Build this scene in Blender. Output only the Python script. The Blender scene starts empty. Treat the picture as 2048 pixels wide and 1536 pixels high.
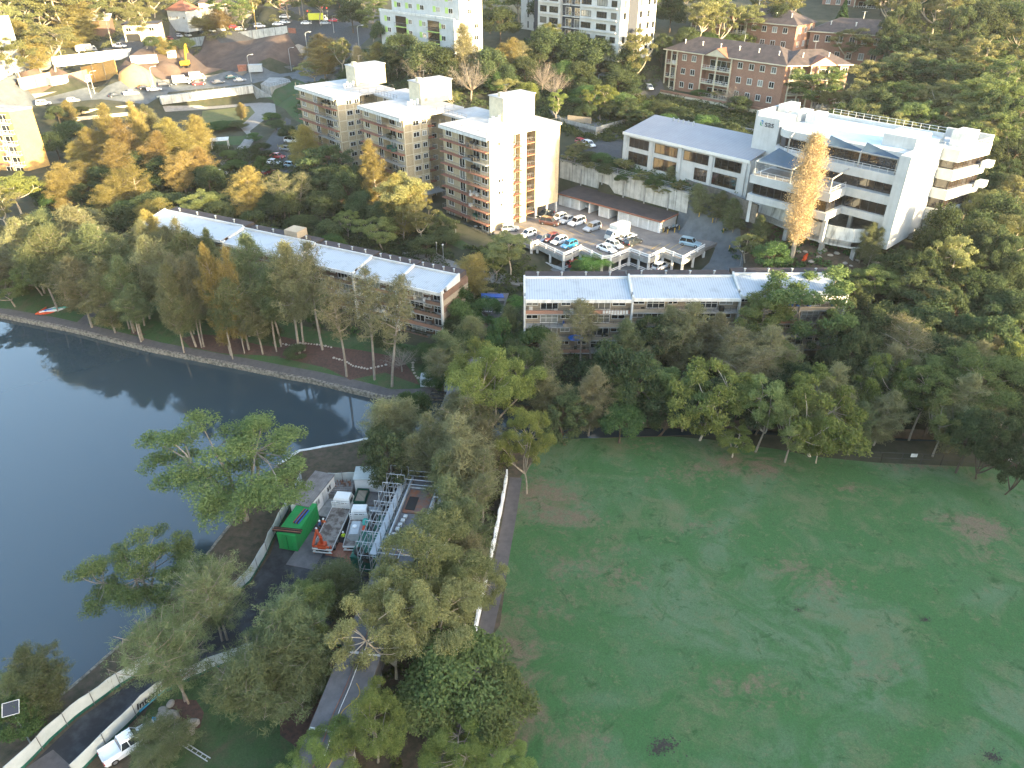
import bpy, math, random
import numpy as np
from mathutils import Vector, Matrix
from mathutils.geometry import delaunay_2d_cdt
R=math.radians
S=bpy.context.scene
COL=S.collection
# ---------------------------------------------------------------- camera, sky, sun, exposure
PITCH=R(32); FPX=1500.0; CH=68.0
cam=bpy.data.cameras.new('camera'); camo=bpy.data.objects.new('camera',cam); COL.objects.link(camo)
camo.location=(0,0,CH); camo.rotation_euler=(R(90)-PITCH,0,0)
cam.sensor_width=36; cam.lens=36*FPX/2048; cam.clip_start=1; cam.clip_end=4000
S.camera=camo
SUN_EL=R(9.5); SUN_AZ=math.atan2(0.79,-0.613)      # azimuth measured from +Y towards +X
w=bpy.data.worlds.new('World'); S.world=w; w.use_nodes=True
wn=w.node_tree; bg=wn.nodes['Background']
sky=wn.nodes.new('ShaderNodeTexSky'); sky.sky_type='NISHITA'; sky.sun_disc=False
sky.sun_elevation=SUN_EL; sky.sun_rotation=SUN_AZ; sky.dust_density=2.0; sky.ozone_density=1.0; sky.air_density=1.0
wn.links.new(sky.outputs[0],bg.inputs[0]); bg.inputs[1].default_value=0.15
sl=bpy.data.lights.new('sun','SUN'); sl.energy=4.2; sl.angle=R(0.5); sl.color=(1.0,0.78,0.44)
so=bpy.data.objects.new('sun',sl); COL.objects.link(so)
sd=Vector((math.sin(SUN_AZ)*math.cos(SUN_EL),math.cos(SUN_AZ)*math.cos(SUN_EL),math.sin(SUN_EL)))
so.rotation_euler=sd.to_track_quat('Z','Y').to_euler(); so.location=(0,0,300)
S.view_settings.view_transform='Standard'; S.view_settings.look='None'
S.view_settings.exposure=2.9; S.view_settings.gamma=1
S.render.engine='CYCLES'
S.cycles.max_bounces=6; S.cycles.diffuse_bounces=3; S.cycles.transparent_max_bounces=4

# ---------------------------------------------------------------- picture <-> world helpers
cT,sT=math.cos(PITCH),math.sin(PITCH)
def ray(px,py):
    u=(px-1024)/FPX; v=(768-py)/FPX
    return u, cT+v*sT, -sT+v*cT
def P(px,py,z):
    r=ray(px,py); t=(z-CH)/r[2]
    return (r[0]*t, r[1]*t, z)
def ppm(x,y,z):
    return FPX/(y*cT-(z-CH)*sT)
def vec(p): return Vector(p)

# ---------------------------------------------------------------- tagging
def tag(o,label=None,cat=None,group=None,kind=None):
    if label: o['label']=label
    if cat: o['category']=cat
    if group: o['group']=group
    if kind: o['kind']=kind
    return o
def empty(name,loc=(0,0,0),rz=0,label=None,cat=None,group=None):
    o=bpy.data.objects.new(name,None); COL.objects.link(o); o.location=loc; o.rotation_euler=(0,0,rz)
    o.empty_display_size=0.2
    return tag(o,label,cat,group)
def kids(o): return list(o.children)
def copy_tree(o,parent=None):
    c=o.copy(); COL.objects.link(c); c.parent=parent
    for k in ('label','category','group'):
        if parent is None and k in c and k!='category': del c[k]
    for ch in CH_MAP.get(o,[]):
        d=copy_tree(ch,c); 
    return c
CH_MAP={}
def setp(o,parent):
    if parent is not None:
        o.parent=parent; CH_MAP.setdefault(parent,[]).append(o)
    return o
# wrap so copies remember their children too
_ct=copy_tree
def copy_tree(o,parent=None):
    c=o.copy(); COL.objects.link(c)
    if parent is not None: setp(c,parent)
    for ch in CH_MAP.get(o,[]): copy_tree(ch,c)
    return c

# ---------------------------------------------------------------- mesh builder
class MB:
    def __init__(s): s.v=[]; s.f=[]; s.m=[]; s.mi=0; s.T=None
    def add(s,vs,fs):
        b=len(s.v)
        if s.T is not None: vs=[tuple(s.T@Vector(p)) for p in vs]
        s.v+=[tuple(p) for p in vs]; s.f+=[tuple(b+i for i in f) for f in fs]; s.m+=[s.mi]*len(fs)
        return s
    def box(s,x0,y0,z0,x1,y1,z1):
        if x1<x0:x0,x1=x1,x0
        if y1<y0:y0,y1=y1,y0
        if z1<z0:z0,z1=z1,z0
        return s.add([(x0,y0,z0),(x1,y0,z0),(x1,y1,z0),(x0,y1,z0),(x0,y0,z1),(x1,y0,z1),(x1,y1,z1),(x0,y1,z1)],
              [(0,3,2,1),(4,5,6,7),(0,1,5,4),(1,2,6,5),(2,3,7,6),(3,0,4,7)])
    def prism(s,pts,z0,z1):
        n=len(pts)
        a=sum(pts[i][0]*pts[(i+1)%n][1]-pts[(i+1)%n][0]*pts[i][1] for i in range(n))
        if a<0: pts=pts[::-1]
        z0f=z0 if callable(z0) else (lambda p:z0); z1f=z1 if callable(z1) else (lambda p:z1)
        vs=[(p[0],p[1],z0f(p)) for p in pts]+[(p[0],p[1],z1f(p)) for p in pts]
        fs=[tuple(range(n-1,-1,-1)),tuple(range(n,2*n))]+[(i,(i+1)%n,n+(i+1)%n,n+i) for i in range(n)]
        return s.add(vs,fs)
    def cyl(s,a,b,r0,r1=None,n=8,caps=True):
        r1=r0 if r1 is None else r1
        a=Vector(a); b=Vector(b); d=b-a
        if d.length<1e-6: return s
        q=d.to_track_quat('Z','Y'); vs=[]
        for (c,r) in ((a,r0),(b,r1)):
            for i in range(n):
                t=2*math.pi*i/n; vs.append(tuple(c+q@Vector((r*math.cos(t),r*math.sin(t),0))))
        fs=[(i,(i+1)%n,n+(i+1)%n,n+i) for i in range(n)]
        if caps: fs+=[tuple(range(n-1,-1,-1)),tuple(range(n,2*n))]
        return s.add(vs,fs)
    def tube(s,pts,rad,n=6):
        pts=[Vector(p) for p in pts]; rs=rad if hasattr(rad,'__len__') else [rad]*len(pts)
        vs=[]
        for i,p in enumerate(pts):
            d=(pts[min(i+1,len(pts)-1)]-pts[max(i-1,0)])
            if d.length<1e-6: d=Vector((0,0,1))
            q=d.to_track_quat('Z','Y')
            for k in range(n):
                t=2*math.pi*k/n; vs.append(tuple(p+q@Vector((rs[i]*math.cos(t),rs[i]*math.sin(t),0))))
        fs=[]
        for i in range(len(pts)-1):
            for k in range(n):
                fs.append((i*n+k,i*n+(k+1)%n,(i+1)*n+(k+1)%n,(i+1)*n+k))
        fs+=[tuple(range(n-1,-1,-1)),tuple(range((len(pts)-1)*n,len(pts)*n))]
        return s.add(vs,fs)
    def quad(s,a,b,c,d): return s.add([a,b,c,d],[(0,1,2,3)])
    def loft(s,secs,close=True):
        """secs: list of equal-length rings"""
        n=len(secs[0]); vs=[p for q in secs for p in q]; fs=[]
        for i in range(len(secs)-1):
            for k in range(n if close else n-1):
                fs.append((i*n+k,i*n+(k+1)%n,(i+1)*n+(k+1)%n,(i+1)*n+k))
        fs+=[tuple(range(n-1,-1,-1)),tuple(range((len(secs)-1)*n,len(secs)*n))]
        return s.add(vs,fs)
    def mesh(s,name,mats):
        me=bpy.data.meshes.new(name); me.from_pydata(s.v,[],s.f)
        if not isinstance(mats,(list,tuple)): mats=[mats]
        for m in mats: me.materials.append(m)
        if len(mats)>1: me.polygons.foreach_set('material_index',s.m)
        me.update(); return me
    def build(s,name,mats,parent=None,loc=None,rz=None,smooth=False,bevel=0):
        me=s.mesh(name,mats)
        if smooth: me.polygons.foreach_set('use_smooth',[True]*len(me.polygons))
        o=bpy.data.objects.new(name,me); COL.objects.link(o)
        if loc is not None: o.location=loc
        if rz is not None: o.rotation_euler=(0,0,rz)
        if bevel:
            b=o.modifiers.new('bevel','BEVEL'); b.width=bevel; b.segments=2; b.limit_method='ANGLE'; b.angle_limit=R(35)
        return setp(o,parent)
def inst(src,parent,loc=None,rz=None,scale=None,name=None):
    o=bpy.data.objects.new(name or src.name.split('.')[0],src if isinstance(src,bpy.types.Mesh) else src.data); COL.objects.link(o)
    if loc is not None:o.location=loc
    if rz is not None:o.rotation_euler=(0,0,rz)
    if scale is not None:o.scale=scale
    return setp(o,parent)

# ---------------------------------------------------------------- materials
def nodes(m):
    m.use_nodes=True; nt=m.node_tree; nt.nodes.clear(); return nt
def mat(name,col,col2=None,rough=.8,scale=1.0,amt=.25,bump=0.0,metal=0.0,streak=0,spec=.3,stripe=None,world=False,detail=5,contrast=None,coat=0,brick=None):
    """procedural surface: noise blend of col / col2, optional vertical streaks, ribs or bricks"""
    m=bpy.data.materials.new(name); nt=nodes(m); N=nt.nodes; L=nt.links
    out=N.new('ShaderNodeOutputMaterial'); b=N.new('ShaderNodeBsdfPrincipled'); L.new(b.outputs[0],out.inputs[0])
    b.inputs['Roughness'].default_value=rough; b.inputs['Metallic'].default_value=metal
    b.inputs['Specular IOR Level'].default_value=spec; b.inputs['Coat Weight'].default_value=coat
    if world: g=N.new('ShaderNodeNewGeometry'); co=g.outputs['Position']
    else: g=N.new('ShaderNodeTexCoord'); co=g.outputs['Object']
    if col2 is None: col2=tuple(c*(1-amt) for c in col)
    n1=N.new('ShaderNodeTexNoise'); n1.inputs['Scale'].default_value=scale; n1.inputs['Detail'].default_value=detail
    n1.inputs['Roughness'].default_value=.65; L.new(co,n1.inputs['Vector'])
    rp=N.new('ShaderNodeMapRange'); lo,hi=contrast or (.35,.68)
    rp.inputs[1].default_value=lo; rp.inputs[2].default_value=hi; L.new(n1.outputs['Fac'],rp.inputs[0])
    mx=N.new('ShaderNodeMix'); mx.data_type='RGBA'; mx.inputs[6].default_value=(*col,1); mx.inputs[7].default_value=(*col2,1)
    L.new(rp.outputs[0],mx.inputs[0]); c=mx.outputs[2]
    hsrc=n1.outputs['Fac']
    if streak:
        mp=N.new('ShaderNodeMapping'); mp.inputs['Scale'].default_value=(1.6,1.6,.07); L.new(co,mp.inputs[0])
        n2=N.new('ShaderNodeTexNoise'); n2.inputs['Scale'].default_value=1.3; n2.inputs['Detail'].default_value=6; L.new(mp.outputs[0],n2.inputs['Vector'])
        r2=N.new('ShaderNodeMapRange'); r2.inputs[1].default_value=.5; r2.inputs[2].default_value=.75; r2.inputs[4].default_value=streak; L.new(n2.outputs['Fac'],r2.inputs[0])
        m2=N.new('ShaderNodeMix'); m2.data_type='RGBA'; m2.inputs[7].default_value=(.06,.06,.055,1); L.new(c,m2.inputs[6]); L.new(r2.outputs[0],m2.inputs[0]); c=m2.outputs[2]
    if stripe:  # (axis, period m, depth)
        ax,per,dep=stripe
        sx=N.new('ShaderNodeSeparateXYZ'); L.new(co,sx.inputs[0])
        mm=N.new('ShaderNodeMath'); mm.operation='MULTIPLY'; mm.inputs[1].default_value=2*math.pi/per; L.new(sx.outputs[ax],mm.inputs[0])
        s_=N.new('ShaderNodeMath'); s_.operation='SINE'; L.new(mm.outputs[0],s_.inputs[0])
        r3=N.new('ShaderNodeMapRange'); r3.inputs[1].default_value=.2; r3.inputs[2].default_value=1; r3.inputs[4].default_value=dep; L.new(s_.outputs[0],r3.inputs[0])
        m3=N.new('ShaderNodeMix'); m3.data_type='RGBA'; m3.inputs[7].default_value=tuple(x*.45 for x in col)+(1,); L.new(c,m3.inputs[6]); L.new(r3.outputs[0],m3.inputs[0]); c=m3.outputs[2]
        hsrc=s_.outputs[0]
    if brick:
        br=N.new('ShaderNodeTexBrick'); br.inputs['Scale'].default_value=brick; br.inputs['Color1'].default_value=(1,1,1,1); br.inputs['Color2'].default_value=(.72,.72,.72,1); br.inputs['Mortar'].default_value=(1.25,1.2,1.1,1)
        br.inputs['Brick Width'].default_value=.5; br.inputs['Row Height'].default_value=.18; br.inputs['Mortar Size'].default_value=.018
        cb=N.new('ShaderNodeCombineXYZ'); sp=N.new('ShaderNodeSeparateXYZ'); L.new(co,sp.inputs[0])
        ad=N.new('ShaderNodeMath'); ad.operation='ADD'; L.new(sp.outputs[0],ad.inputs[0]); L.new(sp.outputs[1],ad.inputs[1])
        L.new(ad.outputs[0],cb.inputs[0]); L.new(sp.outputs[2],cb.inputs[1]); L.new(cb.outputs[0],br.inputs['Vector'])
        m4=N.new('ShaderNodeMix'); m4.data_type='RGBA'; m4.blend_type='MULTIPLY'; m4.inputs[0].default_value=1; L.new(c,m4.inputs[6]); L.new(br.outputs['Color'],m4.inputs[7]); c=m4.outputs[2]
    L.new(c,b.inputs['Base Color'])
    if bump:
        bp=N.new('ShaderNodeBump'); bp.inputs['Strength'].default_value=bump; bp.inputs['Distance'].default_value=.1; L.new(hsrc,bp.inputs['Height']); L.new(bp.outputs[0],b.inputs['Normal'])
    return m
def glassmat(name,col=(.03,.035,.04),rough=.06,curtain=None):
    m=bpy.data.materials.new(name); nt=nodes(m); N=nt.nodes; L=nt.links
    out=N.new('ShaderNodeOutputMaterial'); b=N.new('ShaderNodeBsdfPrincipled'); L.new(b.outputs[0],out.inputs[0])
    b.inputs['Roughness'].default_value=rough; b.inputs['Specular IOR Level'].default_value=.9; b.inputs['IOR'].default_value=1.5
    oi=N.new('ShaderNodeObjectInfo'); rp=N.new('ShaderNodeValToRGB'); e=rp.color_ramp.elements
    rp.color_ramp.interpolation='CONSTANT'
    e[0].position=0; e[0].color=(*col,1); e[1].position=.55; e[1].color=(*[c*2.2 for c in col],1)
    if curtain:
        x=e.new(.68); x.color=(*curtain,1); x=e.new(.86); x.color=(*[c*.55 for c in curtain],1)
    tc=N.new('ShaderNodeTexCoord'); nz=N.new('ShaderNodeTexNoise'); nz.inputs['Scale'].default_value=1.2; L.new(tc.outputs['Object'],nz.inputs['Vector'])
    L.new(oi.outputs['Random'],rp.inputs[0])
    mx=N.new('ShaderNodeMix'); mx.data_type='RGBA'; mx.blend_type='MULTIPLY'; mx.inputs[0].default_value=.6; L.new(rp.outputs[0],mx.inputs[6]); L.new(nz.outputs['Fac'],mx.inputs[7])
    L.new(mx.outputs[2],b.inputs['Base Color']); return m
M={}
M['white']=mat('white_render',(.54,.55,.545),(.43,.44,.43),rough=.75,scale=.35,streak=.12)
M['whitemetal']=mat('white_metal_roof',(.37,.41,.45),(.22,.245,.26),rough=.5,scale=.35,contrast=(.5,.85),stripe=(0,.42,.45),spec=.5)
M['cream']=mat('cream_brick',(.46,.39,.27),(.38,.32,.22),scale=.5,streak=.3,brick=2.6)
M['creamlight']=mat('cream_trim',(.62,.56,.42),scale=.8)
M['roofw']=mat('pale_roof_membrane',(.46,.455,.45),(.34,.335,.33),scale=.3,rough=.6)
M['conc']=mat('concrete',(.38,.38,.36),(.22,.22,.21),scale=.6,streak=.35,rough=.9)
M['concw']=mat('pale_stained_concrete',(.62,.62,.58),(.36,.36,.33),scale=.45,streak=.8,rough=.9)
M['concs']=mat('white_concrete_with_dark_runs',(.60,.61,.58),(.44,.44,.41),scale=.5,streak=.75,rough=.9)
M['paintedc']=mat('white_painted_concrete',(.68,.68,.66),(.5,.5,.48),scale=.8,streak=.3)
M['brick']=mat('orange_brick',(.33,.185,.13),(.27,.15,.11),scale=.5,brick=2.4)
M['brickd']=mat('brown_brick',(.19,.115,.085),(.13,.085,.065),scale=.5,brick=2.4)
M['bricktan']=mat('tan_brick',(.34,.29,.22),(.27,.23,.18),scale=.5,brick=2.4)
M['tile']=mat('dark_roof_tiles',(.105,.08,.075),(.05,.042,.04),scale=.6,rough=.85,stripe=(1,.4,.5))
M['tiler']=mat('red_roof_tiles',(.30,.12,.07),(.2,.09,.06),scale=.6,rough=.85,stripe=(1,.4,.5))
M['deckroof']=mat('brown_flat_roof',(.062,.05,.05),(.035,.03,.032),scale=.5,rough=.9)
M['glass']=glassmat('window_glass',(.02,.024,.028),curtain=(.4,.4,.36))
M['glassd']=glassmat('tinted_glass',(.018,.014,.013))
M['frame']=mat('window_frame',(.7,.7,.67),amt=.1)
M['frameD']=mat('dark_frame',(.05,.05,.05),amt=.1)
M['rust']=mat('rust_red_slab_edge',(.24,.085,.055),(.33,.16,.11),scale=1.2)
M['rail']=mat('grey_rail',(.16,.16,.16),amt=.1,metal=.3,rough=.5)
M['railw']=mat('white_rail',(.75,.75,.73),amt=.1)
M['asph']=mat('asphalt',(.075,.076,.08),(.05,.051,.055),world=True,scale=1.5,rough=.9)
M['asphb']=mat('black_asphalt',(.026,.028,.032),(.075,.08,.088),world=True,scale=.35,rough=.85,contrast=(.45,.75))
M['roadg']=mat('worn_grey_road',(.13,.145,.155),(.085,.095,.10),world=True,scale=.5,rough=.9)
M['carpark']=mat('worn_concrete_sunlit_pink',(.25,.225,.205),(.14,.128,.12),world=True,scale=.35,rough=.9,contrast=(.3,.7))  # worn concrete with the pink of low sun put into its colour
M['path']=mat('paved_path',(.27,.26,.245),(.2,.19,.18),world=True,scale=1.2,rough=.9)
M['pathd']=mat('dark_path',(.105,.095,.095),(.075,.07,.07),world=True,scale=1.2,rough=.9)
M['stone']=mat('sandstone_rubble',(.25,.22,.18),(.085,.078,.065),world=True,scale=2.2,rough=.95,bump=.8,contrast=(.42,.6))
M['mulch']=mat('red_brown_mulch',(.105,.055,.044),(.055,.040,.032),world=True,scale=2.5,rough=1,bump=.5)
M['litter']=mat('leaf_litter',(.10,.072,.052),(.045,.045,.026),world=True,scale=1.2,rough=1,bump=.5)
M['bush']=mat('dark_undergrowth',(.030,.042,.018),(.055,.048,.030),world=True,scale=.5,rough=1,bump=.8)  # dark green ground cover with brown patches
M['bark']=mat('grey_bark',(.30,.26,.21),(.17,.145,.12),scale=1.5,rough=.9)
M['barkp']=mat('pale_gum_bark',(.48,.42,.33),(.3,.25,.19),scale=1.2,rough=.85)
M['barkd']=mat('dark_bark',(.10,.075,.055),(.06,.048,.038),scale=1.5,rough=.95)
M['soil']=mat('excavated_soil',(.115,.082,.068),(.065,.048,.042),world=True,scale=.22,rough=1,bump=.8)
M['sand']=mat('orange_sand',(.5,.32,.15),(.4,.25,.12),world=True,scale=.8,rough=1)
M['rock']=mat('pale_rock',(.36,.33,.28),(.22,.2,.17),scale=1.5,rough=.95)
M['blk']=mat('black_rubber',(.02,.02,.02),amt=.2,rough=.7)
M['green']=mat('green_container_paint',(.015,.30,.075),(.02,.24,.07),scale=.7,rough=.5)
M['dgreen']=mat('dark_green_paint',(.012,.12,.085),(.015,.09,.06),scale=.7,rough=.6,stripe=(1,.4,.4))
M['hoard']=mat('pale_shade_cloth',(.50,.54,.53),(.40,.44,.43),scale=.8,rough=.9,bump=.3)
M['galv']=mat('galvanised_steel',(.45,.48,.5),(.32,.34,.36),scale=2,metal=.5,rough=.5)
M['blue']=mat('blue_tarp',(.03,.12,.42),(.02,.08,.3),scale=1.2,rough=.5)
M['yellow']=mat('yellow_plastic',(.65,.42,.02),amt=.15,rough=.5)
M['orange']=mat('orange_paint',(.55,.08,.02),(.42,.06,.02),scale=1,rough=.45)
M['yel']=mat('yellow_post_paint',(.55,.36,.08),amt=.2)
M['line']=mat('line_paint',(.6,.6,.58),(.4,.4,.38),world=True,scale=2)
M['liney']=mat('yellow_line_paint',(.5,.33,.08),(.35,.25,.08),world=True,scale=2)
M['bluesail']=mat('blue_shade_sail',(.06,.10,.15),(.05,.085,.12),scale=.8)
M['lime']=mat('lime_panel',(.42,.58,.16),amt=.1)
M['whitep']=mat('white_paint',(.8,.8,.78),amt=.08,rough=.6)
M['slate']=mat('slate_planter',(.16,.19,.21),amt=.2)
M['blockw']=mat('dark_block_wall',(.16,.15,.135),(.09,.085,.075),scale=1.5,brick=1.2)
M['navy']=mat('charcoal_panel',(.045,.05,.065),amt=.15)

_m=bpy.data.materials.new('red_signal'); _n=nodes(_m); _o=_n.nodes.new('ShaderNodeOutputMaterial'); _e=_n.nodes.new('ShaderNodeEmission'); _e.inputs[0].default_value=(1,.05,.03,1); _e.inputs[1].default_value=1.5; _n.links.new(_e.outputs[0],_o.inputs[0]); M['redlamp']=_m
# ---------------------------------------------------------------- ground heights: a triangulated survey of spot heights
SPOT=[]
def sp(px,py,z): SPOT.append(P(px,py,z))
def sw(x,y,z): SPOT.append((x,y,z))
# near shore, field, creek flat
for x,y in ((-120,-20),(-60,20),(-30,30),(0,20),(60,10),(160,0),(300,0),(0,-60),(-60,52),(40,60),(80,60),(120,60),(160,70),(-20,60),(-31,62),(-30,80),(-14,92),(0,84),(30,86),(60,86),(90,86),(120,88)): sw(x,y,1.5)
for x,y,z in ((-10,100,1.2),(10,100,1.5),(30,100,1.8),(50,100,2),(80,100,2.2),(110,105,4),(150,100,6),(220,80,12),(300,100,25)): sw(x,y,z)
# far bank
for px,py in ((0,622),(151,654),(303,692),(454,720),(620,753),(772,788),(830,783)): sp(px,py,.75)
sw(-160,160,.75); sw(-220,150,.75)
for px,py,z in ((60,590,2),(300,640,2),(560,690,2.3),(760,730,2.5),(860,740,2.5),(900,700,3),(700,690,3),(560,640,3),(380,580,3),(150,520,3.5),(0,520,3.5)): sp(px,py,z)
sw(-10,125,4); sw(-40,140,4.5); sw(-75,158,4.5); sw(-110,175,4.5); sw(-150,190,5); sw(-200,200,6); sw(-260,220,8)
# right apartments and slope behind
for x,y,z in ((2,113,3),(20,113,3),(38,113,3),(56,113,3.5),(2,126,5),(20,127,5),(40,128,5),(57,127,5),(75,118,5),(95,118,7),(120,125,11),(150,130,15),(200,140,24),
 (60,156,12),(75,156,13),(48.5,150,10.5),(96,150,12),(105,165,16),(92,172,17),(115,145,13),(85,128,7),
 (-10,150,9),(-14,160,9),(-25,165,8),(-45,178,7),(-60,200,8),(0,146,8.5),(-5,140,6),(-25,150,6),(-50,165,6),
 (10,178,9.1),(31,157,9.1),(36,155.5,9.1),(41,152,9.0),(12,148,6.2),(20,150,6.2),(29,152,6.3),(33,150,6.4),(3,152,7.8),(30,142,6.3),(42,143,6.5),(20,176,9.1),(48,148,8.4),(46,142,7),
 (15,192,18),(26,180,18.8),(49,155,18.8),(60,168,19.5),(30,200,20),(45,190,20.5),
 (0,195,17),(-5,190,13),(-15,190,10),(5,215,20),(-20,215,18),(-40,225,17),(-60,235,13),
 (46,234,24),(72,214,24),(88,214,24),(62,200,22),(80,195,22),(100,185,22),(30,225,22),(20,240,28),(60,245,28),(90,240,28),(100,215,26),
 (13,253,35),(54,250,35),(-10,245,32),(-45,275,31),(-30,240,26),(90,270,36),(130,240,34),(150,190,28),(130,160,20),(190,200,36),(240,180,40),(250,280,48),
 (0,300,38),(60,320,42),(120,320,44),(200,340,50)): sw(x,y,z)
for x,y,z in ((53,143.5,12.6),(58.5,137,12.9),(64.3,134.4,12.5),(69,134.4,12.5),(75,138.5,12.8),(57,150,13.4),(66,146,13.6),(52,137,10.2),(58,131.5,9.6),(66,129.5,9.2),(75,131,9)): sw(x,y,z)
# garages wall and hall front are real steps in the ground
BREAK=[]
def step(a,b,zlo,zhi,dlo=.5,dhi=.6):
    a=Vector(a); b=Vector(b); d=(b-a).normalized(); n=Vector((-d.y,d.x)); k=max(2,int((b-a).length/6))
    for i in range(k+1):
        p=a+(b-a)*i/k
        for q,z in ((p-n*dlo,zlo),(p+n*dhi,zhi)): SPOT.append((q.x,q.y,z if not callable(z) else z(i/k)))
    BREAK.append([tuple(a-n*dlo),tuple(b-n*dlo),tuple(b+n*dhi),tuple(a+n*dhi)])
step((11.9,186.0),(38.3,159.4),9.1,16.5)
_a=P(322,194,14.6)[:2]; _b=P(502,172,14.6)[:2]
step(_a,_b,9.9,lambda t:14.5,1.6,1.5)
for _t in (-.02,.2,.4,.6,.8,1.0):
    _p=Vector(_a)+(Vector(_b)-Vector(_a))*_t; _n=Vector((-(Vector(_b)-Vector(_a)).y,(Vector(_b)-Vector(_a)).x)).normalized(); _q=_p-_n*6; SPOT.append((_q.x,_q.y,9.9)); _q=_p-_n*13; SPOT.append((_q.x,_q.y,9.8))
# left: park, hall, lower street, excavation, upper street
for px,py,z in ((560,330,8),(450,330,8),(430,260,9.5),(520,260,9.5),(560,230,10.5),(480,216,10),(330,215,10),(200,260,8),(100,300,7),(60,380,5.5),
 (600,250,10),(548,212,10.2),(552,178,14.6),(590,195,12.5),(640,230,10.8),(500,225,10),(600,180,15.5),(60,213,14.3),(200,205,14.5),(320,182,14.8),(500,160,15.2),(600,150,16),(680,150,17),
 (60,200,14.3),(200,190,14.5),(350,170,15),(600,138,16),
 (60,190,13.8),(200,178,13.5),(380,155,13.5),(590,130,16),(470,118,11.5),(560,105,17),(540,85,20),(400,105,17.5),(260,128,16),(110,150,16),
 (39,143,23.4),(106,129,23.5),(257,112,24.5),(363,90,26),(575,64,28.5),(60,128,23.5),(300,86,26),(560,48,29),
 (620,70,28.5),(740,65,29),(700,110,24),(760,110,25),(640,110,21),(640,38,31),(760,30,32),(560,35,31),(420,40,30),(250,70,28),(60,100,26)): sp(px,py,z)
for x,y,z in ((-210,350,36),(-120,400,42),(-20,400,44),(60,420,50),(200,450,60),(-300,300,30),(-320,420,45),(-300,700,60),(0,700,70),(300,700,80),(350,400,60),(-420,250,30),(-420,0,1.5),(-420,-80,1.5),(-200,-80,1.5),(0,-80,1.5),(300,-80,4),(420,100,30),(420,-80,6)): sw(x,y,z)
_sv=[(a,b) for a,b,c in SPOT]
_r=delaunay_2d_cdt([Vector(p) for p in _sv],[],[],0,1e-4)
_tv=np.array([tuple(v) for v in _r[0]]); _oz=np.array([SPOT[o[0]][2] for o in _r[3]])
TRI=[(tuple(f)) for f in _r[2]]
_T=np.array([f for f in TRI if len(f)==3])
_A=_tv[_T[:,0]]; _B=_tv[_T[:,1]]; _C=_tv[_T[:,2]]
_za,_zb,_zc=_oz[_T[:,0]],_oz[_T[:,1]],_oz[_T[:,2]]
_den=((_B[:,1]-_C[:,1])*(_A[:,0]-_C[:,0])+(_C[:,0]-_B[:,0])*(_A[:,1]-_C[:,1]))
def hz(X,Y):
    X=np.atleast_1d(np.asarray(X,float)); Y=np.atleast_1d(np.asarray(Y,float)); out=np.full(X.shape,1.5)
    for c in range(0,len(X),4000):
        x=X[c:c+4000,None]; y=Y[c:c+4000,None]
        l1=((_B[:,1]-_C[:,1])*(x-_C[:,0])+(_C[:,0]-_B[:,0])*(y-_C[:,1]))/_den
        l2=((_C[:,1]-_A[:,1])*(x-_C[:,0])+(_A[:,0]-_C[:,0])*(y-_C[:,1]))/_den
        l3=1-l1-l2; mn=np.minimum(np.minimum(l1,l2),l3); k=mn.argmax(1); i=np.arange(len(k))
        out[c:c+4000]=l1[i,k]*_za[k]+l2[i,k]*_zb[k]+l3[i,k]*_zc[k]
    return out
def gz(x,y): return float(hz([x],[y])[0])
def G(px,py,h=0.0):
    """point on the ground (or h above it) seen at a picture position"""
    r=np.array(ray(px,py)); t=np.linspace(25,520,500)
    X=r[0]*t; Y=r[1]*t; Z=CH+r[2]*t; d=Z-h-hz(X,Y)
    k=np.where(d<0)[0]
    if len(k)==0: k=[len(t)-1]
    i=max(k[0],1); f=d[i-1]/(d[i-1]-d[i]+1e-9); f=min(max(f,0),1)
    tt=t[i-1]+f*(t[i]-t[i-1])
    return (float(r[0]*tt),float(r[1]*tt),float(CH+r[2]*tt-h))
# ---------------------------------------------------------------- ground sheet cut into regions
def PX(pts,z=None):
    return [ (P(a,b,z)[:2] if z is not None else G(a,b)[:2]) for a,b in pts]
RIVER=PX([(0,626),(100,645),(151,656),(303,694),(454,723),(560,744),(620,755),(700,774),(772,791),(830,790),(890,788)],1.0)
RIVER=[(-420,240),(-200,152)]+RIVER+[(14,96),(35,95.5),(60,93),(78,92),(78,89.6),(58,90.2),(35,92),(10,91),(-4,90)]
near_bank=PX([(800,868),(745,879),(665,893),(600,905),(560,932),(500,1010),(430,1100),(378,1167),(275,1270),(151,1379),(121,1403),(60,1440),(-60,1510),(-300,1700)],1.0)
RIVER+=near_bank+[(-120,-60),(-420,-60)]
def band(pts,w):
    out=[];back=[]
    for i,p in enumerate(pts):
        a=Vector(pts[max(i-1,0)]); b=Vector(pts[min(i+1,len(pts)-1)]); d=(b-a).normalized(); n=Vector((-d.y,d.x))
        out.append(tuple(Vector(p)+n*w/2)); back.append(tuple(Vector(p)-n*w/2))
    return out+back[::-1]
farbank=RIVER[1:13]
REG=[]   # name,label,mat,poly  (later wins)
def reg(name,m,poly,label=None): REG.append((name,m,poly,label))
fieldpoly=PX([(1000,1250),(1020,1100),(1040,955),(1075,905),(1120,880),(1180,868),(1330,872),(1420,880),(1560,900),(1620,912),(1750,925),(2048,938),(2300,945)],1.5)+[(160,60),(160,-40),(-12,-40),(-13,20),(-10,36),(-6,47)]
reg('bush_ground','bush',[(60,94),(60,118),(58,135),(70,150),(130,150),(230,170),(300,60),(160,60),(160,86),(100,92)])
reg('bush_ground','bush',[(-4,92),(60,94),(60,124),(-2,124)])
reg('near_bank_soil','litter',near_bank[::-1]+[(-4,90),(4,88),(0,60),(-5,45),(-13,20),(-13,-40),(-80,-40)])
reg('lawn','field',fieldpoly)
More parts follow.
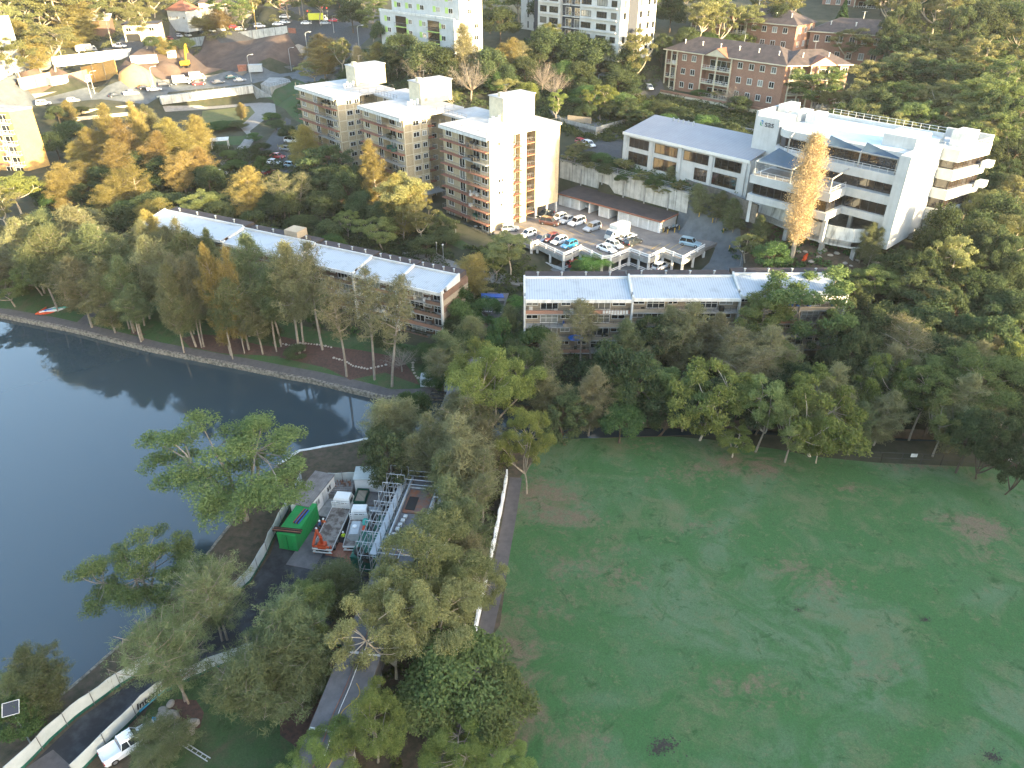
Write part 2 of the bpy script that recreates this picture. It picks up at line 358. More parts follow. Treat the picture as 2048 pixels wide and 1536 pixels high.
reg('corner_lawn','lawn2',PX([(300,1400),(360,1330),(560,1390),(640,1440),(590,1560),(430,1640),(250,1560)],1.5))
reg('far_bank_lawn','lawn2',[(-200,152)]+[(a,b) for a,b in farbank[1:]]+PX([(900,740),(880,700),(640,660),(560,640),(420,600),(300,560),(150,540),(0,560),(-60,560)]))
reg('tree_mulch','mulch',PX([(330,1415),(352,1398),(392,1400),(408,1425),(400,1455),(370,1468),(340,1450)],1.5))
reg('tree_mulch','mulch',PX([(560,1420),(620,1370),(650,1400),(640,1460),(600,1500),(560,1470)],1.5))
far_path=[(Vector(p)+Vector((.35,.94))*1.0) for p in farbank]
reg('waterside_path','pathd',band([tuple(p) for p in far_path],2.0),'dark footpath along the top of the stone river wall')
reg('garden_mulch','mulch',PX([(560,672),(640,690),(720,700),(800,715),(840,770),(770,745),(700,760),(650,735),(560,715)]))
reg('garden_mulch','mulch',PX([(362,676),(400,668),(470,675),(520,690),(610,705),(640,714),(540,712),(440,706),(380,694)]))
reg('garden_mulch','mulch',PX([(262,660),(292,668),(280,672),(262,668)]))
reg('tree_mulch','mulch',PX([(480,664),(498,656),(514,664),(500,674),(484,672)]))
reg('side_path','pathd',PX([(150,648),(172,656),(182,640),(214,606),(232,582),(222,580),(196,606)]))
# compound and access road
reg('access_road','asphb',PX([(58,1533),(155,1440),(306,1334),(420,1240),(503,1166),(540,1110),(556,1067),(590,1004),(640,955),(745,960),(800,985),(765,1100),(740,1170),(660,1250),(560,1270),(424,1342),(357,1374),(321,1392),(254,1454),(170,1536),(20,1640),(-60,1620)],1.5))
reg('concrete_pad','pathd',PX([(51,1536),(106,1499),(140,1530),(100,1600),(0,1600)],1.5))
reg('field_path','pathd',band(PX([(1032,955),(1020,1030),(1000,1140),(972,1260),(955,1320),(925,1420),(880,1560)],1.5),1.7),'narrow dark path between the white fence and the playing field')
# hillside roads etc
reg('driveway','path',PX([(800,505),(860,500),(900,520),(960,540),(1050,556),(1050,575),(960,562),(880,548),(820,525)]))
reg('garden_lawn','lawn2',PX([(848,445),(905,470),(940,490),(925,500),(880,482),(845,465)]))
reg('garden_lawn','lawn2',PX([(640,400),(720,385),(740,415),(660,425)]))
reg('slope_soil','litter',PX([(1390,420),(1500,400),(1620,440),(1720,500),(1760,560),(1500,560),(1470,500)]))
reg('park_lawn','lawn3',PX([(405,222),(500,213),(520,225),(500,250),(400,262)]))
reg('park_lawn','lawn2',PX([(428,275),(498,271),(490,290),(430,290)]))
reg('embankment_lawn','lawn2',PX([(506,172),(590,160),(640,150),(690,160),(700,260),(590,240),(545,200)]))
reg('park_path','path',PX([(325,212),(400,210),(520,205),(550,208),(552,225),(520,246),(500,262),(508,280),(495,300),(470,330),(430,330),(480,290),(495,270),(480,255),(510,225),(500,212),(405,219),(330,222)]))
reg('side_street','asph',PX([(572,235),(582,240),(575,275),(560,300),(530,345),(480,360),(470,345),(520,300)]))
reg('parking_area','asph',PX([(560,300),(640,270),(680,300),(640,350),(540,350),(528,345)]))
rA=[(-40,217),(60,206),(200,192),(350,176),(500,158),(600,146),(690,138)]
wA=11
reg('lower_street','roadg',band([G(a,b)[:2] for a,b in rA],11))
reg('excavation','soil',PX([(60,196),(200,182),(340,166),(480,148),(590,134),(612,110),(600,80),(575,68),(400,93),(257,114),(106,133),(39,146),(30,170)]))
rB=[(-60,142),(39,131),(106,121),(257,102),(363,84),(460,68),(575,56),(680,48),(780,30)]
reg('upper_street','asph',band([G(a,b)[:2] for a,b in rB],13))
reg('junction_road','asph',PX([(600,62),(740,58),(745,70),(722,90),(728,110),(700,140),(660,135),(690,100),(655,78)]))
reg('upper_side_street','asph',PX([(640,40),(600,30),(520,15),(500,-10),(560,-10),(640,22),(760,20),(760,40)]))
reg('annex_road','asph',[(22,196),(18,190),(20,182),(26,175),(40,160),(47,152),(52,150),(56,156),(50,160),(49.5,154),(26,178),(27,188),(30,200),(26,206)])
reg('hill_driveway','asph',PX([(1180,170),(1240,165),(1320,155),(1330,180),(1300,200),(1240,192),(1190,188)]))
reg('car_park_apron','roadg',[P(a,b,8.6)[:2] for a,b in ((1330,470),(1362,452),(1420,470))]+[P(a,b,7.8)[:2] for a,b in ((1455,478),(1478,500),(1486,522))]+[P(a,b,6.6)[:2] for a,b in ((1484,548),(1390,552),(1400,540),(1418,528),(1428,512))]+[P(1412,492,8.6)[:2]])
GROUNDM={}
def clipbox(p): return all(-430<a<430 and -90<b<710 for a,b in p)
def inside(poly,X,Y):
    r=np.zeros(X.shape,bool); n=len(poly)
    for i in range(n):
        x1,y1=poly[i][:2]; x2,y2=poly[(i+1)%n][:2]
        if y1==y2: continue
        c=((y1>Y)!=(y2>Y))&(X<(x2-x1)*(Y-y1)/(y2-y1)+x1); r^=c
    return r
# lawn materials with worn, dry and leafy patches of their own
def lawnmat(name,a,b,c,d,s=1.0):
    m=bpy.data.materials.new(name); nt=nodes(m); N=nt.nodes; L=nt.links
    out=N.new('ShaderNodeOutputMaterial'); bs=N.new('ShaderNodeBsdfPrincipled'); L.new(bs.outputs[0],out.inputs[0]); bs.inputs['Roughness'].default_value=.95; bs.inputs['Specular IOR Level'].default_value=.1
    g=N.new('ShaderNodeNewGeometry'); co=g.outputs['Position']
    def noise(sc,det,lo,hi,rough=.6,dist=0):
        n=N.new('ShaderNodeTexNoise'); n.inputs['Scale'].default_value=sc; n.inputs['Detail'].default_value=det; n.inputs['Roughness'].default_value=rough; n.inputs['Distortion'].default_value=dist; L.new(co,n.inputs['Vector'])
        r=N.new('ShaderNodeMapRange'); r.inputs[1].default_value=lo; r.inputs[2].default_value=hi; L.new(n.outputs['Fac'],r.inputs[0]); return r.outputs[0]
    def mix(x,y,f,mode='MIX'):
        q=N.new('ShaderNodeMix'); q.data_type='RGBA'; q.blend_type=mode
        for k,vv in ((6,x),(7,y)):
            if isinstance(vv,tuple): q.inputs[k].default_value=(*vv,1)
            else: L.new(vv,q.inputs[k])
        if isinstance(f,float): q.inputs[0].default_value=f
        else: L.new(f,q.inputs[0])
        return q.outputs[2]
    col=mix(a,b,noise(.055*s,3,.42,.62,.5,1.2)); col=mix(col,c,noise(.17*s,6,.50,.72,.65,.6))
    at=N.new('ShaderNodeAttribute'); at.attribute_name='wear'
    nf=noise(1.1,6,.25,.75,.7); mm=N.new('ShaderNodeMath'); mm.operation='MULTIPLY_ADD'; mm.inputs[1].default_value=.9; mm.inputs[2].default_value=-.45; L.new(nf,mm.inputs[0])
    ad=N.new('ShaderNodeMath'); ad.operation='ADD'; L.new(at.outputs['Fac'],ad.inputs[0]); L.new(mm.outputs[0],ad.inputs[1])
    rr=N.new('ShaderNodeMapRange'); rr.inputs[1].default_value=.28; rr.inputs[2].default_value=.70; L.new(ad.outputs[0],rr.inputs[0])
    col=mix(col,d,rr.outputs[0]); 
    col=mix(col,c,noise(.9,5,.54,.72,.75,.3)); col=mix(col,a,noise(.12,6,.48,.62,.7,1.4)); col=mix(col,tuple(v*.72 for v in a),noise(.45,6,.56,.68,.75,.6))
    fine=noise(7,4,.25,.75,.85); dk=N.new('ShaderNodeMapRange'); dk.inputs[3].default_value=.62; dk.inputs[4].default_value=1.32; L.new(fine,dk.inputs[0])
    cc=N.new('ShaderNodeCombineColor'); 
    for k in range(3): L.new(dk.outputs[0],cc.inputs[k])
    col=mix(col,cc.outputs[0],1.0,'MULTIPLY'); L.new(col,bs.inputs['Base Color'])
    bp=N.new('ShaderNodeBump'); bp.inputs['Strength'].default_value=.5; bp.inputs['Distance'].default_value=.08; L.new(fine,bp.inputs['Height']); L.new(bp.outputs[0],bs.inputs['Normal'])
    return m
M['field']=lawnmat('playing_field_grass',(.050,.118,.042),(.090,.142,.076),(.122,.135,.072),(.150,.120,.080))
M['lawn2']=lawnmat('bank_grass',(.048,.092,.034),(.065,.095,.045),(.09,.085,.05),(.11,.075,.055),2)
M['lawn3']=lawnmat('dry_park_grass',(.13,.14,.06),(.16,.15,.07),(.10,.12,.05),(.14,.10,.06),2)
M['ground']=mat('hillside_ground',(.060,.058,.038),(.030,.038,.020),world=True,scale=.35,rough=1,bump=.6)
# dry / bare patches on the field : picture position, radii in metres, strength
WEAR=[(1110,1000,4.2,3.0,.85),(1075,985,3,4,.8),(1150,1040,4,2,.75),(1090,1050,3,2.5,.6),(1380,945,5,1.6,.7),(1500,930,6,2.5,.95),(1300,960,3,1.2,.5),(1730,980,4,1.2,.75),(1930,1045,5,1.6,.85),(1960,1060,4,1.4,.9),(1900,1030,2,.8,.8),(1960,1110,4,2,.6),
 (1600,1140,4,2,.7),(1640,1180,5,2,.65),(1020,1270,2.5,5,.8),(1060,1330,3,5,.7),(1110,1230,3,4,.55),(1050,1440,4,5,.75),(1480,1370,5,2.5,.65),(1140,1480,5,3,.6),(1230,1150,5,4,.45),(1840,1240,2.5,.8,.95),(1596,1220,.8,.4,1.1),(1850,930,9,1,.6),(1280,890,4,1.5,.5),(1180,1100,6,4,.42),(1760,1330,5,2,.45),(1120,1120,4,5,.5),(1400,1060,5,2,.45)]
WEARW=[(*P(a,b,1.5)[:2],rx,ry,s) for a,b,rx,ry,s in WEAR]
def build_ground():
    pts=[];
    def grid(x0,x1,y0,y1,st,hole=None):
        X,Y=np.meshgrid(np.arange(x0,x1,st),np.arange(y0,y1,st)); X=X.ravel(); Y=Y.ravel()
        rs=np.random.RandomState(5); X=X+rs.uniform(-.2,.2,X.shape)*st; Y=Y+rs.uniform(-.2,.2,Y.shape)*st
        for x,y in zip(X,Y):
            if hole and hole(x,y): continue
            pts.append((x,y))
    inA=lambda x,y:-75<x<95 and 18<y<150
    inB=lambda x,y:-215<x<150 and 18<y<370
    riv=np.array(RIVER)
    grid(-75,95,18,150,2.2); grid(-215,150,18,370,5.5,inA); grid(-425,425,-85,705,28,inB)
    pts.extend([(a,b) for a,b,c in SPOT]+[(-430,-90),(430,-90),(430,710),(-430,710)])
    X=np.array([p[0] for p in pts]); Y=np.array([p[1] for p in pts])
    ir=inside(RIVER,X,Y)
    pts=[p for p,k in zip(pts,ir) if not k]
    verts=[Vector(p) for p in pts]; edges=[]
    def addpoly(poly):
        b=len(verts); q=[]
        for i in range(len(poly)):
            a=Vector(poly[i][:2]); c=Vector(poly[(i+1)%len(poly)][:2]); L_=(c-a).length; n=max(1,int(L_/ (3 if L_<60 else 12)))
            for k in range(n): q.append(a+(c-a)*k/n)
        verts.extend(q); edges.extend([(b+i,b+(i+1)%len(q)) for i in range(len(q))])
    addpoly(RIVER)
    for n_,m_,poly,l_ in REG: addpoly(poly)
    for poly in BREAK: addpoly(poly)
    r=delaunay_2d_cdt(verts,edges,[],0,1e-3)
    V=np.array([tuple(v) for v in r[0]]); F=np.array([f for f in r[2]])
    Z=hz(V[:,0],V[:,1])
    # small undulation away from paved things
    C=V[F].mean(1); ar=np.abs((V[F[:,1],0]-V[F[:,0],0])*(V[F[:,2],1]-V[F[:,0],1])-(V[F[:,2],0]-V[F[:,0],0])*(V[F[:,1],1]-V[F[:,0],1]))
    ok=(ar>1e-6)&~inside(RIVER,C[:,0],C[:,1])
    idx=np.zeros(len(C),int)
    for i,(n_,m_,poly,l_) in enumerate(REG): idx[inside(poly,C[:,0],C[:,1])]=i+1
    wear=np.zeros(len(V))
    for x,y,rx,ry,s in WEARW:
        d=((V[:,0]-x)/rx)**2+((V[:,1]-y)/ry)**2; wear=np.maximum(wear,s*np.exp(-d*.8))
    groups={}
    groups.setdefault(('ground','ground'),[]).append(0)
    for i,(n_,m_,poly,l_) in enumerate(REG): groups.setdefault((n_,m_),[]).append(i+1)
    for (n_,m_),ids in groups.items():
        sel=ok&np.isin(idx,ids); f=F[sel]
        if len(f)==0: continue
        u,inv=np.unique(f,return_inverse=True); inv=inv.reshape(f.shape)
        a,b,c=V[f[:,0]],V[f[:,1]],V[f[:,2]]
        flip=((b[:,0]-a[:,0])*(c[:,1]-a[:,1])-(c[:,0]-a[:,0])*(b[:,1]-a[:,1]))<0; inv[flip]=inv[flip][:,::-1]
        me=bpy.data.meshes.new(n_); me.from_pydata([(V[k,0],V[k,1],Z[k]) for k in u],[],inv.tolist()); me.materials.append(M[m_])
        if m_ in('field','lawn2','lawn3'):
            at=me.attributes.new('wear','FLOAT','POINT'); at.data.foreach_set('value',wear[u])
        me.polygons.foreach_set('use_smooth',[True]*len(me.polygons))
        o=bpy.data.objects.new(n_,me); COL.objects.link(o); tag(o,kind='structure')
build_ground()
# burnt-looking scuffs on the field: a few irregular dark patches
def scuff(px,py,r,label,seed):
    x,y,z=P(px,py,1.5); rn=np.random.RandomState(seed); mb=MB()
    for k in range(150):
        a=rn.uniform(0,6.28); q=abs(rn.normal())*r*.55; w=rn.uniform(.03,.12)*r; c=(math.cos(a)*q*1.2,math.sin(a)*q*.8); n=6
        mb.add([(c[0]+math.cos(t)*w*rn.uniform(.5,1.1),c[1]+math.sin(t)*w*rn.uniform(.5,1.1),.004+.0002*k) for t in np.linspace(0,6.28,n,endpoint=False)],[tuple(range(n))])
    o=tag(mb.build('bare_patch',M['darksoil'],None,loc=(x,y,z+.02)),kind='structure')
M['darksoil']=mat('damp_dark_soil',(.028,.026,.022),(.05,.045,.032),scale=3)
for i,(a,b,r) in enumerate(((1328,1490,1.3),(1312,1500,.8),(1985,1515,.9),(1597,1220,.5),(1850,1240,.6))): scuff(a,b,r,'',i)
# river wall and river bed
n=len(RIVER)
for nm,mm,rg in (('river_wall_face','stone',list(range(0,12))),('river_bank_face','litter',list(range(12,n)))):
    mb=MB()
    for i in rg:
        a=RIVER[i]; b=RIVER[(i+1)%n]
        za,zb=gz(*a),gz(*b); mb.quad((a[0],a[1],-1.5),(b[0],b[1],-1.5),(b[0],b[1],zb+.01),(a[0],a[1],za+.01))
    tag(mb.build(nm,M[mm]),kind='structure')
def capwall(name,line,w,h,m,label):
    mb=MB(); poly=[]
    rs=random.Random(4)
    # subdivide
    q=[]
    for i in range(len(line)-1):
        a=Vector(line[i]); b=Vector(line[i+1]); k=max(1,int((b-a).length/1.2))
        for j in range(k): q.append(a+(b-a)*j/k)
    q.append(Vector(line[-1])); secs=[]
    for i,p in enumerate(q):
        d=(q[min(i+1,len(q)-1)]-q[max(i-1,0)]).normalized(); nn=Vector((-d.y,d.x)); z=gz(p.x,p.y)
        ww=w*(1+rs.uniform(-.12,.12)); a=p+nn*ww*.35; c=p-nn*ww*.65; zz=z+h+rs.uniform(-.05,.05)
        secs.append([(a.x,a.y,-1.2),(a.x,a.y,zz),(c.x,c.y,zz-.04),(c.x,c.y,-1.2)])
    mb.loft(secs); return tag(mb.build(name,M[m]),label,'river wall')
capwall('stone_river_wall',RIVER[1:13],.55,.08,'stone','low rubble sandstone wall retaining the far river bank below the footpath')
capwall('concrete_river_edge',near_bank[:5],.5,.06,'paintedc','pale concrete edging along the near bank behind the work compound')
capwall('stone_bank_edge',near_bank[4:],.7,-.05,'stone','narrow pale stone edge of the near bank beside the white hoarding fence')
mb=MB(); mb.quad((-900,-200,0),(120,-200,0),(120,400,0),(-900,400,0))
def water():
    m=bpy.data.materials.new('river_water'); nt=nodes(m); N=nt.nodes; L=nt.links
    out=N.new('ShaderNodeOutputMaterial'); b=N.new('ShaderNodeBsdfPrincipled'); L.new(b.outputs[0],out.inputs[0])
    b.inputs['Base Color'].default_value=(.032,.050,.060,1); b.inputs['Roughness'].default_value=.03; b.inputs['IOR'].default_value=1.38; b.inputs['Specular IOR Level'].default_value=1.0
    g=N.new('ShaderNodeNewGeometry'); n=N.new('ShaderNodeTexNoise'); n.inputs['Scale'].default_value=.5; n.inputs['Detail'].default_value=4; L.new(g.outputs['Position'],n.inputs['Vector'])
    bp=N.new('ShaderNodeBump'); bp.inputs['Strength'].default_value=.03; bp.inputs['Distance'].default_value=.1; L.new(n.outputs['Fac'],bp.inputs['Height']); L.new(bp.outputs[0],b.inputs['Normal']); return m
M['water']=water()
tag(mb.build('river_water',M['water']),kind='structure')
# hills behind and to the right of the viewpoint: unseen, with a crest shaped to keep the low sun off the valley floor
def shade_ridge():
    sx,sy=.79,-.613; tx,ty=.613,.79
    secs=[]
    rs=random.Random(8)
    tt=np.arange(-320,420,12.0)
    def top(t):
        # height of the ridge at s=+300 m toward the sun
        return 89.5-np.interp(t,[-400,108,120,128,146,170,182,200,260],[0,0,22,32,33,31,26,24,24])
    for s,k in ((200,.0),(240,.45),(300,1.0),(360,.9),(460,.55),(560,.3)):
        ring=[]
        for t in tt:
            z=top(t)*k+ (4 if k==0 else 0)+ (rs.uniform(-1.2,1.2) if k>.5 else 0)
            ring.append((sx*s+tx*t,sy*s+ty*t,z))
        secs.append(ring)
    vs=[p for r in secs for p in r]; n=len(tt); fs=[]
    for i in range(len(secs)-1):
        for k in range(n-1): fs.append((i*n+k,i*n+k+1,(i+1)*n+k+1,(i+1)*n+k))
    mb=MB(); mb.add(vs,fs); tag(mb.build('shade_ridge',M['bush'],smooth=True),kind='structure')
shade_ridge()
# ---------------------------------------------------------------- buildings: shared pieces
_wc={}
def win_mesh(w,h,mull,fr,gl,bar=.09,tr=0):
    k=(round(w,2),round(h,2),mull,fr,gl,tr)
    if k in _wc: return _wc[k]
    f=MB(); b=bar
    f.box(-w/2,-.09,0,w/2,0,b); f.box(-w/2,-.09,h-b,w/2,0,h); f.box(-w/2,-.09,b,-w/2+b,0,h-b); f.box(w/2-b,-.09,b,w/2,0,h-b)
    for i in range(mull):
        x=-w/2+w*(i+1)/(mull+1); f.box(x-b*.4,-.085,b,x+b*.4,0,h-b)
    if tr: f.box(-w/2+b,-.08,h*tr-b*.4,w/2-b,0,h*tr+b*.4)
    p=MB(); p.box(-w/2+b,-.045,b,w/2-b,-.01,h-b)
    _wc[k]=(f.mesh('window',M[fr]),p.mesh('pane',M[gl])); return _wc[k]
def win(par,x,y,z,w,h,face=0,mull=1,gl='glass',fr='frame',name='window',tr=0):
    a,b=win_mesh(w,h,mull,fr,gl,tr=tr)
    o=inst(a,par,(x,y,z),R(face),name=name); inst(b,o,name='pane'); return o
def part(mb,name,m,par,**k): return mb.build(name,M[m] if isinstance(m,str) else [M[q] for q in m],par,**k)
def rails(par,pts,h=1.0,m='rail',post=1.6,bars=2,name='railing',t=.05,fill=None):
    mb=MB()
    for a,b in zip(pts,pts[1:]):
        a=Vector(a); b=Vector(b); L_=(b-a).length; n=max(1,int(L_/post))
        for i in range(n+1):
            p=a+(b-a)*i/n; mb.box(p.x-t/2,p.y-t/2,p.z,p.x+t/2,p.y+t/2,p.z+h)
        for k in range(bars):
            z=h*(k+1)/bars; mb.cyl(a+Vector((0,0,z)),b+Vector((0,0,z)),t*.6,n=4)
    return part(mb,name,m,par)
def balcony_kit(w,d,edge,railm='rail',h=1.0):
    """slab whose back edge lies on y=0, sticking out to -y"""
    mb=MB(); mb.box(-w/2,-d,-.18,w/2,.1,0); s=mb.mesh('balcony',M[edge])
    r=MB(); t=.05
    for (a,b) in (((-w/2,-d),(w/2,-d)),((-w/2,0),(-w/2,-d)),((w/2,0),(w/2,-d))):
        L_=math.hypot(b[0]-a[0],b[1]-a[1]); n=max(1,int(L_/.55))
        for i in range(n+1):
            x=a[0]+(b[0]-a[0])*i/n; y=a[1]+(b[1]-a[1])*i/n; x=max(min(x,w/2-.03),-w/2+.03); y=max(y,-d+.03); r.box(x-.02,y-.02,0,x+.02,y+.02,h)
        r.cyl((a[0],a[1]+(.03 if a[1]==-d else 0),h),(b[0],b[1]+.03,h),.04,n=4)
    return s,r.mesh('railing',M[railm])
def add_balc(par,kit,x,y,z,face=0):
    o=inst(kit[0],par,(x,y,z),R(face),name='balcony'); inst(kit[1],o,name='railing'); return o
RB=random.Random(77)
# ---------------------------------------------------------------- the stepped cream apartment towers
def tower(y0,x0,ln,nflo,wid,label,end_open,far=False):
    root=empty('apartment_tower',(-4.7,157.1,0),R(41),label,'apartment tower','cream apartment towers with stepped wings')
    fh=2.6; top=29.0; base=top-8*fh; zb=6
    # plan with balcony notch on the left side and stair / balcony slots on the end face
    L=ln; X1=wid
    if end_open: pl=[(0,0),(6.7,0),(6.7,1.3),(8.5,1.3),(8.5,0),(10.4,0),(10.4,2.6),(13,2.6),(13,0),(X1,0),(X1,L),(8,L),(0,L),(0,L*.5),(1.7,L*.5),(1.7,3.2),(0,3.2)]
    else: pl=[(0,0),(6.7,0),(6.7,2.2),(9.2,2.2),(9.2,5.0),(X1,5.0),(X1,L),(8,L),(0,L),(0,L*.5),(1.7,L*.5),(1.7,3.2),(0,3.2)]
    pl=[(x0+a,y0+b) for a,b in pl]
    mb=MB(); mb.prism(pl,zb,top-.05)
    wl=part(mb,'wall','cream',root)
    if end_open:
        # raised flank: open undercroft with posts at the car park
        wl.data.clear_geometry(); mb=MB()
        p2=[p for p in pl if p[0]<=13.01]; 
        mb.prism([(0,0),(6.7,0),(6.7,1.3),(8.5,1.3),(8.5,0),(10.4,0),(10.4,2.6),(13,2.6),(13,L),(0,L),(0,L*.5),(1.7,L*.5),(1.7,3.2),(0,3.2)],zb,top-.05)
        mb.prism([(13.003,0),(X1,0),(X1,L),(13.003,L)],11.6,top-.05)
        me=mb.mesh('wall',M['cream']); wl.data=me
        for (px_,py_) in ((13.6,.3),(17,.3),(20,.3),(20,5),(20,10),(16.5,7),(14,12)):
            c=MB(); c.box(px_-.22,py_-.22,8.9,px_+.22,py_+.22,11.6); part(c,'column','paintedc',root)
    # pale grid lines on the end face
    mb=MB()
    if not end_open:
        for k in range(1,8): mb.box(x0+.15,y0-.03,top-.4-k*fh,x0+6.65,y0,top-.2-k*fh)
        for xx in (.15,2.3,4.6): mb.box(x0+xx-.1,y0-.035,zb,x0+xx+.1,y0,top-.3)
    else:
        mb.box(x0+.02,y0-.03,zb,x0+.3,y0,top-.3)
    part(mb,'trim','creamlight',root)
    mb=MB(); mb.box(x0-1.0,y0-.35,top-.05,x0+X1+.2,y0+L+.25,top+.45); part(mb,'roof','roofw',root)
    mb=MB(); mb.box(x0-1.03,y0-.38,top-.35,x0-.9,y0+L+.28,top+.2); part(mb,'fascia','paintedc',root)
    rails(root,[(x0-.7,y0+L,top+.45),(x0-.7,y0,top+.45),(x0+X1,y0,top+.45)],h=1.0,post=2.4,bars=1,t=.045)
    kl=balcony_kit(L*.5,1.1,'rust'); kw=balcony_kit(L*.5-.2,1.0,'rust'); kc=balcony_kit(L*.5,1.1,'conc')
    ks=balcony_kit(2.0,1.2,'rust'); kr=balcony_kit(2.6,.5,'rust')
    for k in range(8):
        z=top-(k+1)*fh
        # left flank (faces -x => rz -90)
        add_balc(root,kc if (k==1 or k==3 and not end_open) else kl,x0,y0+L*.25,z,-90)
        add_balc(root,kl,x0-.0,y0+L*.75,z-.0,-90)
        win(root,x0,y0+1.6,z+.75,2.0,1.35,-90)                         # end bay
        win(root,x0+1.7,y0+L*.34,z+.05,L*.26,2.1,-90,mull=3,tr=0)      # doors deep in the notch
        win(root,x0,y0+L*.5+1.3,z+.05,1.9,2.15,-90,mull=1)
        win(root,x0,y0+L-2.2,z+.75,2.1,1.35,-90)
        if k<7:
            if end_open:
                if k in (0,3,4): win(root,x0+2.6,y0,z+.9,.7,.8,0,mull=0); win(root,x0+3.5,y0,z+.9,.6,.8,0,mull=0)
                elif k in(2,5): win(root,x0+3.1,y0,z+.8,.6,.8,0,mull=0)
                if k!=1: win(root,x0+5.0,y0,z+1.1,.5,.4,0,mull=0); win(root,x0+5.8,y0,z+1.1,.4,.4,0,mull=0)
            else:
                win(root,x0+3.4,y0,z+.85,1.7,1.15,0); win(root,x0+5.7,y0,z+.85,1.3,1.15,0)
        if end_open:
            add_balc(root,ks,x0+7.6,y0+.6,z,0); win(root,x0+7.6,y0+1.3,z+.05,1.2,2.1,0)
            add_balc(root,kr,x0+11.7,y0+.6,z,0); add_balc(root,balc_in,x0+11.7,y0+2.6,z,0); win(root,x0+11.7,y0+2.6,z+.05,1.9,2.1,0)
        else:
            add_balc(root,ks,x0+7.8,y0+1.5,z,0); win(root,x0+7.8,y0+2.2,z+.05,1.2,2.1,0)
            win(root,x0+12,y0+5,z+.8,1.4,1.2,0)
    # clutter on balconies: pot plants, barbecue covers, chairs
    for k in range(8):
        z=top-(k+1)*fh
        if RB.random()<.85:
            c=MB()
            for i in range(RB.randint(2,6)):
                yy=y0+RB.uniform(3.6,L*.5-.4); xx=x0+RB.uniform(-.8,1.2); s_=RB.uniform(.15,.4)
                c.box(xx-s_,yy-s_,z,xx+s_,yy+s_,z+RB.uniform(.4,.9))
            part(c,'balcony_furniture',RB.choice(['blk','paintedc','bush','rail','dgreen']),root)
    # roof house
    mb=MB(); mb.box(x0+11,y0+8.3,top+.45,x0+20.2,y0+13.2,top+5.2); ph=part(mb,'lift_house','creamlight',root)
    m2=MB(); m2.box(x0+10.8,y0+8.1,top+5.2,x0+20.4,y0+13.4,top+5.4); setp(m2.build('roof_slab',M['roofw']),ph)
    m2=MB(); m2.box(x0+12,y0+8.24,top+1.1,x0+12.8,y0+8.3,top+2.9); setp(m2.build('door',M['bricktan']),ph)
    m2=MB(); m2.box(x0+11.3,y0+9.5,top+5.4,x0+12.3,y0+10.6,top+6.3); setp(m2.build('flue',M['creamlight']),ph)
    mb=MB(); mb.cyl((x0+14,y0+11,top+5.4),(x0+14,y0+11,top+7.6),.05,n=5); mb.cyl((x0+13.3,y0+11,top+7.5),(x0+14.9,y0+11,top+7.5),.03,n=4); mb.cyl((x0+14.5,y0+10.6,top+7.3),(x0+14.5,y0+11.4,top+7.3),.03,n=4)
    part(mb,'aerial','rail',root)
    mb=MB()
    for i in range(4): mb.box(x0+7.6+i*.9,y0+9,top+.45,x0+8.1+i*.9,y0+9.5,top+1.4+.4*(i%2))
    part(mb,'roof_vents','paintedc',root)
    return root
balc_in=balcony_kit(2.5,1.9,'rust')
t3=tower(0,0,16,8,20.3,'nearest cream apartment tower with its blank end wall raised on posts above the car park',True)
t2=tower(26.3,-3.5,17.7,8,13.5+3.5,'middle cream apartment tower with pale grid lines on its shaded end wall',False)
t1=tower(55.9,-3.5,20,8,13.5+3.5,'farthest cream apartment tower of the three, beside the grass embankment',False)
for nm,ya,yb,lb,par in (('link',16,26.3,'',t3),('link',44,55.9,'',t2)):
    mb=MB(); mb.box(8,ya+.26,6,17,yb-.36,28.6); wlk=part(mb,'link_wall','cream',par)
    mb=MB(); mb.box(7.2,ya+.26,28.6,17.2,yb-.36,29.1); part(mb,'link_roof','roofw',par)
    rails(par,[(7.4,ya+1,29.1),(7.4,yb-1,29.1)],post=1.4)
    for k in range(8):
        g=MB(); g.box(6.9,ya+.3,29-(k+1)*2.6-.2,8,yb-.4,29-(k+1)*2.6); part(g,'gallery_slab','rust',par)
        rails(par,[(7,ya+.5,29-(k+1)*2.6),(7,yb-.6,29-(k+1)*2.6)],post=1.1)
        win(par,8,(ya+yb)/2+1.5,29-(k+1)*2.6+.1,1.5,2,-90)
# small awning roof in front of the middle tower
mb=MB(); mb.box(-3,0,2.6,3,4,2.75); 
for a,b in ((-2.8,.2),(2.8,.2),(-2.8,3.8),(2.8,3.8)): mb.box(a-.08,b-.08,-.6,a+.08,b+.08,2.6)
x,y,z=P(872,385,11.5); tag(mb.build('carport',M['galv'],None,loc=(x,y,8.7),rz=R(41)),'small flat grey carport roof at the foot of the middle cream tower','carport')

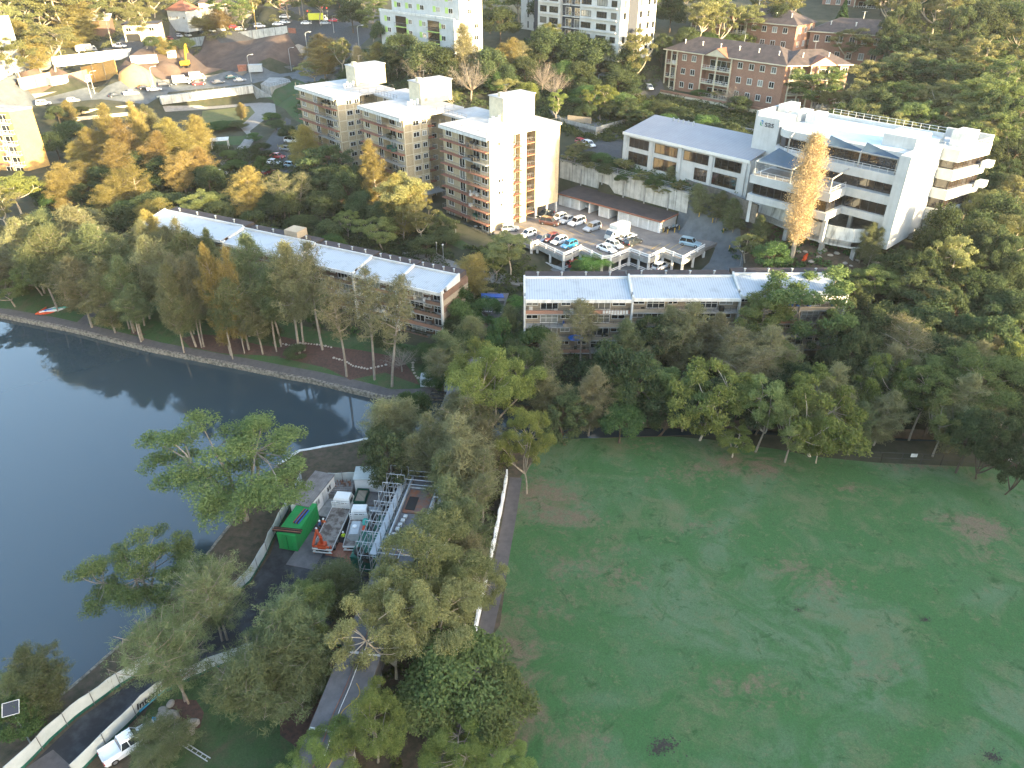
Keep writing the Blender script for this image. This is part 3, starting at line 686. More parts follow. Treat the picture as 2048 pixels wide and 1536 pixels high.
# ---------------------------------------------------------------- long five-storey flats with white metal roofs
def flats(name,label,org,rz,units,z0,fh,wallm,eave,depth,rise,rails_m='rail',gable='brickd',n=5,flip=False):
    root=empty(name,(org[0],org[1],0),R(rz),label,'apartment block')
    x=0
    for ui,(w,dz,dy) in enumerate(units):
        e=eave+dz; y0=dy
        mb=MB(); mb.box(x,y0+1.2,z0-3,x+w,y0+depth+3,e-.15); part(mb,'wall',wallm,root)
        # main sheet roof
        mb=MB(); mb.add([(x+.3,y0-.55,e),(x+w-.05,y0-.55,e),(x+w-.05,y0+depth,e+rise),(x+.3,y0+depth,e+rise),(x+.3,y0-.55,e-.12),(x+w-.05,y0-.55,e-.12),(x+w-.05,y0+depth,e+rise-.12),(x+.3,y0+depth,e+rise-.12)],[(0,1,2,3),(7,6,5,4),(0,4,5,1),(1,5,6,2),(2,6,7,3),(3,7,4,0)])
        part(mb,'roof','whitemetal',root)
        mb=MB(); mb.box(x+.3,y0-.75,e-.55,x+w-.05,y0-.56,e+.02); part(mb,'gutter','paintedc',root)
        mb=MB(); mb.box(x+.3,y0+depth+.02,e-.2,x+w-.05,y0+depth+.3,e+rise+.35); part(mb,'parapet','white',root)
        mb=MB(); mb.box(x+.3,y0+depth+.3,e-.2,x+w-.05,y0+depth+3.2,e+rise-.0); part(mb,'rear_roof','deckroof',root)
        for i in range(4):
            v=MB(); vx=x+w*(i+.6)/4.3; v.cyl((vx,y0+depth+1.4,e+rise),(vx,y0+depth+1.4,e+rise+.55),.14,n=6); v.cyl((vx,y0+depth+1.4,e+rise+.55),(vx,y0+depth+1.4,e+rise+.65),.24,n=6); part(v,'roof_vent','galv',root)
        # party fins
        for fx in ([x] if ui else [x])+([x+w] if ui==len(units)-1 else []):
            mb=MB(); s_=.3
            mb.add([(fx-.02,y0-.62,z0-2.5),(fx+s_-.02,y0-.62,z0-2.5),(fx+s_-.02,y0-.62,e+.25),(fx-.02,y0-.62,e+.25),(fx-.02,y0+.2,z0-2.5),(fx+s_-.02,y0+.2,z0-2.5),(fx+s_-.02,y0+.2,e+.3),(fx-.02,y0+.2,e+.3)],
             [(0,1,2,3),(5,4,7,6),(1,5,6,2),(4,0,3,7),(3,2,6,7),(0,4,5,1)])
            part(mb,'party_fin','white',root)
            mb=MB(); mb.add([(fx-.03,y0+1.2,e-.3),(fx+s_-.01,y0+1.2,e-.3),(fx+s_-.01,y0+depth+.3,e-.3),(fx-.03,y0+depth+.3,e-.3),(fx-.03,y0+1.2,e+.45),(fx+s_-.01,y0+1.2,e+.45),(fx+s_-.01,y0+depth+.3,e+rise+.55),(fx-.03,y0+depth+.3,e+rise+.55)],
              [(3,2,1,0),(4,5,6,7),(0,1,5,4),(1,2,6,5),(2,3,7,6),(3,0,4,7)]); part(mb,'parapet','white',root)
        for k in range(n):
            z=e-.4-(k+1)*fh+.12
            # bays : window | wide sliding doors | window | doors
            q=w/8.7 if w>13 else w/8.7
            spec=[(.9,1.6,.85,1.2,0),(3.1,2.6,.1,2.05,1),(5.2,1.4,.85,1.2,0),(7.4,2.1,.1,2.05,1)]
            if w>13: spec=[(1.3,1.9,.85,1.2,0),(4.0,2.8,.1,2.05,1),(6.6,1.5,.85,1.2,0),(9.4,1.5,.85,1.2,0),(12.2,2.8,.1,2.05,1),(14.9,2.1,.8,1.25,0)]; q=w/16.6
            for bx,bw,bz,bh,dr in spec:
                if flip: bx=(w/q)-bx
                win(root,x+bx*q,y0+1.2,z+bz,bw*q,bh,0,mull=2 if dr else 1,tr=.45 if dr and (k+ui)%2 else 0)
            if k<n:
                b_=MB(); b_.box(x+.3,y0-.35,z-.22,x+w-.02,y0+1.2,z); part(b_,'balcony_slab','conc',root)
                segs=[(0,.36),(.36,.64),(.64,1)]
                for a,c in segs:
                    if (k*3+ui+int(a*10))%4!=3: b_=MB(); b_.box(x+.32+(w-.36)*a,y0-.33,z,x+.3+(w-.36)*c,y0-.2,z+.62); part(b_,'brick_band',wallm if (k+ui)%3 else 'brick',root)
                rails(root,[(x+.35,y0-.27,z+.3),(x+w-.08,y0-.27,z+.3)],h=.75,post=1.3,bars=1,m=rails_m,t=.045)
                cl=MB()
                for i in range(RB.randint(2,6)):
                    xx=x+RB.uniform(.6,w-.6); cl.box(xx-RB.uniform(.1,.4),y0+RB.uniform(.0,.3),z+.01,xx+RB.uniform(.1,.4),y0+RB.uniform(.5,.9),z+RB.uniform(.4,1.2))
                part(cl,'balcony_furniture',RB.choice(['paintedc','blk','bush','blue','frame','rail']),root)
        x+=w
    return root
# left block runs back along the far bank
fl=flats('brick_flats','long brown brick block of flats with white metal roof, behind the trees of the far bank',(-12.1,118.1),153.5-180,[(9.3,0,0)],3,2.42,'brickd',13.0,5.5,.7) if False else None
def leftflats():
    d=R(153.5-180); ux,uy=math.cos(d),math.sin(d)
    total=72.0
    org=(-12.1-ux*total+0,118.0-uy*total)
    units=[(22.0,.9,.0),(18.0,.5,.0),(13.3,.2,.0),(9.3,0.,.0),(9.4,0.,.0)]
    r=flats('brick_flats','long brown brick block of flats with white metal roof behind the far bank',org,153.5-180,units,3,2.42,'brickd',13.0,5.5,.7,flip=False)
    # striped gable at the near end
    X=total; mb=MB(); mb.box(X+.30,-.1,0,X+.34,8.5,12.7); part(mb,'gable_wall','brickd',r)
    for k in range(5):
        z=12.7-(k+1)*2.42; b=MB(); b.box(X+.34,-.1,z+.05,X+.36,8.5,z+1.15); part(b,'brick_stripe','bricktan',r)
    # brown stair head boxes on the rear roof
    for xx in (34,):
        b=MB(); b.prism([(xx-1.6,6),(xx+1.6,6),(xx+1.6,9),(xx-1.6,9)],13.4,15.6); part(b,'stair_head','bricktan',r)
    return r
leftflats()
flats('tan_flats','broad tan brick block of flats with three white corrugated roofs below the car park',(2.0,113.4),0,[(17.9,0,0),(18.0,.35,-.2),(17.6,.55,.3)],3,2.5,'bricktan',14.0,5.6,1.0,rails_m='frameD')
# laundry and umbrella on the tan flats
mb=MB()
for i in range(9):
    x=15.2+i*.48; h=RB.uniform(.5,.9); mb.box(x,113.1-.35,12.0-h,x+.36,113.12-.3,12.0)
tag(mb.build('laundry',M['line']),'row of white washing hung along the top right balcony of the first tan flat','laundry')
def cone_umb(x,y,z,m,label):
    root=empty('umbrella',(x,y,z),0,label,'umbrella'); mb=MB(); mb.cyl((0,0,0),(0,0,2.1),.04,n=6); part(mb,'pole','galv',root); mb=MB(); mb.cyl((0,0,1.75),(0,0,2.3),1.3,.08,n=8); part(mb,'canopy',m,root)
cone_umb(10.8,112.4,5.3,'blue','blue umbrella open on a lower balcony of the tan flats')
# blue tarp and kit at the head of the concrete channel
# ---------------------------------------------------------------- office with curved terraces
def office():
    rz=-47; O=(47.1,147.5)
    root=empty('office_building',(O[0],O[1],.65),R(rz),'white office building with stacked terraces, dark glass bands and a curved concrete deck','office building')
    c,s=math.cos(R(rz)),math.sin(R(rz))
    def loc(p): dx,dy=p[0]-O[0],p[1]-O[1]; return (dx*c+dy*s,-dx*s+dy*c)
    def pb(name,m,poly,z0,z1):
        mb=MB(); mb.prism(poly,z0,z1); return part(mb,name,m,root)
    # tall blank end with the sign
    pb('end_wall','white',[(-6.8,10.4),(-1.3,10.4),(-1.3,21.9),(-6.8,21.9)],13,32.6)
    pb('parapet','white',[(-6.8,10.4),(-6.2,10.4),(-6.2,21.9),(-6.8,21.9)],32.6,33.5)
    for i in range(3): pb('roof_light','white',[(-5.8+i*3.2,17),(-3.6+i*3.2,17),(-3.6+i*3.2,22),(-5.8+i*3.2,22)],32.6-(i>0)*1.5,34.0-(i>0)*.9)
    curve=[(-1.25,11.0),(-.9,9.6),(-.2,8.3),(.8,7.4),(2.2,6.9),(4,6.7)]
    # storey bands (spandrels) and glass behind them
    low=lambda i:[(0+i,0+i),(16.8-i,0+i),(16.8-i,6.2),(25-i,6.2+i),(25-i,26),(-6.0,26),(-6.0,22),(-1.25,22),(-1.25,11),(0+i,9)]
    for zt,th in ((24.0,1.6),(20.2,1.35)):
        pb('spandrel','white',low(0),zt-th,zt)
    terr=MB(); terr.prism([(.5,.5),(16.4,.5),(16.4,6.6),(.5,6.6)],23.99,24.02); part(terr,'terrace_floor','path',root)
    def glassband(pl,z0,z1,nm='window_band',step=1.5):
        mb=MB()
        fr=MB()
        for a,b in zip(pl,pl[1:]):
            a=Vector(a); b=Vector(b); d=(b-a); L_=d.length; d.normalize(); n=Vector((-d.y,d.x))
            mb.prism([tuple(a),tuple(b),tuple(b+n*.15),tuple(a+n*.15)],z0+.001,z1-.001)
            k=max(1,int(L_/step))
            for i in range(k+1):
                p=a+d*(L_*i/k); fr.box(p.x-.05,p.y-.05,z0+.002,p.x+.05,p.y+.05,z1-.002)
        o=part(mb,nm,'glassd',root); setp(fr.build('mullion',M['frameD']),o); return o
    i=.7
    glassband([(i,9),(i,i),(16.8-i,i),(16.8-i,6.9)],20.2,22.4); glassband([(16.8,6.9),(25-i,6.9),(25-i,21)],20.2,22.4)
    # open parking level: inner core and posts
    pb('core_wall','conc',[(3,12),(14,12),(14,24),(3,24)],12,18.84)
    for p in ((.4,1.4),(16.3,1.4),(24.5,6.6),(17.4,10)):
        mb=MB(); mb.box(p[0]-.35,p[1]-.35,14.1,p[0]+.35,p[1]+.35,18.84); part(mb,'column','white',root)
    # terrace-level glass and upper band
    glassband([(-.9,9.8),(1.2,7.9),(25-i,7.6),(25-i,21)],24.0,26.1)
    up=curve+[(25,6.4),(25,24),(-1.25,24)]
    pb('spandrel','white',up,26.1,27.75)
    glassband([(-1.0,11.6),(-.3,10.2),(1.3,9.2),(24.3,9.2),(24.3,20)],27.76,29.9)
    pb('roof_slab','white',[(-1.25,11.2),(-.4,9.8),(.8,8.8),(2.2,8.5),(24.8,8.5),(24.8,26),(-6.0,26),(-6.0,21.95),(-1.25,21.95)],29.9,31.3)
    rf=MB(); rf.prism([(-.6,12.2),(1.5,9.6),(23.8,9.6),(23.8,25.2),(-.6,25.2)],31.3,31.32); part(rf,'roof_membrane','roofp',root)
    for a,b in (((-1.25,25.4),(24.8,25.4)),): pb('parapet','white',[a,b,(b[0],b[1]+.6),(a[0],a[1]+.6)],31.3,32.0)
    rails(root,[(2,26,32.0),(24.8,26,32.0)],post=1.6,m='railw')
    # corner pier, rear wing
    pb('pier','white',[(25.02,5.6),(27.0,5.6),(27.0,15),(25.02,15)],14.6,31.6)
    pb('pier','white',[(25.02,15.02),(26.5,15.02),(26.5,21.4),(25.02,21.4)],14.6,30.5)
    pb('plant_room','white',[(19,11.5),(25,11.5),(25,18),(19,18)],31.33,33.4)
    W=lambda i:[(23+i,21.5+i),(29.6-i,21.5+i),(31.6-i,32),(23+i,32)]
    for zt,th in ((30.4,2.2),(26.6,1.9),(22.8,1.8),(18.9,2.4)): pb('wing_spandrel','white',W(0),zt-th,zt)
    for z0,z1 in ((26.6,28.2),(22.8,24.7),(18.9,21.0)): glassband([(26.4,22.3),(29.0,22.3),(30.9,31.5)],z0,z1); 
    pb('wing_wall','white',[(25.0,21.52),(26.4,21.52),(26.4,31.4),(25.0,31.4)],12,30.39)
    pb('wing_base','white',[(24,23),(29,23),(30.8,31.6),(24,31.6)],9,16.3)
    rails(root,[(25,21.8,30.4),(29.4,21.8,30.4),(31.2,31.4,30.4)],post=1.4,m='railw')
    pb('plant_box','paintedc',[(26.5,24),(29,24),(29.6,29),(26.5,29)],30.45,33.0)
    pb('parapet','white',[(23,31.2),(31.3,31.2),(31.5,32),(23,32)],30.4,31.9)
    for k in range(3): 
        z=27.2-k*3.85; pb('sun_fin','white',[(31.4,29.5),(32.9,30),(33.0,32),(31.6,31.8)],z-1.0,z+.2)
    # pitched rails and terrace frames
    rails(root,[(.3,6.5,24.0),(.3,.3,24.0),(16.5,.3,24.0),(16.5,6,24.0)],h=.9,post=1.5,m='railw')
    rails(root,[(2.5,7.0,27.75),(24.7,6.7,27.75)],h=.9,post=1.5,m='railw')
    def frame(xs,y0,y1,z0,h):
        mb=MB()
        for x in xs:
            mb.cyl((x,y0,z0),(x,y0,z0+h),.17,n=6); mb.cyl((x,y0,z0+h),(x,min(y1,8.3),z0+h+.75),.15,n=6)
        mb.cyl((xs[0],y0,z0+h),(xs[-1],y0,z0+h),.13,n=6); part(mb,'awning_frame','conc',root)
    frame((3.2,10.5,17.5,24.4),7.0,9.3,27.75,2.7); frame((.5,8.2,16.2),.5,6.8,24.0,2.5)
    def sail(a,b,c_,d_):
        mb=MB(); n=6
        vs=[]
        A,B,C_,D_=map(Vector,(a,b,c_,d_))
        for i in range(n+1):
            for j in range(n+1):
                u,v=i/n,j/n; p=(A*(1-u)+B*u)*(1-v)+(D_*(1-u)+C_*u)*v; p.z-=.5*math.sin(math.pi*u)*math.sin(math.pi*v)
                vs.append(tuple(p))
        fs=[(i*(n+1)+j,i*(n+1)+j+1,(i+1)*(n+1)+j+1,(i+1)*(n+1)+j) for i in range(n) for j in range(n)]
        mb.add(vs,fs); o=part(mb,'shade_sail','bluesail',root); md=o.modifiers.new('t','SOLIDIFY'); md.thickness=.03
    sail((10.6,6.9,30.4),(17.4,6.9,30.4),(17.0,8.35,30.6),(10.6,8.4,32.0)); sail((17.6,6.9,30.4),(24.4,6.9,30.4),(24.2,8.35,30.4),(17.6,8.4,32.0)); sail((.6,.6,26.5),(8.0,.6,26.4),(7.8,6.6,26.6),(1.5,6.7,28.2))
    # curved base deck
    outer=[loc(P(a,b,14.65)) for a,b in ((1493,428),(1530,441),(1580,461),(1620,478),(1660,489),(1700,496),(1740,496),(1766,488),(1785,472),(1800,450),(1812,428))]
    inner=[(24,22),(-5,22)]
    pl=outer+inner
    mb=MB(); mb.prism(pl,14.2,15.2); part(mb,'deck_floor','conc',root)
    mb=MB(); q=[Vector(p) for p in outer]; secs=[]
    for i_,p in enumerate(q):
        d=(q[min(i_+1,len(q)-1)]-q[max(i_-1,0)]).normalized(); nn=Vector((-d.y,d.x))
        a=p; b=p+nn*.5; secs.append([(a.x,a.y,13.9),(a.x,a.y,15.0),(a.x+nn.x*.15,a.y+nn.y*.15,15.1),(b.x,b.y,17.5),(b.x+nn.x*.25,b.y+nn.y*.25,17.5),(b.x+nn.x*.25,b.y+nn.y*.25,13.9)])
    mb.loft(secs); part(mb,'curved_parapet','concs',root)
    for a,b in ((1568,463),(1640,487),(1705,497),(1745,497)):
        p=loc(P(a,b,14.65)); mb=MB(); mb.box(p[0]-.4,p[1]+.6,6,p[0]+.4,p[1]+1.6,14.19); part(mb,'pier_column','conc',root)
    # sign
    def text(body,size,x,y,z,m,rx=90,name='sign_lettering',ext=.03,par=root,rzz=0,bold=0):
        cu=bpy.data.curves.new(name,'FONT'); cu.body=body; cu.size=size; cu.extrude=ext; cu.offset=bold
        o=bpy.data.objects.new(name,cu); COL.objects.link(o)
        dg=bpy.context.evaluated_depsgraph_get(); me=bpy.data.meshes.new_from_object(o.evaluated_get(dg)); bpy.data.objects.remove(o); me.materials.clear(); me.materials.append(M[m])
        o=bpy.data.objects.new(name,me); COL.objects.link(o); o.location=(x,y,z); o.rotation_euler=(R(rx),0,R(rzz)); return setp(o,par)
    text('sas',1.8,-4.55,10.34,30.75,'signtxt')
    mb=MB()
    for sgn,m_ in ((1,0),(-1,1)):
        mb.mi=m_; pts=[(-5.25+sgn*(.24*math.cos(t)+.02)-.0,10.33,31.35+sgn*(.34*math.sin(t)+.14)) for t in [R(-60+k*25) for k in range(9)]]
        mb.tube(pts,[.05+.07*math.sin(math.pi*k/8) for k in range(9)],n=5)
    part(mb,'sign_emblem',['signblue','signgreen'],root)
    globals()['TEXT']=text
    return root
M['roofp']=mat('pale_roof_blue_shade_cast',(.60,.66,.68),(.50,.56,.60),scale=.18,rough=.5,contrast=(.4,.6))  # bluish cast of open shade put into the pale roof colour
M['signtxt']=mat('dark_sign_letters',(.05,.06,.07),amt=.05); M['signblue']=mat('sign_blue',(.03,.2,.4),amt=.05); M['signgreen']=mat('sign_green',(.1,.35,.2),amt=.05)
off=office()

# ---------------------------------------------------------------- grey-roofed annex
def annex():
    root=empty('office_annex',(26.0,177.4,0),R(-47),'two-storey white annex with plain grey roof left of the office building','annex')
    L=33
    mb=MB(); mb.box(0,0.3,15,L,11,25.6); part(mb,'wall','white',root)
    M['annexroof']=mat('grey_metal_roof',(.30,.30,.32),(.26,.26,.28),scale=.3,rough=.6,stripe=(0,.8,.15))
    mb=MB(); mb.add([(-.3,-.2,25.7),(L,-.2,25.7),(L,11.3,27.8),(-.3,11.3,27.8),(-.3,-.2,25.5),(L,-.2,25.5),(L,11.3,27.6),(-.3,11.3,27.6)],[(0,1,2,3),(7,6,5,4),(0,4,5,1),(1,5,6,2),(2,6,7,3),(3,7,4,0)]); part(mb,'roof','annexroof',root)
    mb=MB(); mb.box(-.35,-.3,25.15,L,-.21,25.75); part(mb,'gutter','frame',root)
    mb=MB(); mb.add([(-.25,.3,25.5),(0,.3,25.5),(0,11,25.5),(-.25,11,25.5),(-.25,.3,25.6),(0,.3,25.6),(0,11,27.5),(-.25,11,27.5)],[(3,2,1,0),(4,5,6,7),(0,1,5,4),(1,2,6,5),(2,3,7,6),(3,0,4,7)]); part(mb,'gable_infill','white',root)
    for x,w in ((4.2,5.6),(11.8,6.2),(19.8,6.4),(27.8,6.4)):
        win(root,x,.3,22.6,w,2.1,0,mull=3,gl='glassd',fr='frameD')
    for x,w in ((4.2,5.6),(11.8,6.2),(21.5,3.4),(27.4,6.0)):
        win(root,x,.3,19.0,w,2.6,0,mull=3,gl='glassd',fr='frameD')
    for x in (.25,7.7,15.7,23.7,31.8): mb=MB(); mb.box(x-.45,0,15,x+.45,.3,25.5); part(mb,'pilaster','white',root)
    for i in range(5):
        v=MB(); v.cyl((6+i*1.4,10,27.5),(6+i*1.4,10,28.3),.2,n=8); part(v,'roof_vent','galv',root)
    return root
annex()
# concrete planters and their shrubs come with the plants
for px,py,l in ((1395,362,'blue-grey planter box outside the annex doors, left one'),(1462,376,'blue-grey planter box outside the annex doors, nearest the office')):
    x,y,z=P(px,py,18.8); mb=MB(); mb.box(-2.8,-.7,0,2.8,.7,.7); mb.box(-2.9,-.8,.7,2.9,.8,.78); tag(mb.build('planter',M['slate'] if 'slate' in M else M['conc'],None,loc=(x,y,gz(x,y)),rz=R(-47)),l,'planter','planter boxes outside the annex')
# ---------------------------------------------------------------- garages below the stained retaining wall
def garages():
    root=empty('garage_row',(11.2,175.4,9.15),R(-42.5),'low row of cream garages with a dark flat roof below the stained retaining wall','garages')
    L=28.5
    mb=MB(); x=0
    cuts=[(6.4,8.9),(9.3,11.8),(14.8,17.2)]; x=0; mb.box(0,7.6,0,L,7.8,2.7)
    for a,b in cuts+[(L,L)]:
        if a>x: mb.box(x,0,0,a,.2,2.7)
        mb.box(a-.12,.21,0,a,7.58,2.68); x=b
    mb.box(L-.2,.21,0,L,7.59,2.7); mb.box(0,.21,0,.2,7.59,2.7); part(mb,'wall','whitep',root)
    mb=MB(); mb.box(-.2,-.5,2.71,L+.3,8.2,2.9); part(mb,'roof','deckroof',root)
    mb=MB(); mb.box(-.2,-.56,2.6,L+.3,-.5,2.95); mb.box(L+.3,-.56,2.6,L+.36,8.2,2.95); part(mb,'fascia','rust',root)
    for i in range(8):
        d0=17.3+i*1.4
    for a in (1.0,3.7,12.2,17.5,20.2,22.9,25.6):
        d=MB(); d.box(a,-.04,.05,a+2.3,0,2.3); part(d,'garage_door','paintedc',root)
garages()
def retaining():
    root=empty('retaining_wall',(11.9,186.0,0),R(-45.2),'tall stained white concrete retaining wall behind the garages','retaining wall')
    L=37.5
    mb=MB(); mb.box(0,0,8,L,.5,16.9); part(mb,'wall','concw',root)
    mb=MB(); mb.box(L-.5,.5,8,L,5,16.9); part(mb,'return_wall','concw',root)
    for x in (7,13.5,20,26,32.5):
        p=MB(); p.box(x-.15,-.12,8,x+.15,0,16); part(p,'rib','conc',root)
    mb=MB(); mb.box(0,-.15,16.9,L,.6,17.15); part(mb,'coping','conc',root)
    rails(root,[(0,.2,17.15),(L,.2,17.15),(L-.2,5,17.15)],h=1.1,post=2.2,m='galv',bars=3)
retaining()
# ---------------------------------------------------------------- saw-tooth car park deck
zig=[(1063,484),(1075,481),(1128,506),(1161.6,491),(1183.6,501.6),(1205,512),(1222,511),(1260,496),(1299,510),(1327.5,496.5),(1367,512),(1410,488)]
ZG=[P(a,b,10.2)[:2] for a,b in zig]
def carpark():
    root=empty('car_park_deck',(0,0,0),0,'raised concrete car park deck with a saw-tooth white-railed edge','car park')
    back=[(43.5,150.5),(41,154.5),(36,156.5),(15,177.5),(9,182),(2,170),(-1.5,163),(-3.5,160.2),(-4.0,156)]
    pl=ZG+back
    mb=MB(); mb.prism(pl,8.55,9.2); mb.mi=0; part(mb,'deck_slab','carpark',root)
    mb=MB()
    for a,b in zip(ZG,ZG[1:]):
        a=Vector(a);b=Vector(b);d=(b-a).normalized();n=Vector((d.y,-d.x)); mb.prism([tuple(a),tuple(b),tuple(b+n*.12),tuple(a+n*.12)],8.3,9.35)
    part(mb,'edge_beam','conc',root)
    for a,b in zip(ZG,ZG[1:]):
        mb=MB()
        for h in (9.75,10.15): 
            A=Vector((*a,h)); B=Vector((*b,h)); d=(B-A).normalized(); n=Vector((-d.y,d.x,0))*.07
            mb.prism([tuple((A+n).xy),tuple((B+n).xy),tuple((B-n).xy),tuple((A-n).xy)],h-.1,h+.1)
        k=max(1,round((B-A).length/2.6))
        for i in range(k+1):
            p=A+(B-A)*i/k
            if i==k: continue
            e_=.2 if i==0 else .11; mb.box(p.x-e_,p.y-e_,8.25 if e_>.15 else 9.2,p.x+e_,p.y+e_,10.32)
        part(mb,'railing','railw',root)
    for i,(a,b) in enumerate(ZG):
        c=MB(); c.box(a-.25,b-.2,4.5,a+.25,b+.3,8.54); part(c,'column','paintedc',root)
    for (a,b),(c_,d_) in zip(ZG,ZG[1:]):
        if math.hypot(c_-a,d_-b)>5:
            c=MB(); x,y=(a+c_)/2,(b+d_)/2; c.box(x-.22,y-.2,4.5,x+.22,y+.25,8.53); part(c,'column','paintedc',root)
    # lower level floor and parapets
    low=[(1.5,149),(10.4,140.6),(16,142),(24,139.6),(33,139.5),(43,143),(46,150),(30,158),(5,160)]
    mb=MB(); mb.prism(low,5.2,6.35); part(mb,'lower_floor','roadg',root)
    mb=MB(); mb.prism([(2,161),(33,156),(33,156.4),(2,161.4)],6.36,8.5); part(mb,'lower_rear_wall','conc',root)
    mb=MB(); mb.prism([ZG[0],ZG[2],(ZG[2][0]+.2,ZG[2][1]-.3),(ZG[0][0]-.2,ZG[0][1]-.3)],4.5,6.9); part(mb,'lower_wall','paintedc',root)
    for s_,e_ in ((2,3),(6,7),(7,8),(8,9)):
        A=Vector((*ZG[s_],6.35)); B=Vector((*ZG[e_],6.35)); mb=MB()
        for h in (6.75,7.1):
            mb.cyl((A.x,A.y-.1,h),(B.x,B.y-.1,h),.09,n=4)
        part(mb,'lower_rail','railw',root)
    # bay lines on the deck, a few mm proud
    mb=MB(); 
    for i in range(12):
        p=Vector((2.2,159.5))+Vector((.69,-.72))*0+Vector((.66,.75))*0
    def line(px0,py0,px1,py1,m): 
        a=Vector(P(px0,py0,9.2)[:2]); b=Vector(P(px1,py1,9.2)[:2]); d=(b-a).normalized(); n=Vector((-d.y,d.x))*.06; m.prism([tuple(a-n),tuple(b-n),tuple(b+n),tuple(a+n)],9.204,9.208)
    for k in range(7): line(1040+k*21,452+k*1.2,1064+k*21,464+k*1.2,mb)
    for k in range(9): line(1093+k*17,480+k*2,1110+k*17,474+k*2,mb)
    for k in range(4): line(1300+k*18,500,1322+k*18,487,mb)
    part(mb,'bay_lines','liney',root)
carpark()
# ---------------------------------------------------------------- hillside brick apartments with hipped tile roofs
def hip(root,x0,y0,x1,y1,ze,zr,over=.7,m='tile',name='roof'):
    x0-=over;y0-=over;x1+=over;y1+=over; w=min(x1-x0,y1-y0)/2
    mb=MB()
    if x1-x0>y1-y0: r0=(x0+w,(y0+y1)/2,zr); r1=(x1-w,(y0+y1)/2,zr)
    else: r0=((x0+x1)/2,y0+w,zr); r1=((x0+x1)/2,y1-w,zr)
    vs=[(x0,y0,ze),(x1,y0,ze),(x1,y1,ze),(x0,y1,ze),r0,r1]
    if x1-x0>y1-y0: fs=[(0,1,5,4),(1,2,5),(2,3,4,5),(3,0,4)]
    else: fs=[(0,1,4),(1,2,5,4),(2,3,5),(3,0,4,5)]
    fs.append((3,2,1,0)); mb.add(vs,fs); return part(mb,name,m,root)
def brickapt(org,rz,L,D,z0,zt,nf,label,rise=3.6,balc=(),gables=(),vents=4,wallm='brick',wcols=None,side_left_balc=True):
    root=empty('brick_apartments',(org[0],org[1],0),R(rz),label,'apartment block')
    fh=(zt-z0)/nf
    mb=MB(); pl=[(0,0)]
    for a,b in balc: pl+=[(a,0),(a,1.8),(b,1.8),(b,0)]
    pl+=[(L,0),(L,D),(0,D)]; mb.prism(pl,z0-3,zt); part(mb,'wall',wallm,root)
    hip(root,0,0,L,D,zt,zt+rise)
    mb=MB(); mb.box(-.75,-.8,zt-.22,L+.75,-.70,zt+.03); part(mb,'gutter','creamlight',root)
    for a,b in balc:
        for k in range(nf):
            z=zt-(k+1)*fh
            s_=MB(); s_.box(a-.1,-.7,z-.25,b+.1,1.8,z); part(s_,'balcony','creamlight',root)
            rails(root,[(a,-.6,z),(b,-.6,z)],h=1,post=.8,m='railw',bars=2); win(root,(a+b)/2,1.8,z+.05,(b-a)*.75,2.2,0,mull=3)
            cl=MB()
            for i in range(3):
                xx=RB.uniform(a+.5,b-.5); cl.box(xx-.3,-.1,z+.01,xx+.3,.5,z+RB.uniform(.6,1))
            part(cl,'balcony_furniture',RB.choice(['paintedc','blk','bush']),root)
        cc=MB(); 
        for xx in (a,(a+b)/2,b): cc.box(xx-.15,-.62,z0,xx+.15,-.3,zt-.25)
        part(cc,'balcony_post','creamlight',root)
    for g in gables:
        mb=MB(); mb.add([(g-3.6,-1.0,zt-.1),(g+3.6,-1.0,zt-.1),(g,-1.0,zt+1.8),(g-3.6,-.8,zt-.1),(g+3.6,-.8,zt-.1),(g,-.8,zt+1.8)],[(0,1,2),(5,4,3),(0,3,4,1),(1,4,5,2),(2,5,3,0)]); part(mb,'gable_front','creamlight',root)
        mb=MB(); mb.add([(g-3.9,-1.1,zt-.12),(g,-1.1,zt+1.95),(g,4.5,zt+1.95),(g-3.9,-.0,zt-.12),(g+3.9,-1.1,zt-.12),(g+3.9,-.0,zt-.12)],[(0,1,2,3),(1,4,5,2)]); o=part(mb,'gable_roof','tiler',root); md=o.modifiers.new('t','SOLIDIFY'); md.thickness=.12
    for wx in (wcols or [x for x in np.arange(2,L-1,3.4) if not any(a-1<x<b+1 for a,b in balc)]):
        for k in range(nf): 
            z=zt-(k+1)*fh; win(root,wx,0,z+fh*.36,1.5,fh*.42,0)
            s_=MB(); s_.box(wx-.8,-.12,z+fh*.36-.16,wx+.8,0,z+fh*.36); part(s_,'sill','creamlight',root)
    for wy in np.arange(2.5,D-1,3.6):
        for k in range(nf):
            z=zt-(k+1)*fh; win(root,L,wy,z+fh*.36,1.3,fh*.42,90)
            if side_left_balc is False: win(root,0,wy,z+fh*.36,1.3,fh*.42,-90)
    for i in range(vents):
        v=MB(); x=L*(i+.7)/(vents+.4); v.cyl((x,D*.22,zt+.3),(x,D*.22,zt+rise*.45+1.0),.13,n=6); v.cyl((x,D*.22,zt+rise*.45+1.0),(x,D*.22,zt+rise*.45+1.2),.25,n=6); part(v,'roof_vent','paintedc',root)
    mb=MB(); mb.cyl((L*.55,D*.5,zt+rise-.3),(L*.55,D*.5,zt+rise+2),.05,n=4); mb.cyl((L*.55-.8,D*.5,zt+rise+1.9),(L*.55+.8,D*.5,zt+rise+1.9),.04,n=4); part(mb,'aerial','galv',root)
    return root
b1=brickapt((45.2,237.2),-47.5,38.5,13,24,35,3,'largest orange brick apartment building with dark hipped roof, above the annex',rise=3.4,balc=((0.4,4.2),(13.0,22.4)),gables=(17.6,),vents=6,wcols=[6.5,9.8,25,28.5,31.8,35.2])
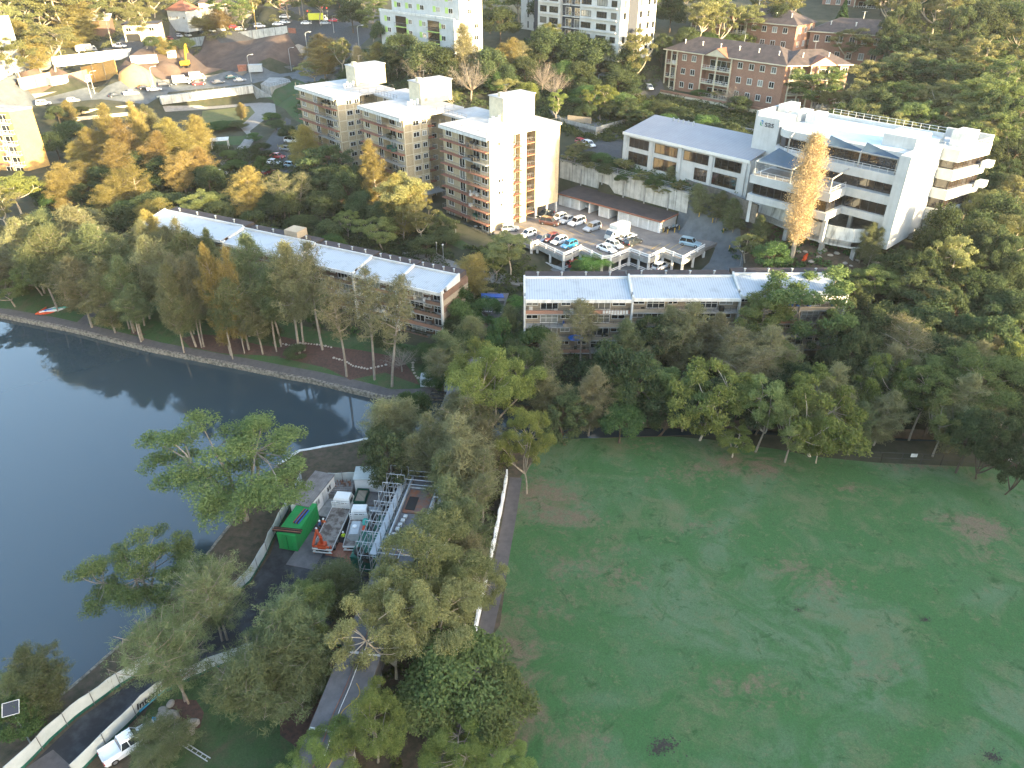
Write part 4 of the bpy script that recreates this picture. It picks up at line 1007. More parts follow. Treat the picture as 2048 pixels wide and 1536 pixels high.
# its angled right-hand wing
b1b=brickapt((71.5,209.0),6,17,11,24,35,3,'angled brick wing with bracketed balconies at the right end of the largest brick building',rise=3.0,balc=((1.0,6.5),(8.5,14.5)),gables=(9.5,),vents=2,wcols=[16])
brickapt((58,268),-44,36,12,33,40.5,2,'second orange brick building with dark roof, uphill behind the largest one',rise=3.4,balc=((.5,4),(14,20)),gables=(12,),vents=7)
brickapt((90,248),-30,24,13,30,38.5,2,'dark roofed brick building right of the second one, half hidden by a pale tree',rise=3.4,vents=3)
brickapt((111,300),-30,20,12,40,54,4,'brick block with white balcony bands at the top edge, left of the tall gums',rise=2,balc=((11,19),),vents=0,side_left_balc=False)
brickapt((165,300),-40,24,12,44,52,3,'brown brick block high on the hillside at the top right',rise=3,vents=3)
# terrace wall and undercroft below the largest brick building
def brickterr():
    root=empty('terrace_wall',(45.0,231.0,0),R(-47.5),'long brick terrace wall with planting above an arcade, in front of the largest brick building','terrace wall')
    mb=MB(); mb.box(-2,-.2,20,48,.2,24.6); part(mb,'parapet','brick',root); 
    mb=MB(); mb.box(-2,-.28,23.2,48,-.21,24.0); part(mb,'coping','creamlight',root)
    for i in range(12):
        mb=MB(); mb.box(i*4-.25,-.32,19,i*4+.25,-.22,23.2); part(mb,'pier','creamlight',root)
        mb=MB(); mb.box(i*4+.6,-.26,20.5,i*4+3.4,-.2,23.0); part(mb,'opening','glassd',root)
brickterr()
def hillwall(a,b,z0,z1,label,m='conc'):
    a=Vector(a); b=Vector(b); d=(b-a); root=None
    mb=MB(); mb.box(0,-.2,z0,d.length,.2,z1); 
    o=mb.build('retaining_wall',M[m],None,loc=(a.x,a.y,0),rz=math.atan2(d.y,d.x)); tag(o,label,'retaining wall','concrete retaining walls on the hillside')
hillwall((31,218),(48,199),18,22.5,'weathered concrete wall below the parked white car on the hillside driveway')
hillwall((50,204),(72,182),19,22.5,'vertical-ribbed concrete wall among bushes behind the annex roof')
hillwall((15,209),(21,206),18,22.5,'short tan wall beside the upper parking structure','bricktan')
# upper parking structure
def parkstruct():
    root=empty('parking_structure',(0,0,0),0,'grey concrete parking structure with a flat worn deck between the near tower and the annex','parking structure')
    pl=[P(a,b,21)[:2] for a,b in ((1088,192),(1266,240),(1192,262),(1122,243),(1085,215))]
    mb=MB(); mb.prism(pl,20.3,21); part(mb,'deck','roadg',root)
    mb=MB(); q=pl[1:]+[pl[0]]
    for a,b in zip(pl,pl[1:]+pl[:1]):
        a=Vector(a); b=Vector(b); d=(b-a).normalized(); n=Vector((-d.y,d.x))*-.15; mb.prism([tuple(a),tuple(b),tuple(b+n),tuple(a+n)],20.1,21.9)
    part(mb,'parapet','conc',root)
    for p in pl[1:4]: c=MB(); c.box(p[0]-.3,p[1]-.1,16.5,p[0]+.3,p[1]+.5,20.2); part(c,'column','conc',root)
    for t in (.33,.66): 
        p=Vector(pl[2]).lerp(Vector(pl[3]),t); c=MB(); c.box(p.x-.3,p.y+.1,16.5,p.x+.3,p.y+.6,20.2); part(c,'column','conc',root)
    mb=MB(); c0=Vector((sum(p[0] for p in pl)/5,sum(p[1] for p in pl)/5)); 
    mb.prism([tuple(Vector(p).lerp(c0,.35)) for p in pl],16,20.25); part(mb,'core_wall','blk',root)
    # lamp on the deck
parkstruct()
mb=MB(); 
# ramp with mesh sides left of the structure
x0_,y0_,_=P(985,190,20); 
mb.box(0,0,-2,12,.3,1.0); mb.box(0,3.5,-2,12,3.8,1.0); mb.box(0,.3,-2,12,3.5,0)
tag(mb.build('concrete_ramp',M['roadg'],None,loc=(-6,222,19.5),rz=R(-30)),'grey concrete ramp with low sides behind the middle and near towers','ramp')
# car shelter roof
mb=MB(); mb.box(0,0,2.4,9,5,2.55)
for a in (.2,8.8):
    for b in (.2,4.8): mb.box(a-.1,b-.1,0,a+.1,b+.1,2.4)
x,y,z=G(1222,168); tag(mb.build('carport',M['galv'],None,loc=(x-4,y,z),rz=R(-20)),'grey sheet-roofed carport on the hillside driveway','carport')

# ---------------------------------------------------------------- white apartments at the top
def whites():
    root=empty('white_apartments',(8,257.5,0),R(-47),'large white apartment building with a charcoal balcony bay, at the top of the view','apartment block')
    z0=32; zt=58; L=33; D=16
    mb=MB(); mb.prism([(0,0),(9.5,0),(9.5,1.2),(17.5,1.2),(17.5,0),(L,0),(L,D),(0,D)],z0,zt); part(mb,'wall','white',root)
    mb=MB(); mb.box(9.5,1.12,z0,17.5,1.2,zt); part(mb,'charcoal_panel','navy',root)
    mb=MB(); mb.box(-1.6,-.0,z0,0,1.5,zt); mb.box(L,3.5,z0,L+.15,7.5,zt);  part(mb,'pier','navy',root)
    mb=MB(); mb.box(-16,8,z0,-1.62,D,zt); part(mb,'wall','white',root)
    kb=balcony_kit(3.2,1.2,'paintedc')
    for k in range(7):
        z=z0+1.2+k*3.1
        for x,w in ((2.4,2.8),(6.8,3.6)): win(root,x,0,z+.5,w,1.7,0,mull=3,fr='frameD')
        for x in (12,15.6): win(root,x,1.12,z+.1,2.4,2.2,0,mull=1); add_balc(root,kb,x,1.12,z,0)
        for x,w in ((20,3.8),(26,3.8),(30.5,2)): win(root,x,0,z+.5,w,1.6,0,mull=3,fr='frameD')
        for y in (1.8,9,12.5,15): win(root,L,y,z+.5,1.1,1.7,90,mull=0,fr='frameD')
        for x in (-12.5,-9.6,-6.5,-3.6): win(root,x,8,z+.3,.6,1.9,0,mull=0,fr='frameD')
        s_=MB(); s_.box(18.2,-.5,z-.1,31.8,0,z+.25); s_.box(.8,-.5,z-.1,8.9,0,z+.25); part(s_,'ledge','white',root)
whites()
def greenapt():
    root=empty('lime_apartments',(-17,242,0),R(43),'white apartment building with lime green panels behind the cream towers','apartment block')
    # local x runs along the sunlit end, local y runs back along the long side facing -x
    zb=29; zt=41.8
    mb=MB(); mb.box(0,0,zb,11,38,zt); part(mb,'wall','white',root)
    mb=MB(); mb.box(2.2,0.0,zt+.01,11,34,58); part(mb,'upper_wall','white',root)
    mb=MB(); mb.box(-.15,-.15,zt,.25,38.1,zt+.7); part(mb,'parapet','paintedc',root)
    kb=balcony_kit(5.6,.8,'lime')
    for k in range(4):
        z=zt-.4-(k+1)*3.2
        for y in (5,14.5,21.5,33): 
            win(root,0,y,z+1,1.9,1.4,-90); g=MB(); g.box(-.05,y+1.0,z+.9,0,y+2.4,z+2.5); part(g,'lime_panel','lime',root)
        for y in (9.8,26.5):
            g=MB(); g.box(-.06,y-2.8,z,0,y+2.8,z+2.9); part(g,'balcony_recess','glassd',root); add_balc(root,kb,0,y,z,-90)
        win(root,5,0,z+1,1.2,1.3,0,mull=0); win(root,8.5,0,z+1,1.6,1.3,0); g=MB(); g.box(9.4,-.05,z+.9,10.4,0,z+2.5); part(g,'lime_panel','lime',root)
    for k in range(4):
        z=zt+.5+k*3.2
        for y in (4,10,18,24,30): win(root,2.2,y,z+1,2.0,1.4,-90); g=MB(); g.box(2.15,y+1.2,z+.9,2.2,y+2.6,z+2.5); part(g,'lime_panel','lime',root)
        win(root,6,0,z+1,1.4,1.3,0)
greenapt()
# ---------------------------------------------------------------- left edge buildings
def orangeapt():
    C=P(60,350,5); 
    root=empty('brick_apartments',(C[0],C[1],0),R(0),'sunlit orange and cream apartment block cut by the left edge of the view','apartment block')
    zt=P(26,222,5)[2]
    # height from the picture: roof corner seen at (27,224)
    r=ray(27,224); t=C[1]/r[1]; zt=CH+r[2]*t
    a=R(50); ex=(math.cos(a),math.sin(a))
    L=6
    pl=[(0,0),(ex[0]*L,ex[1]*L),(ex[0]*L-30,ex[1]*L+6),(-30,3)]
    mb=MB(); mb.prism(pl,3,zt); part(mb,'wall','creamo',root)
    mb=MB(); mb.prism([(p[0]*1.03,p[1]*1.03) for p in pl],zt,zt+.5); part(mb,'roof','conc',root)
    fh=(zt-5)/6.
    mb=MB()
    kb=balcony_kit(4.2,1.1,'creamlight','railw')
    for k in range(7):
        z=zt-(k+1)*fh
        b=MB(); b.prism([(-.5,-.06),(-30,2.94),(-30,3.0),(-.5,-.0)],z-.35,z+.3); part(b,'brick_band','brick',root)
        for x in (-9,-4,-16,-22): win(root,x-1.2,-.02-(x-1.2)*.1,z+.9,2.2,1.4,0); 
        for x in (-2.8,-12.5): add_balc(root,kb,x+.6,-.05-(x+.6)*.1,z,0); win(root,x+.6,-.03-(x+.6)*.1,z+.1,2.6,2.1,0)
M['creamo']=mat('golden_brick',(.50,.33,.12),(.40,.26,.10),scale=.5,brick=2.4)
orangeapt()
mb=MB(); r=ray(22,205); 
wx,wy,_=P(24,205,14.2); mb.box(-40,0,0,0,18,26)
o=mb.build('white_tower',M['white'],None,loc=(wx,wy,13),rz=R(8)); tag(o,'bright white apartment tower cut by the left edge, beside the excavation','apartment tower')
for k in range(6):
    win(o,0,3,1.5+k*3.1,1.4,1.8,90); win(o,0,8,1.5+k*3.1,2,1.8,90); win(o,-4,0,1.5+k*3.1,2,1.6,0)
# ---------------------------------------------------------------- community hall under the lower street
def hall():
    a=Vector(P(322,194,14.6)[:2]); b=Vector(P(502,172,14.6)[:2]); d=b-a; L=d.length
    root=empty('community_hall',(a.x,a.y,0),math.atan2(d.y,d.x),'low community hall with a glazed front set beneath the lower street','hall')
    mb=MB(); mb.box(0,.6,8.5,L,6,14.0); part(mb,'wall','creamlight',root)
    mb=MB(); mb.box(-.5,-1.2,12.3,L+.2,.59,14.9); part(mb,'fascia','concw',root)
    for i in range(9):
        x=L*.33+i*(L*.62/9)+1; win(root,x,.6,9.95,L*.62/9-.1,2.3,0,mull=0,gl='glass')
    win(root,L*.12,.6,10.0,2.4,2.2,0); mb=MB(); mb.box(L*.97,.55,10.1,L*.995,.6,12.3); part(mb,'door','navy',root)
    rails(root,[(0,-1,14.9),(L,-1,14.9)],h=1,post=2)
    mb=MB(); mb.prism([(L+.3,.6),(L+.7,.6),(L+4.4,-19.5),(L+4.0,-19.8)],8,lambda p:14.9+p[1]*.22); 
    part(mb,'wing_wall','conc',root)
    rails(root,[(L+.5,.6,14.9),(L+4.2,-19.4,10.7)],h=1,post=2,m='frameD')
hall()
def lookout():
    pts=[P(a,b,15.6)[:2] for a,b in ((521,168),(540,174),(582,163),(578,158),(545,150))]
    root=empty('lookout_platform',(0,0,0),0,'small concrete lookout with black railings on the grass embankment','platform')
    mb=MB(); mb.prism(pts,12,15.6); part(mb,'base','conc',root)
    rails(root,[(*p,15.6) for p in pts[:3]],h=1.1,post=1.2,m='frameD')
lookout()
mb=MB(); mb.box(-2.6,-2,2.5,2.6,2,2.7)
for a in (-2.3,2.3): 
    for b in(-1.7,1.7): mb.box(a-.08,b-.08,0,a+.08,b+.08,2.5)
x,y,z=G(442,296); tag(mb.build('picnic_shelter',M['paintedc'],None,loc=(x,y,z),rz=R(15)),'white roofed picnic shelter in the little park below the hall','shelter')
# terraced garden walls left of the park
for i,(pa,pb,l) in enumerate((((150,232),(270,214),'upper pale planter wall terracing the garden below the lower street'),((140,244),(270,230),'lower pale planter wall terracing the garden below the lower street'))):
    a=Vector(G(*pa)); b=Vector(G(*pb)); d=b-a; mb=MB(); mb.box(0,-.3,-2,d.xy.length,.3,1.2); tag(mb.build('garden_wall',M['creamlight'],None,loc=(a.x,a.y,(a.z+b.z)/2),rz=math.atan2(d.y,d.x)),l,'garden wall')
# houses along the upper street
def house(px,py,rz,L,D,h,rise,wm,rm,label,z=None):
    x,y,zz=G(px,py); root=empty('house',(x,y,zz),R(rz),label,'house','houses beyond the upper street')
    mb=MB(); mb.box(0,0,-4,L,D,h); part(mb,'wall',wm,root); hip(root,0,0,L,D,h,h+rise,m=rm)
    for i in range(max(2,int(L/3))): win(root,1.4+i*(L-2.8)/max(1,int(L/3)-1),0,1.0,1.3,1.2,0)
    return root
house(338,42,-25,11,9,4.5,3.6,'white','tiler','white walled house with a bright red tiled roof at the top left')
house(400,25,10,12,9,4,2.8,'creamlight','tile','pale house with dark roof right of the red-roofed house')
house(452,30,0,12,8,4.5,2.6,'bricktan','tile','tan gabled house in the shade near the poles at the top')
house(560,18,5,13,8,5,2.6,'brick','tiler','red brick house behind the junction')
house(500,22,-5,10,8,3,2.4,'bricktan','tile','low brown house left of the red brick house')
def shop():
    x,y,z=G(252,84); root=empty('garage_building',(x,y,z),R(12),'sunlit cream building with dark ground-level car entry beside the upper street','building')
    mb=MB(); mb.box(0,0,-2,13,9,6); part(mb,'wall','creamlight',root); mb=MB(); mb.box(-.3,-.3,6,13.3,9.3,6.4); part(mb,'roof','deckroof',root)
    mb=MB(); mb.box(.6,-.05,0,5.6,0,2.8); part(mb,'car_entry','blk',root)
    for i in range(3): win(root,2+i*4.2,0,3.6,2,1.4,0)
shop()
x,y,z=G(178,70); mb=MB(); mb.box(0,0,-2,9,8,5.5); o=mb.build('shed_building',M['brickd'],None,loc=(x,y,z),rz=R(15)); tag(o,'small dark brown building among the gums at the top left','building')
m2=MB(); m2.add([(-.4,-.4,5.5),(9.4,-.4,5.5),(9.4,8.4,7.2),(-.4,8.4,7.2)],[(0,1,2,3)]); oo=m2.build('roof',M['paintedc'],o); md=oo.modifiers.new('t','SOLIDIFY'); md.thickness=.15
# ---------------------------------------------------------------- trees : a few grown shapes of each kind, copied and stretched
def leafmat(name,a,b,trans=.25,hv=.25):
    m=bpy.data.materials.new(name); nt=nodes(m); N=nt.nodes; L=nt.links
    out=N.new('ShaderNodeOutputMaterial'); d=N.new('ShaderNodeBsdfDiffuse'); t=N.new('ShaderNodeBsdfTranslucent'); ms=N.new('ShaderNodeMixShader'); ms.inputs[0].default_value=trans
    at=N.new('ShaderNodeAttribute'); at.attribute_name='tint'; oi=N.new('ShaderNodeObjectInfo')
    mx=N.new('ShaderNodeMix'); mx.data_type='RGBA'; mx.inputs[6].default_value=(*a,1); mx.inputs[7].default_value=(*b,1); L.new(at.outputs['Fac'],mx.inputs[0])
    hs=N.new('ShaderNodeHueSaturation'); L.new(mx.outputs[2],hs.inputs['Color'])
    r=N.new('ShaderNodeMapRange'); r.inputs[3].default_value=1-hv; r.inputs[4].default_value=1+hv; L.new(oi.outputs['Random'],r.inputs[0]); L.new(r.outputs[0],hs.inputs['Value'])
    r2=N.new('ShaderNodeMath'); r2.operation='MULTIPLY'; r2.inputs[1].default_value=7.31; L.new(oi.outputs['Random'],r2.inputs[0]); r3=N.new('ShaderNodeMath'); r3.operation='FRACT'; L.new(r2.outputs[0],r3.inputs[0])
    r4=N.new('ShaderNodeMapRange'); r4.inputs[3].default_value=.475; r4.inputs[4].default_value=.515; L.new(r3.outputs[0],r4.inputs[0]); L.new(r4.outputs[0],hs.inputs['Hue'])
    L.new(hs.outputs[0],d.inputs[0]); L.new(hs.outputs[0],t.inputs[0]); L.new(d.outputs[0],ms.inputs[1]); L.new(t.outputs[0],ms.inputs[2]); L.new(ms.outputs[0],out.inputs[0]); return m
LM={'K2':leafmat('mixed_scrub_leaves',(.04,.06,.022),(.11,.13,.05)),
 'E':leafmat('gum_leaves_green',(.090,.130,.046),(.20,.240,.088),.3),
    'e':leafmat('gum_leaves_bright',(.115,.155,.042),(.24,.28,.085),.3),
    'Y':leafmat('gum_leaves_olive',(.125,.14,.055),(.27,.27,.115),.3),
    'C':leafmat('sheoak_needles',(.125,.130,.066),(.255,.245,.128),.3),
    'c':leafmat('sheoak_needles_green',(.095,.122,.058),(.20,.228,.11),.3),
    'O':leafmat('sheoak_needles_sunlit_gold',(.165,.140,.048),(.32,.265,.095),.3),  # gold of the low sun put into the needle colour
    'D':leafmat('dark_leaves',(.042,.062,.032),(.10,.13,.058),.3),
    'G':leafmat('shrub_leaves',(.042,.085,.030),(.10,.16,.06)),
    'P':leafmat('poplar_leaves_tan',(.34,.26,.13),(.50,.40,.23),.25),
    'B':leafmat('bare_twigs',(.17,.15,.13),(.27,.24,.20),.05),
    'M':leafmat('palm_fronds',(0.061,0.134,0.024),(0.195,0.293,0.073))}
def leaves(cent,rad_dir,L,W,rs,tint,droop=.0,up=0.35):
    n=len(cent)
    nrm=rs.normal(size=(n,3)); nrm[:,2]=np.abs(nrm[:,2])+up; nrm+=rad_dir*.6; nrm/=np.linalg.norm(nrm,axis=1)[:,None]
    a=rs.normal(size=(n,3)); a[:,2]-=droop; a-=nrm*(a*nrm).sum(1)[:,None]; a/=np.linalg.norm(a,axis=1)[:,None]+1e-9
    b=np.cross(nrm,a); s=rs.uniform(.7,1.35,(n,1))
    a=a*L*s/2; b=b*W*s/2
    v=np.stack([cent-a,cent+b*.9-a*.1,cent+a,cent-b*.9-a*.1],1).reshape(-1,3); return v
def crownmesh(name,v,tint):
    n=len(v)//4; me=bpy.data.meshes.new(name); me.vertices.add(len(v)); me.vertices.foreach_set('co',v.astype(np.float32).ravel())
    me.loops.add(4*n); me.loops.foreach_set('vertex_index',np.arange(4*n,dtype=np.int32)); me.polygons.add(n)
    me.polygons.foreach_set('loop_start',np.arange(0,4*n,4,dtype=np.int32))
    me.update(calc_edges=True); at=me.attributes.new('tint','FLOAT','FACE'); at.data.foreach_set('value',tint.astype(np.float32)); me.materials.append(LM['E']); return me
def branch(mb,a,b,r0,r1,rs,n=4,bend=.12,k=4):
    a=np.array(a,float); b=np.array(b,float); L_=np.linalg.norm(b-a); mid=(a+b)/2+rs.normal(size=3)*L_*bend; mid[2]-=L_*.05
    pts=[]; rr=[]
    for i in range(n+1):
        t=i/n; pts.append(tuple((1-t)**2*a+2*t*(1-t)*mid+t*t*b)); rr.append(r0+(r1-r0)*t)
    mb.tube(pts,rr,n=k); return pts
def gum(seed,nclump=30,nl=300,crown_lo=.38,spread=1.0,flat=1.0,LL=.31,WW=.155,multi=4,density=1.0,cr=1.0,H=15.):
    """height 15, crown radius about 5"""
    rs=np.random.RandomState(seed); R0=5.0*spread; mb=MB()
    lean=rs.normal(size=2)*.5
    fork=np.array([lean[0],lean[1],H*crown_lo*rs.uniform(.75,.95)])
    branch(mb,(0,0,-.6),fork,.22,.15,rs,4,.05,6)
    # clump centres inside an irregular ellipsoid, kept apart
    C=[];tries=0; cz=H*(crown_lo+1)/2+.3; hz_=H*(1-crown_lo)/2-.5
    ph=rs.uniform(0,6.28,3)
    while len(C)<nclump and tries<6000:
        tries+=1; p=rs.normal(size=3); p/=np.linalg.norm(p); q=rs.uniform(.35,1.0)**.6
        ang=math.atan2(p[1],p[0]); rr=1+.22*math.sin(2*ang+ph[0])+.16*math.sin(3*ang+ph[1])
        x=np.array([p[0]*R0*rr*q,p[1]*R0*rr*q,cz+p[2]*hz_*q*flat])
        x[:2]+=lean*(x[2]/H)
        if x[2]<H*crown_lo*.85: continue
        if all(np.linalg.norm((x-c)*(1,1,1.3))>1.75*cr for c in C): C.append(x)
    C=np.array(C)
    # limbs
    K=multi; dirs=[C[i] for i in rs.choice(len(C),K,replace=False)]
    limbs=[]
    for d in dirs:
        e=fork*.35+np.array(d)*.65; limbs.append(branch(mb,fork,e,.17,.09,rs,5,.14,5))
    V=[];T=[];
    for c in C:
        best=min(((np.linalg.norm(np.array(p)-c),p) for l in limbs for p in l[1:]),key=lambda t:t[0])[1]
        pts=branch(mb,best,c,.075,.025,rs,3,.15,3)
        r=np.array([1.28,1.28,1.08])*cr*rs.uniform(.75,1.35)
        n=int(nl*1.75*density*(r[0]/1.25)**2)
        p=rs.normal(size=(n,3)); p/=np.linalg.norm(p,axis=1)[:,None]; q=rs.uniform(.25,1.,(n,1))**.55
        p[:,2]=np.where(p[:,2]<0,p[:,2]*.55,p[:,2]); 
        # tufts: pull leaves toward sub-centres
        tc=rs.normal(size=(14,3)); tc/=np.linalg.norm(tc,axis=1)[:,None]; tc[:,2]=np.abs(tc[:,2])*.9-.15
        k=rs.randint(0,14,n); pp=p*q*.5+tc[k]*.62
        pos=c+pp*r; pos[:,2]-=rs.uniform(0,.35,n)
        V.append(leaves(pos,p,LL,WW,rs,None,.8)); T.append(np.clip(rs.uniform(0,1,n)*.55+.3*rs.uniform()+.25*(p[:,2]),0,1))  # tint rises toward clump tops, painting a top-lit look
    return mb.mesh('trunk',M['barkp']),crownmesh('crown',np.concatenate(V),np.concatenate(T))
def sheoak(seed,nb=46,nl=230,lo=.3,rad=2.7,multi=1,LL=.46,WW=.038,sparse=1.0,top=.25,lean=.0,w=.3):
    """height 15, crown radius about 3 : feathery drooping needles on pale ascending branches"""
    rs=np.random.RandomState(seed); H=15.; mb=MB(); V=[];T=[]
    for m in range(multi):
        off=rs.normal(size=2)*(.35*multi if multi>1 else .1); tl=rs.normal(size=2)*(.5+.6*(multi>1))+np.array([lean,0])
        Hm=H*(1 if m==0 else rs.uniform(.8,.97))
        ax=[]
        for i in range(9):
            t=i/8; ax.append(np.array([off[0]+tl[0]*t**1.5*1.2+.12*math.sin(5*t+seed),off[1]+tl[1]*t**1.5*1.2+.12*math.cos(4*t+seed),-.6+Hm*.97*t]))
        mb.tube([tuple(p) for p in ax],[.135*(1-.85*i/8)+.02 for i in range(9)],n=6)
        NB=int(nb/multi**.6)
        for b in range(NB):
            t=lo+(1-lo)*(b+rs.uniform(0,1))/NB; i=min(int(t*8),7); f=t*8-i; a=ax[i]*(1-f)+ax[i+1]*f
            ang=b*2.4+rs.uniform(-.5,.5)
            u=(t-lo)/(1-lo); prof=(math.sin(math.pi*min(1,u*.9+.12))**.7)*(1-top*u)
            L_=rad*prof*rs.uniform(.65,1.25); el=rs.uniform(.45,1.0)+u*.35
            e=a+np.array([math.cos(ang)*L_*math.cos(el*.7),math.sin(ang)*L_*math.cos(el*.7),L_*math.sin(el)*.95])
            pts=branch(mb,a,e,.05+.05*(1-u),.015,rs,4,.12,3)
            n=int(2.3*nl*sparse*rs.uniform(.6,1.3)*max(.35,prof))
            # sub sprays
            ns=11; sub=[]
            for s_ in range(ns):
                q=rs.uniform(.35,1); k=min(int(q*4),3); g=q*4-k; base=np.array(pts[k])*(1-g)+np.array(pts[k+1])*g
                sub.append(base+rs.normal(size=3)*np.array([.55,.55,.35])*L_*w+np.array([0,0,.15]))
                if s_<4: branch(mb,base,sub[-1],.016,.008,rs,1,.0,3)
            sub=np.array(sub); k=rs.randint(0,ns,n)
            pos=sub[k]+rs.normal(size=(n,3))*np.array([.26,.26,.22]); pos[:,2]-=rs.uniform(0,.35,n)
            nrm=rs.normal(size=(n,3)); dr=np.tile((e-a)/max(L_,.1),(n,1))*.5+rs.normal(size=(n,3))*.55; dr[:,2]-=rs.uniform(-.5,1.1,n); dr/=np.linalg.norm(dr,axis=1)[:,None]
            bb=np.cross(nrm,dr); bb/=np.linalg.norm(bb,axis=1)[:,None]+1e-9; s=rs.uniform(.6,1.2,(n,1))
            A=dr*LL*s/2; B=bb*WW*s/2*1.3
            V.append(np.stack([pos-A-B,pos-A+B,pos+A+B*.6,pos+A-B*.6],1).reshape(-1,3)); T.append(np.clip(rs.uniform(0,1,n)*.6+.35*rs.uniform(),0,1))
    return mb.mesh('trunk',M['bark']),crownmesh('crown',np.concatenate(V),np.concatenate(T))
def dense(seed,nclump=26,nl=420,R0=4.6,H=10.,LL=.30,WW=.19):
    rs=np.random.RandomState(seed); mb=MB(); branch(mb,(0,0,-.6),(0,0,H*.45),.26,.16,rs,3,.04,6); V=[];T=[]
    for c in range(nclump):
        p=rs.normal(size=3); p[2]=abs(p[2])*.9-.25; p/=np.linalg.norm(p); c_=np.array([p[0]*R0*.68,p[1]*R0*.68,H*.47+p[2]*H*.36])*1.0
        r=np.array([1.7,1.7,1.35])*rs.uniform(.7,1.25); branch(mb,(0,0,H*.4),c_,.08,.02,rs,3,.12,3)
        n=int(nl*1.5*(r[0]/1.7)**2); q=rs.normal(size=(n,3)); q/=np.linalg.norm(q,axis=1)[:,None]; w=rs.uniform(.45,1,(n,1))**.5
        tc=rs.normal(size=(16,3)); tc/=np.linalg.norm(tc,axis=1)[:,None]; k=rs.randint(0,16,n)
        pos=c_+(q*w*.62+tc[k]*.42)*r; V.append(leaves(pos,q,LL,WW,rs,None,.2)); T.append(np.clip(rs.uniform(0,1,n)*.6+.25*rs.uniform()+.2*q[:,2],0,1))  # upper leaves of each clump tinted lighter, as if lit from above
    return mb.mesh('trunk',M['barkd']),crownmesh('crown',np.concatenate(V),np.concatenate(T))
def poplar(seed):
    rs=np.random.RandomState(seed); H=20.; mb=MB(); V=[];T=[]
    mb.tube([(0,0,-.6),(.1,0,6),(0,.1,12),(0,0,19)],[.32,.25,.15,.03],n=6)
    for b in range(95):
        t=.13+.86*(b/95.); z=t*H*.93; ang=b*2.4; u=t; L_=3.6*(math.sin(math.pi*min(1,u*.75+.2))**.8)*rs.uniform(.7,1.2); a=(0,0,z*.92)
        e=np.array([math.cos(ang)*L_*.55,math.sin(ang)*L_*.55,z*.92+L_*.85]); e[2]=min(e[2],H)
        pts=branch(mb,a,e,.05,.012,rs,4,.06,3)
        n=480; k=rs.uniform(.15,1,n)*4; i=np.minimum(k.astype(int),3); g=(k-i)[:,None]; pp=np.array(pts); pos=pp[i]*(1-g)+pp[i+1]*g+rs.normal(size=(n,3))*(.3,.3,.35)
        V.append(leaves(pos,rs.normal(size=(n,3)),.13,.08,rs,None,.3,0)); T.append(rs.uniform(0,1,n))
    return mb.mesh('trunk',M['barkp']),crownmesh('crown',np.concatenate(V),np.concatenate(T))
def bare(seed,H=12.,nb=40,R0=3.6):
    rs=np.random.RandomState(seed); mb=MB(); V=[];T=[]
    fk=(rs.normal()*.2,rs.normal()*.2,H*.25); branch(mb,(0,0,-.6),fk,.2,.14,rs,3,.05,6)
    for b in range(nb):
        ang=b*2.4; el=rs.uniform(.5,1.45); L_=H*.72*rs.uniform(.7,1); e=np.array([math.cos(ang)*math.cos(el)*L_*R0/5,math.sin(ang)*math.cos(el)*L_*R0/5,H*.25+math.sin(el)*L_])
        pts=branch(mb,fk,e,.07,.012,rs,5,.06,3)
        for j in range(9):
            q=rs.uniform(.3,1)*5; i=min(int(q),4); p=np.array(pts[i])*(1-q+i)+np.array(pts[i+1])*(q-i); f=p+rs.normal(size=3)*(.6,.6,.3)+np.array([0,0,.8]); branch(mb,p,f,.018,.006,rs,1,.0,3)
        n=60; q=rs.uniform(.5,1,n)*5; i=np.minimum(q.astype(int),4); g=(q-i)[:,None]; pp=np.array(pts); pos=pp[i]*(1-g)+pp[i+1]*g+rs.normal(size=(n,3))*.5
        V.append(leaves(pos,rs.normal(size=(n,3)),.5,.035,rs,None,-.5,0)); T.append(rs.uniform(0,1,n))
    return mb.mesh('trunk',M['bark']),crownmesh('crown',np.concatenate(V),np.concatenate(T))
def conifer(seed,H=14.):
    rs=np.random.RandomState(seed); mb=MB(); V=[];T=[]
    mb.tube([(0,0,-.6),(0,0,H*.97)],[.25,.04],n=6)
    n=9000; t=rs.uniform(0,1,n)**.8; ang=rs.uniform(0,6.28,n); r=(1-t)*3.4*(.75+.25*np.sin(ang*5+t*40))*rs.uniform(.55,1,n)**.4
    pos=np.stack([np.cos(ang)*r,np.sin(ang)*r,.6+t*(H-.6)],1); d=np.stack([np.cos(ang),np.sin(ang),.2+0*ang],1)
    V=leaves(pos,d,.45,.2,rs,None,.4); T=rs.uniform(0,1,n)
    return mb.mesh('trunk',M['barkd']),crownmesh('crown',V,T)
def palm(seed,H=4.5):
    rs=np.random.RandomState(seed); mb=MB(); V=[];T=[]
    mb.tube([(0,0,-.5),(.1,0,H*.5),(0,0,H)],[.22,.16,.15],n=7)
    for f in range(22):
        ang=f*2.4; el=rs.uniform(.1,1.25); pr=None; L_=2.7; n=16
        for i in range(n):
            t=i/(n-1); r=L_*t*math.cos(el*(1-.5*t)); z=H+L_*t*math.sin(el)-1.7*t*t*1.1; p=np.array([math.cos(ang)*r,math.sin(ang)*r,z]); side=np.array([-math.sin(ang),math.cos(ang),0]); w=.62*math.sin(math.pi*min(1,t*.85+.12))+.03
            fw=np.array([math.cos(ang),math.sin(ang),-.3])
            for sg in (-1,1):
                q=p+side*sg*w-np.array([0,0,.28*w])+fw*.28
                V.append([p-fw*.05,p+fw*.07,q+fw*.03,q-fw*.03]); T.append(rs.uniform())
    return mb.mesh('trunk',M['bark']),crownmesh('crown',np.array(V).reshape(-1,3),np.array(T))
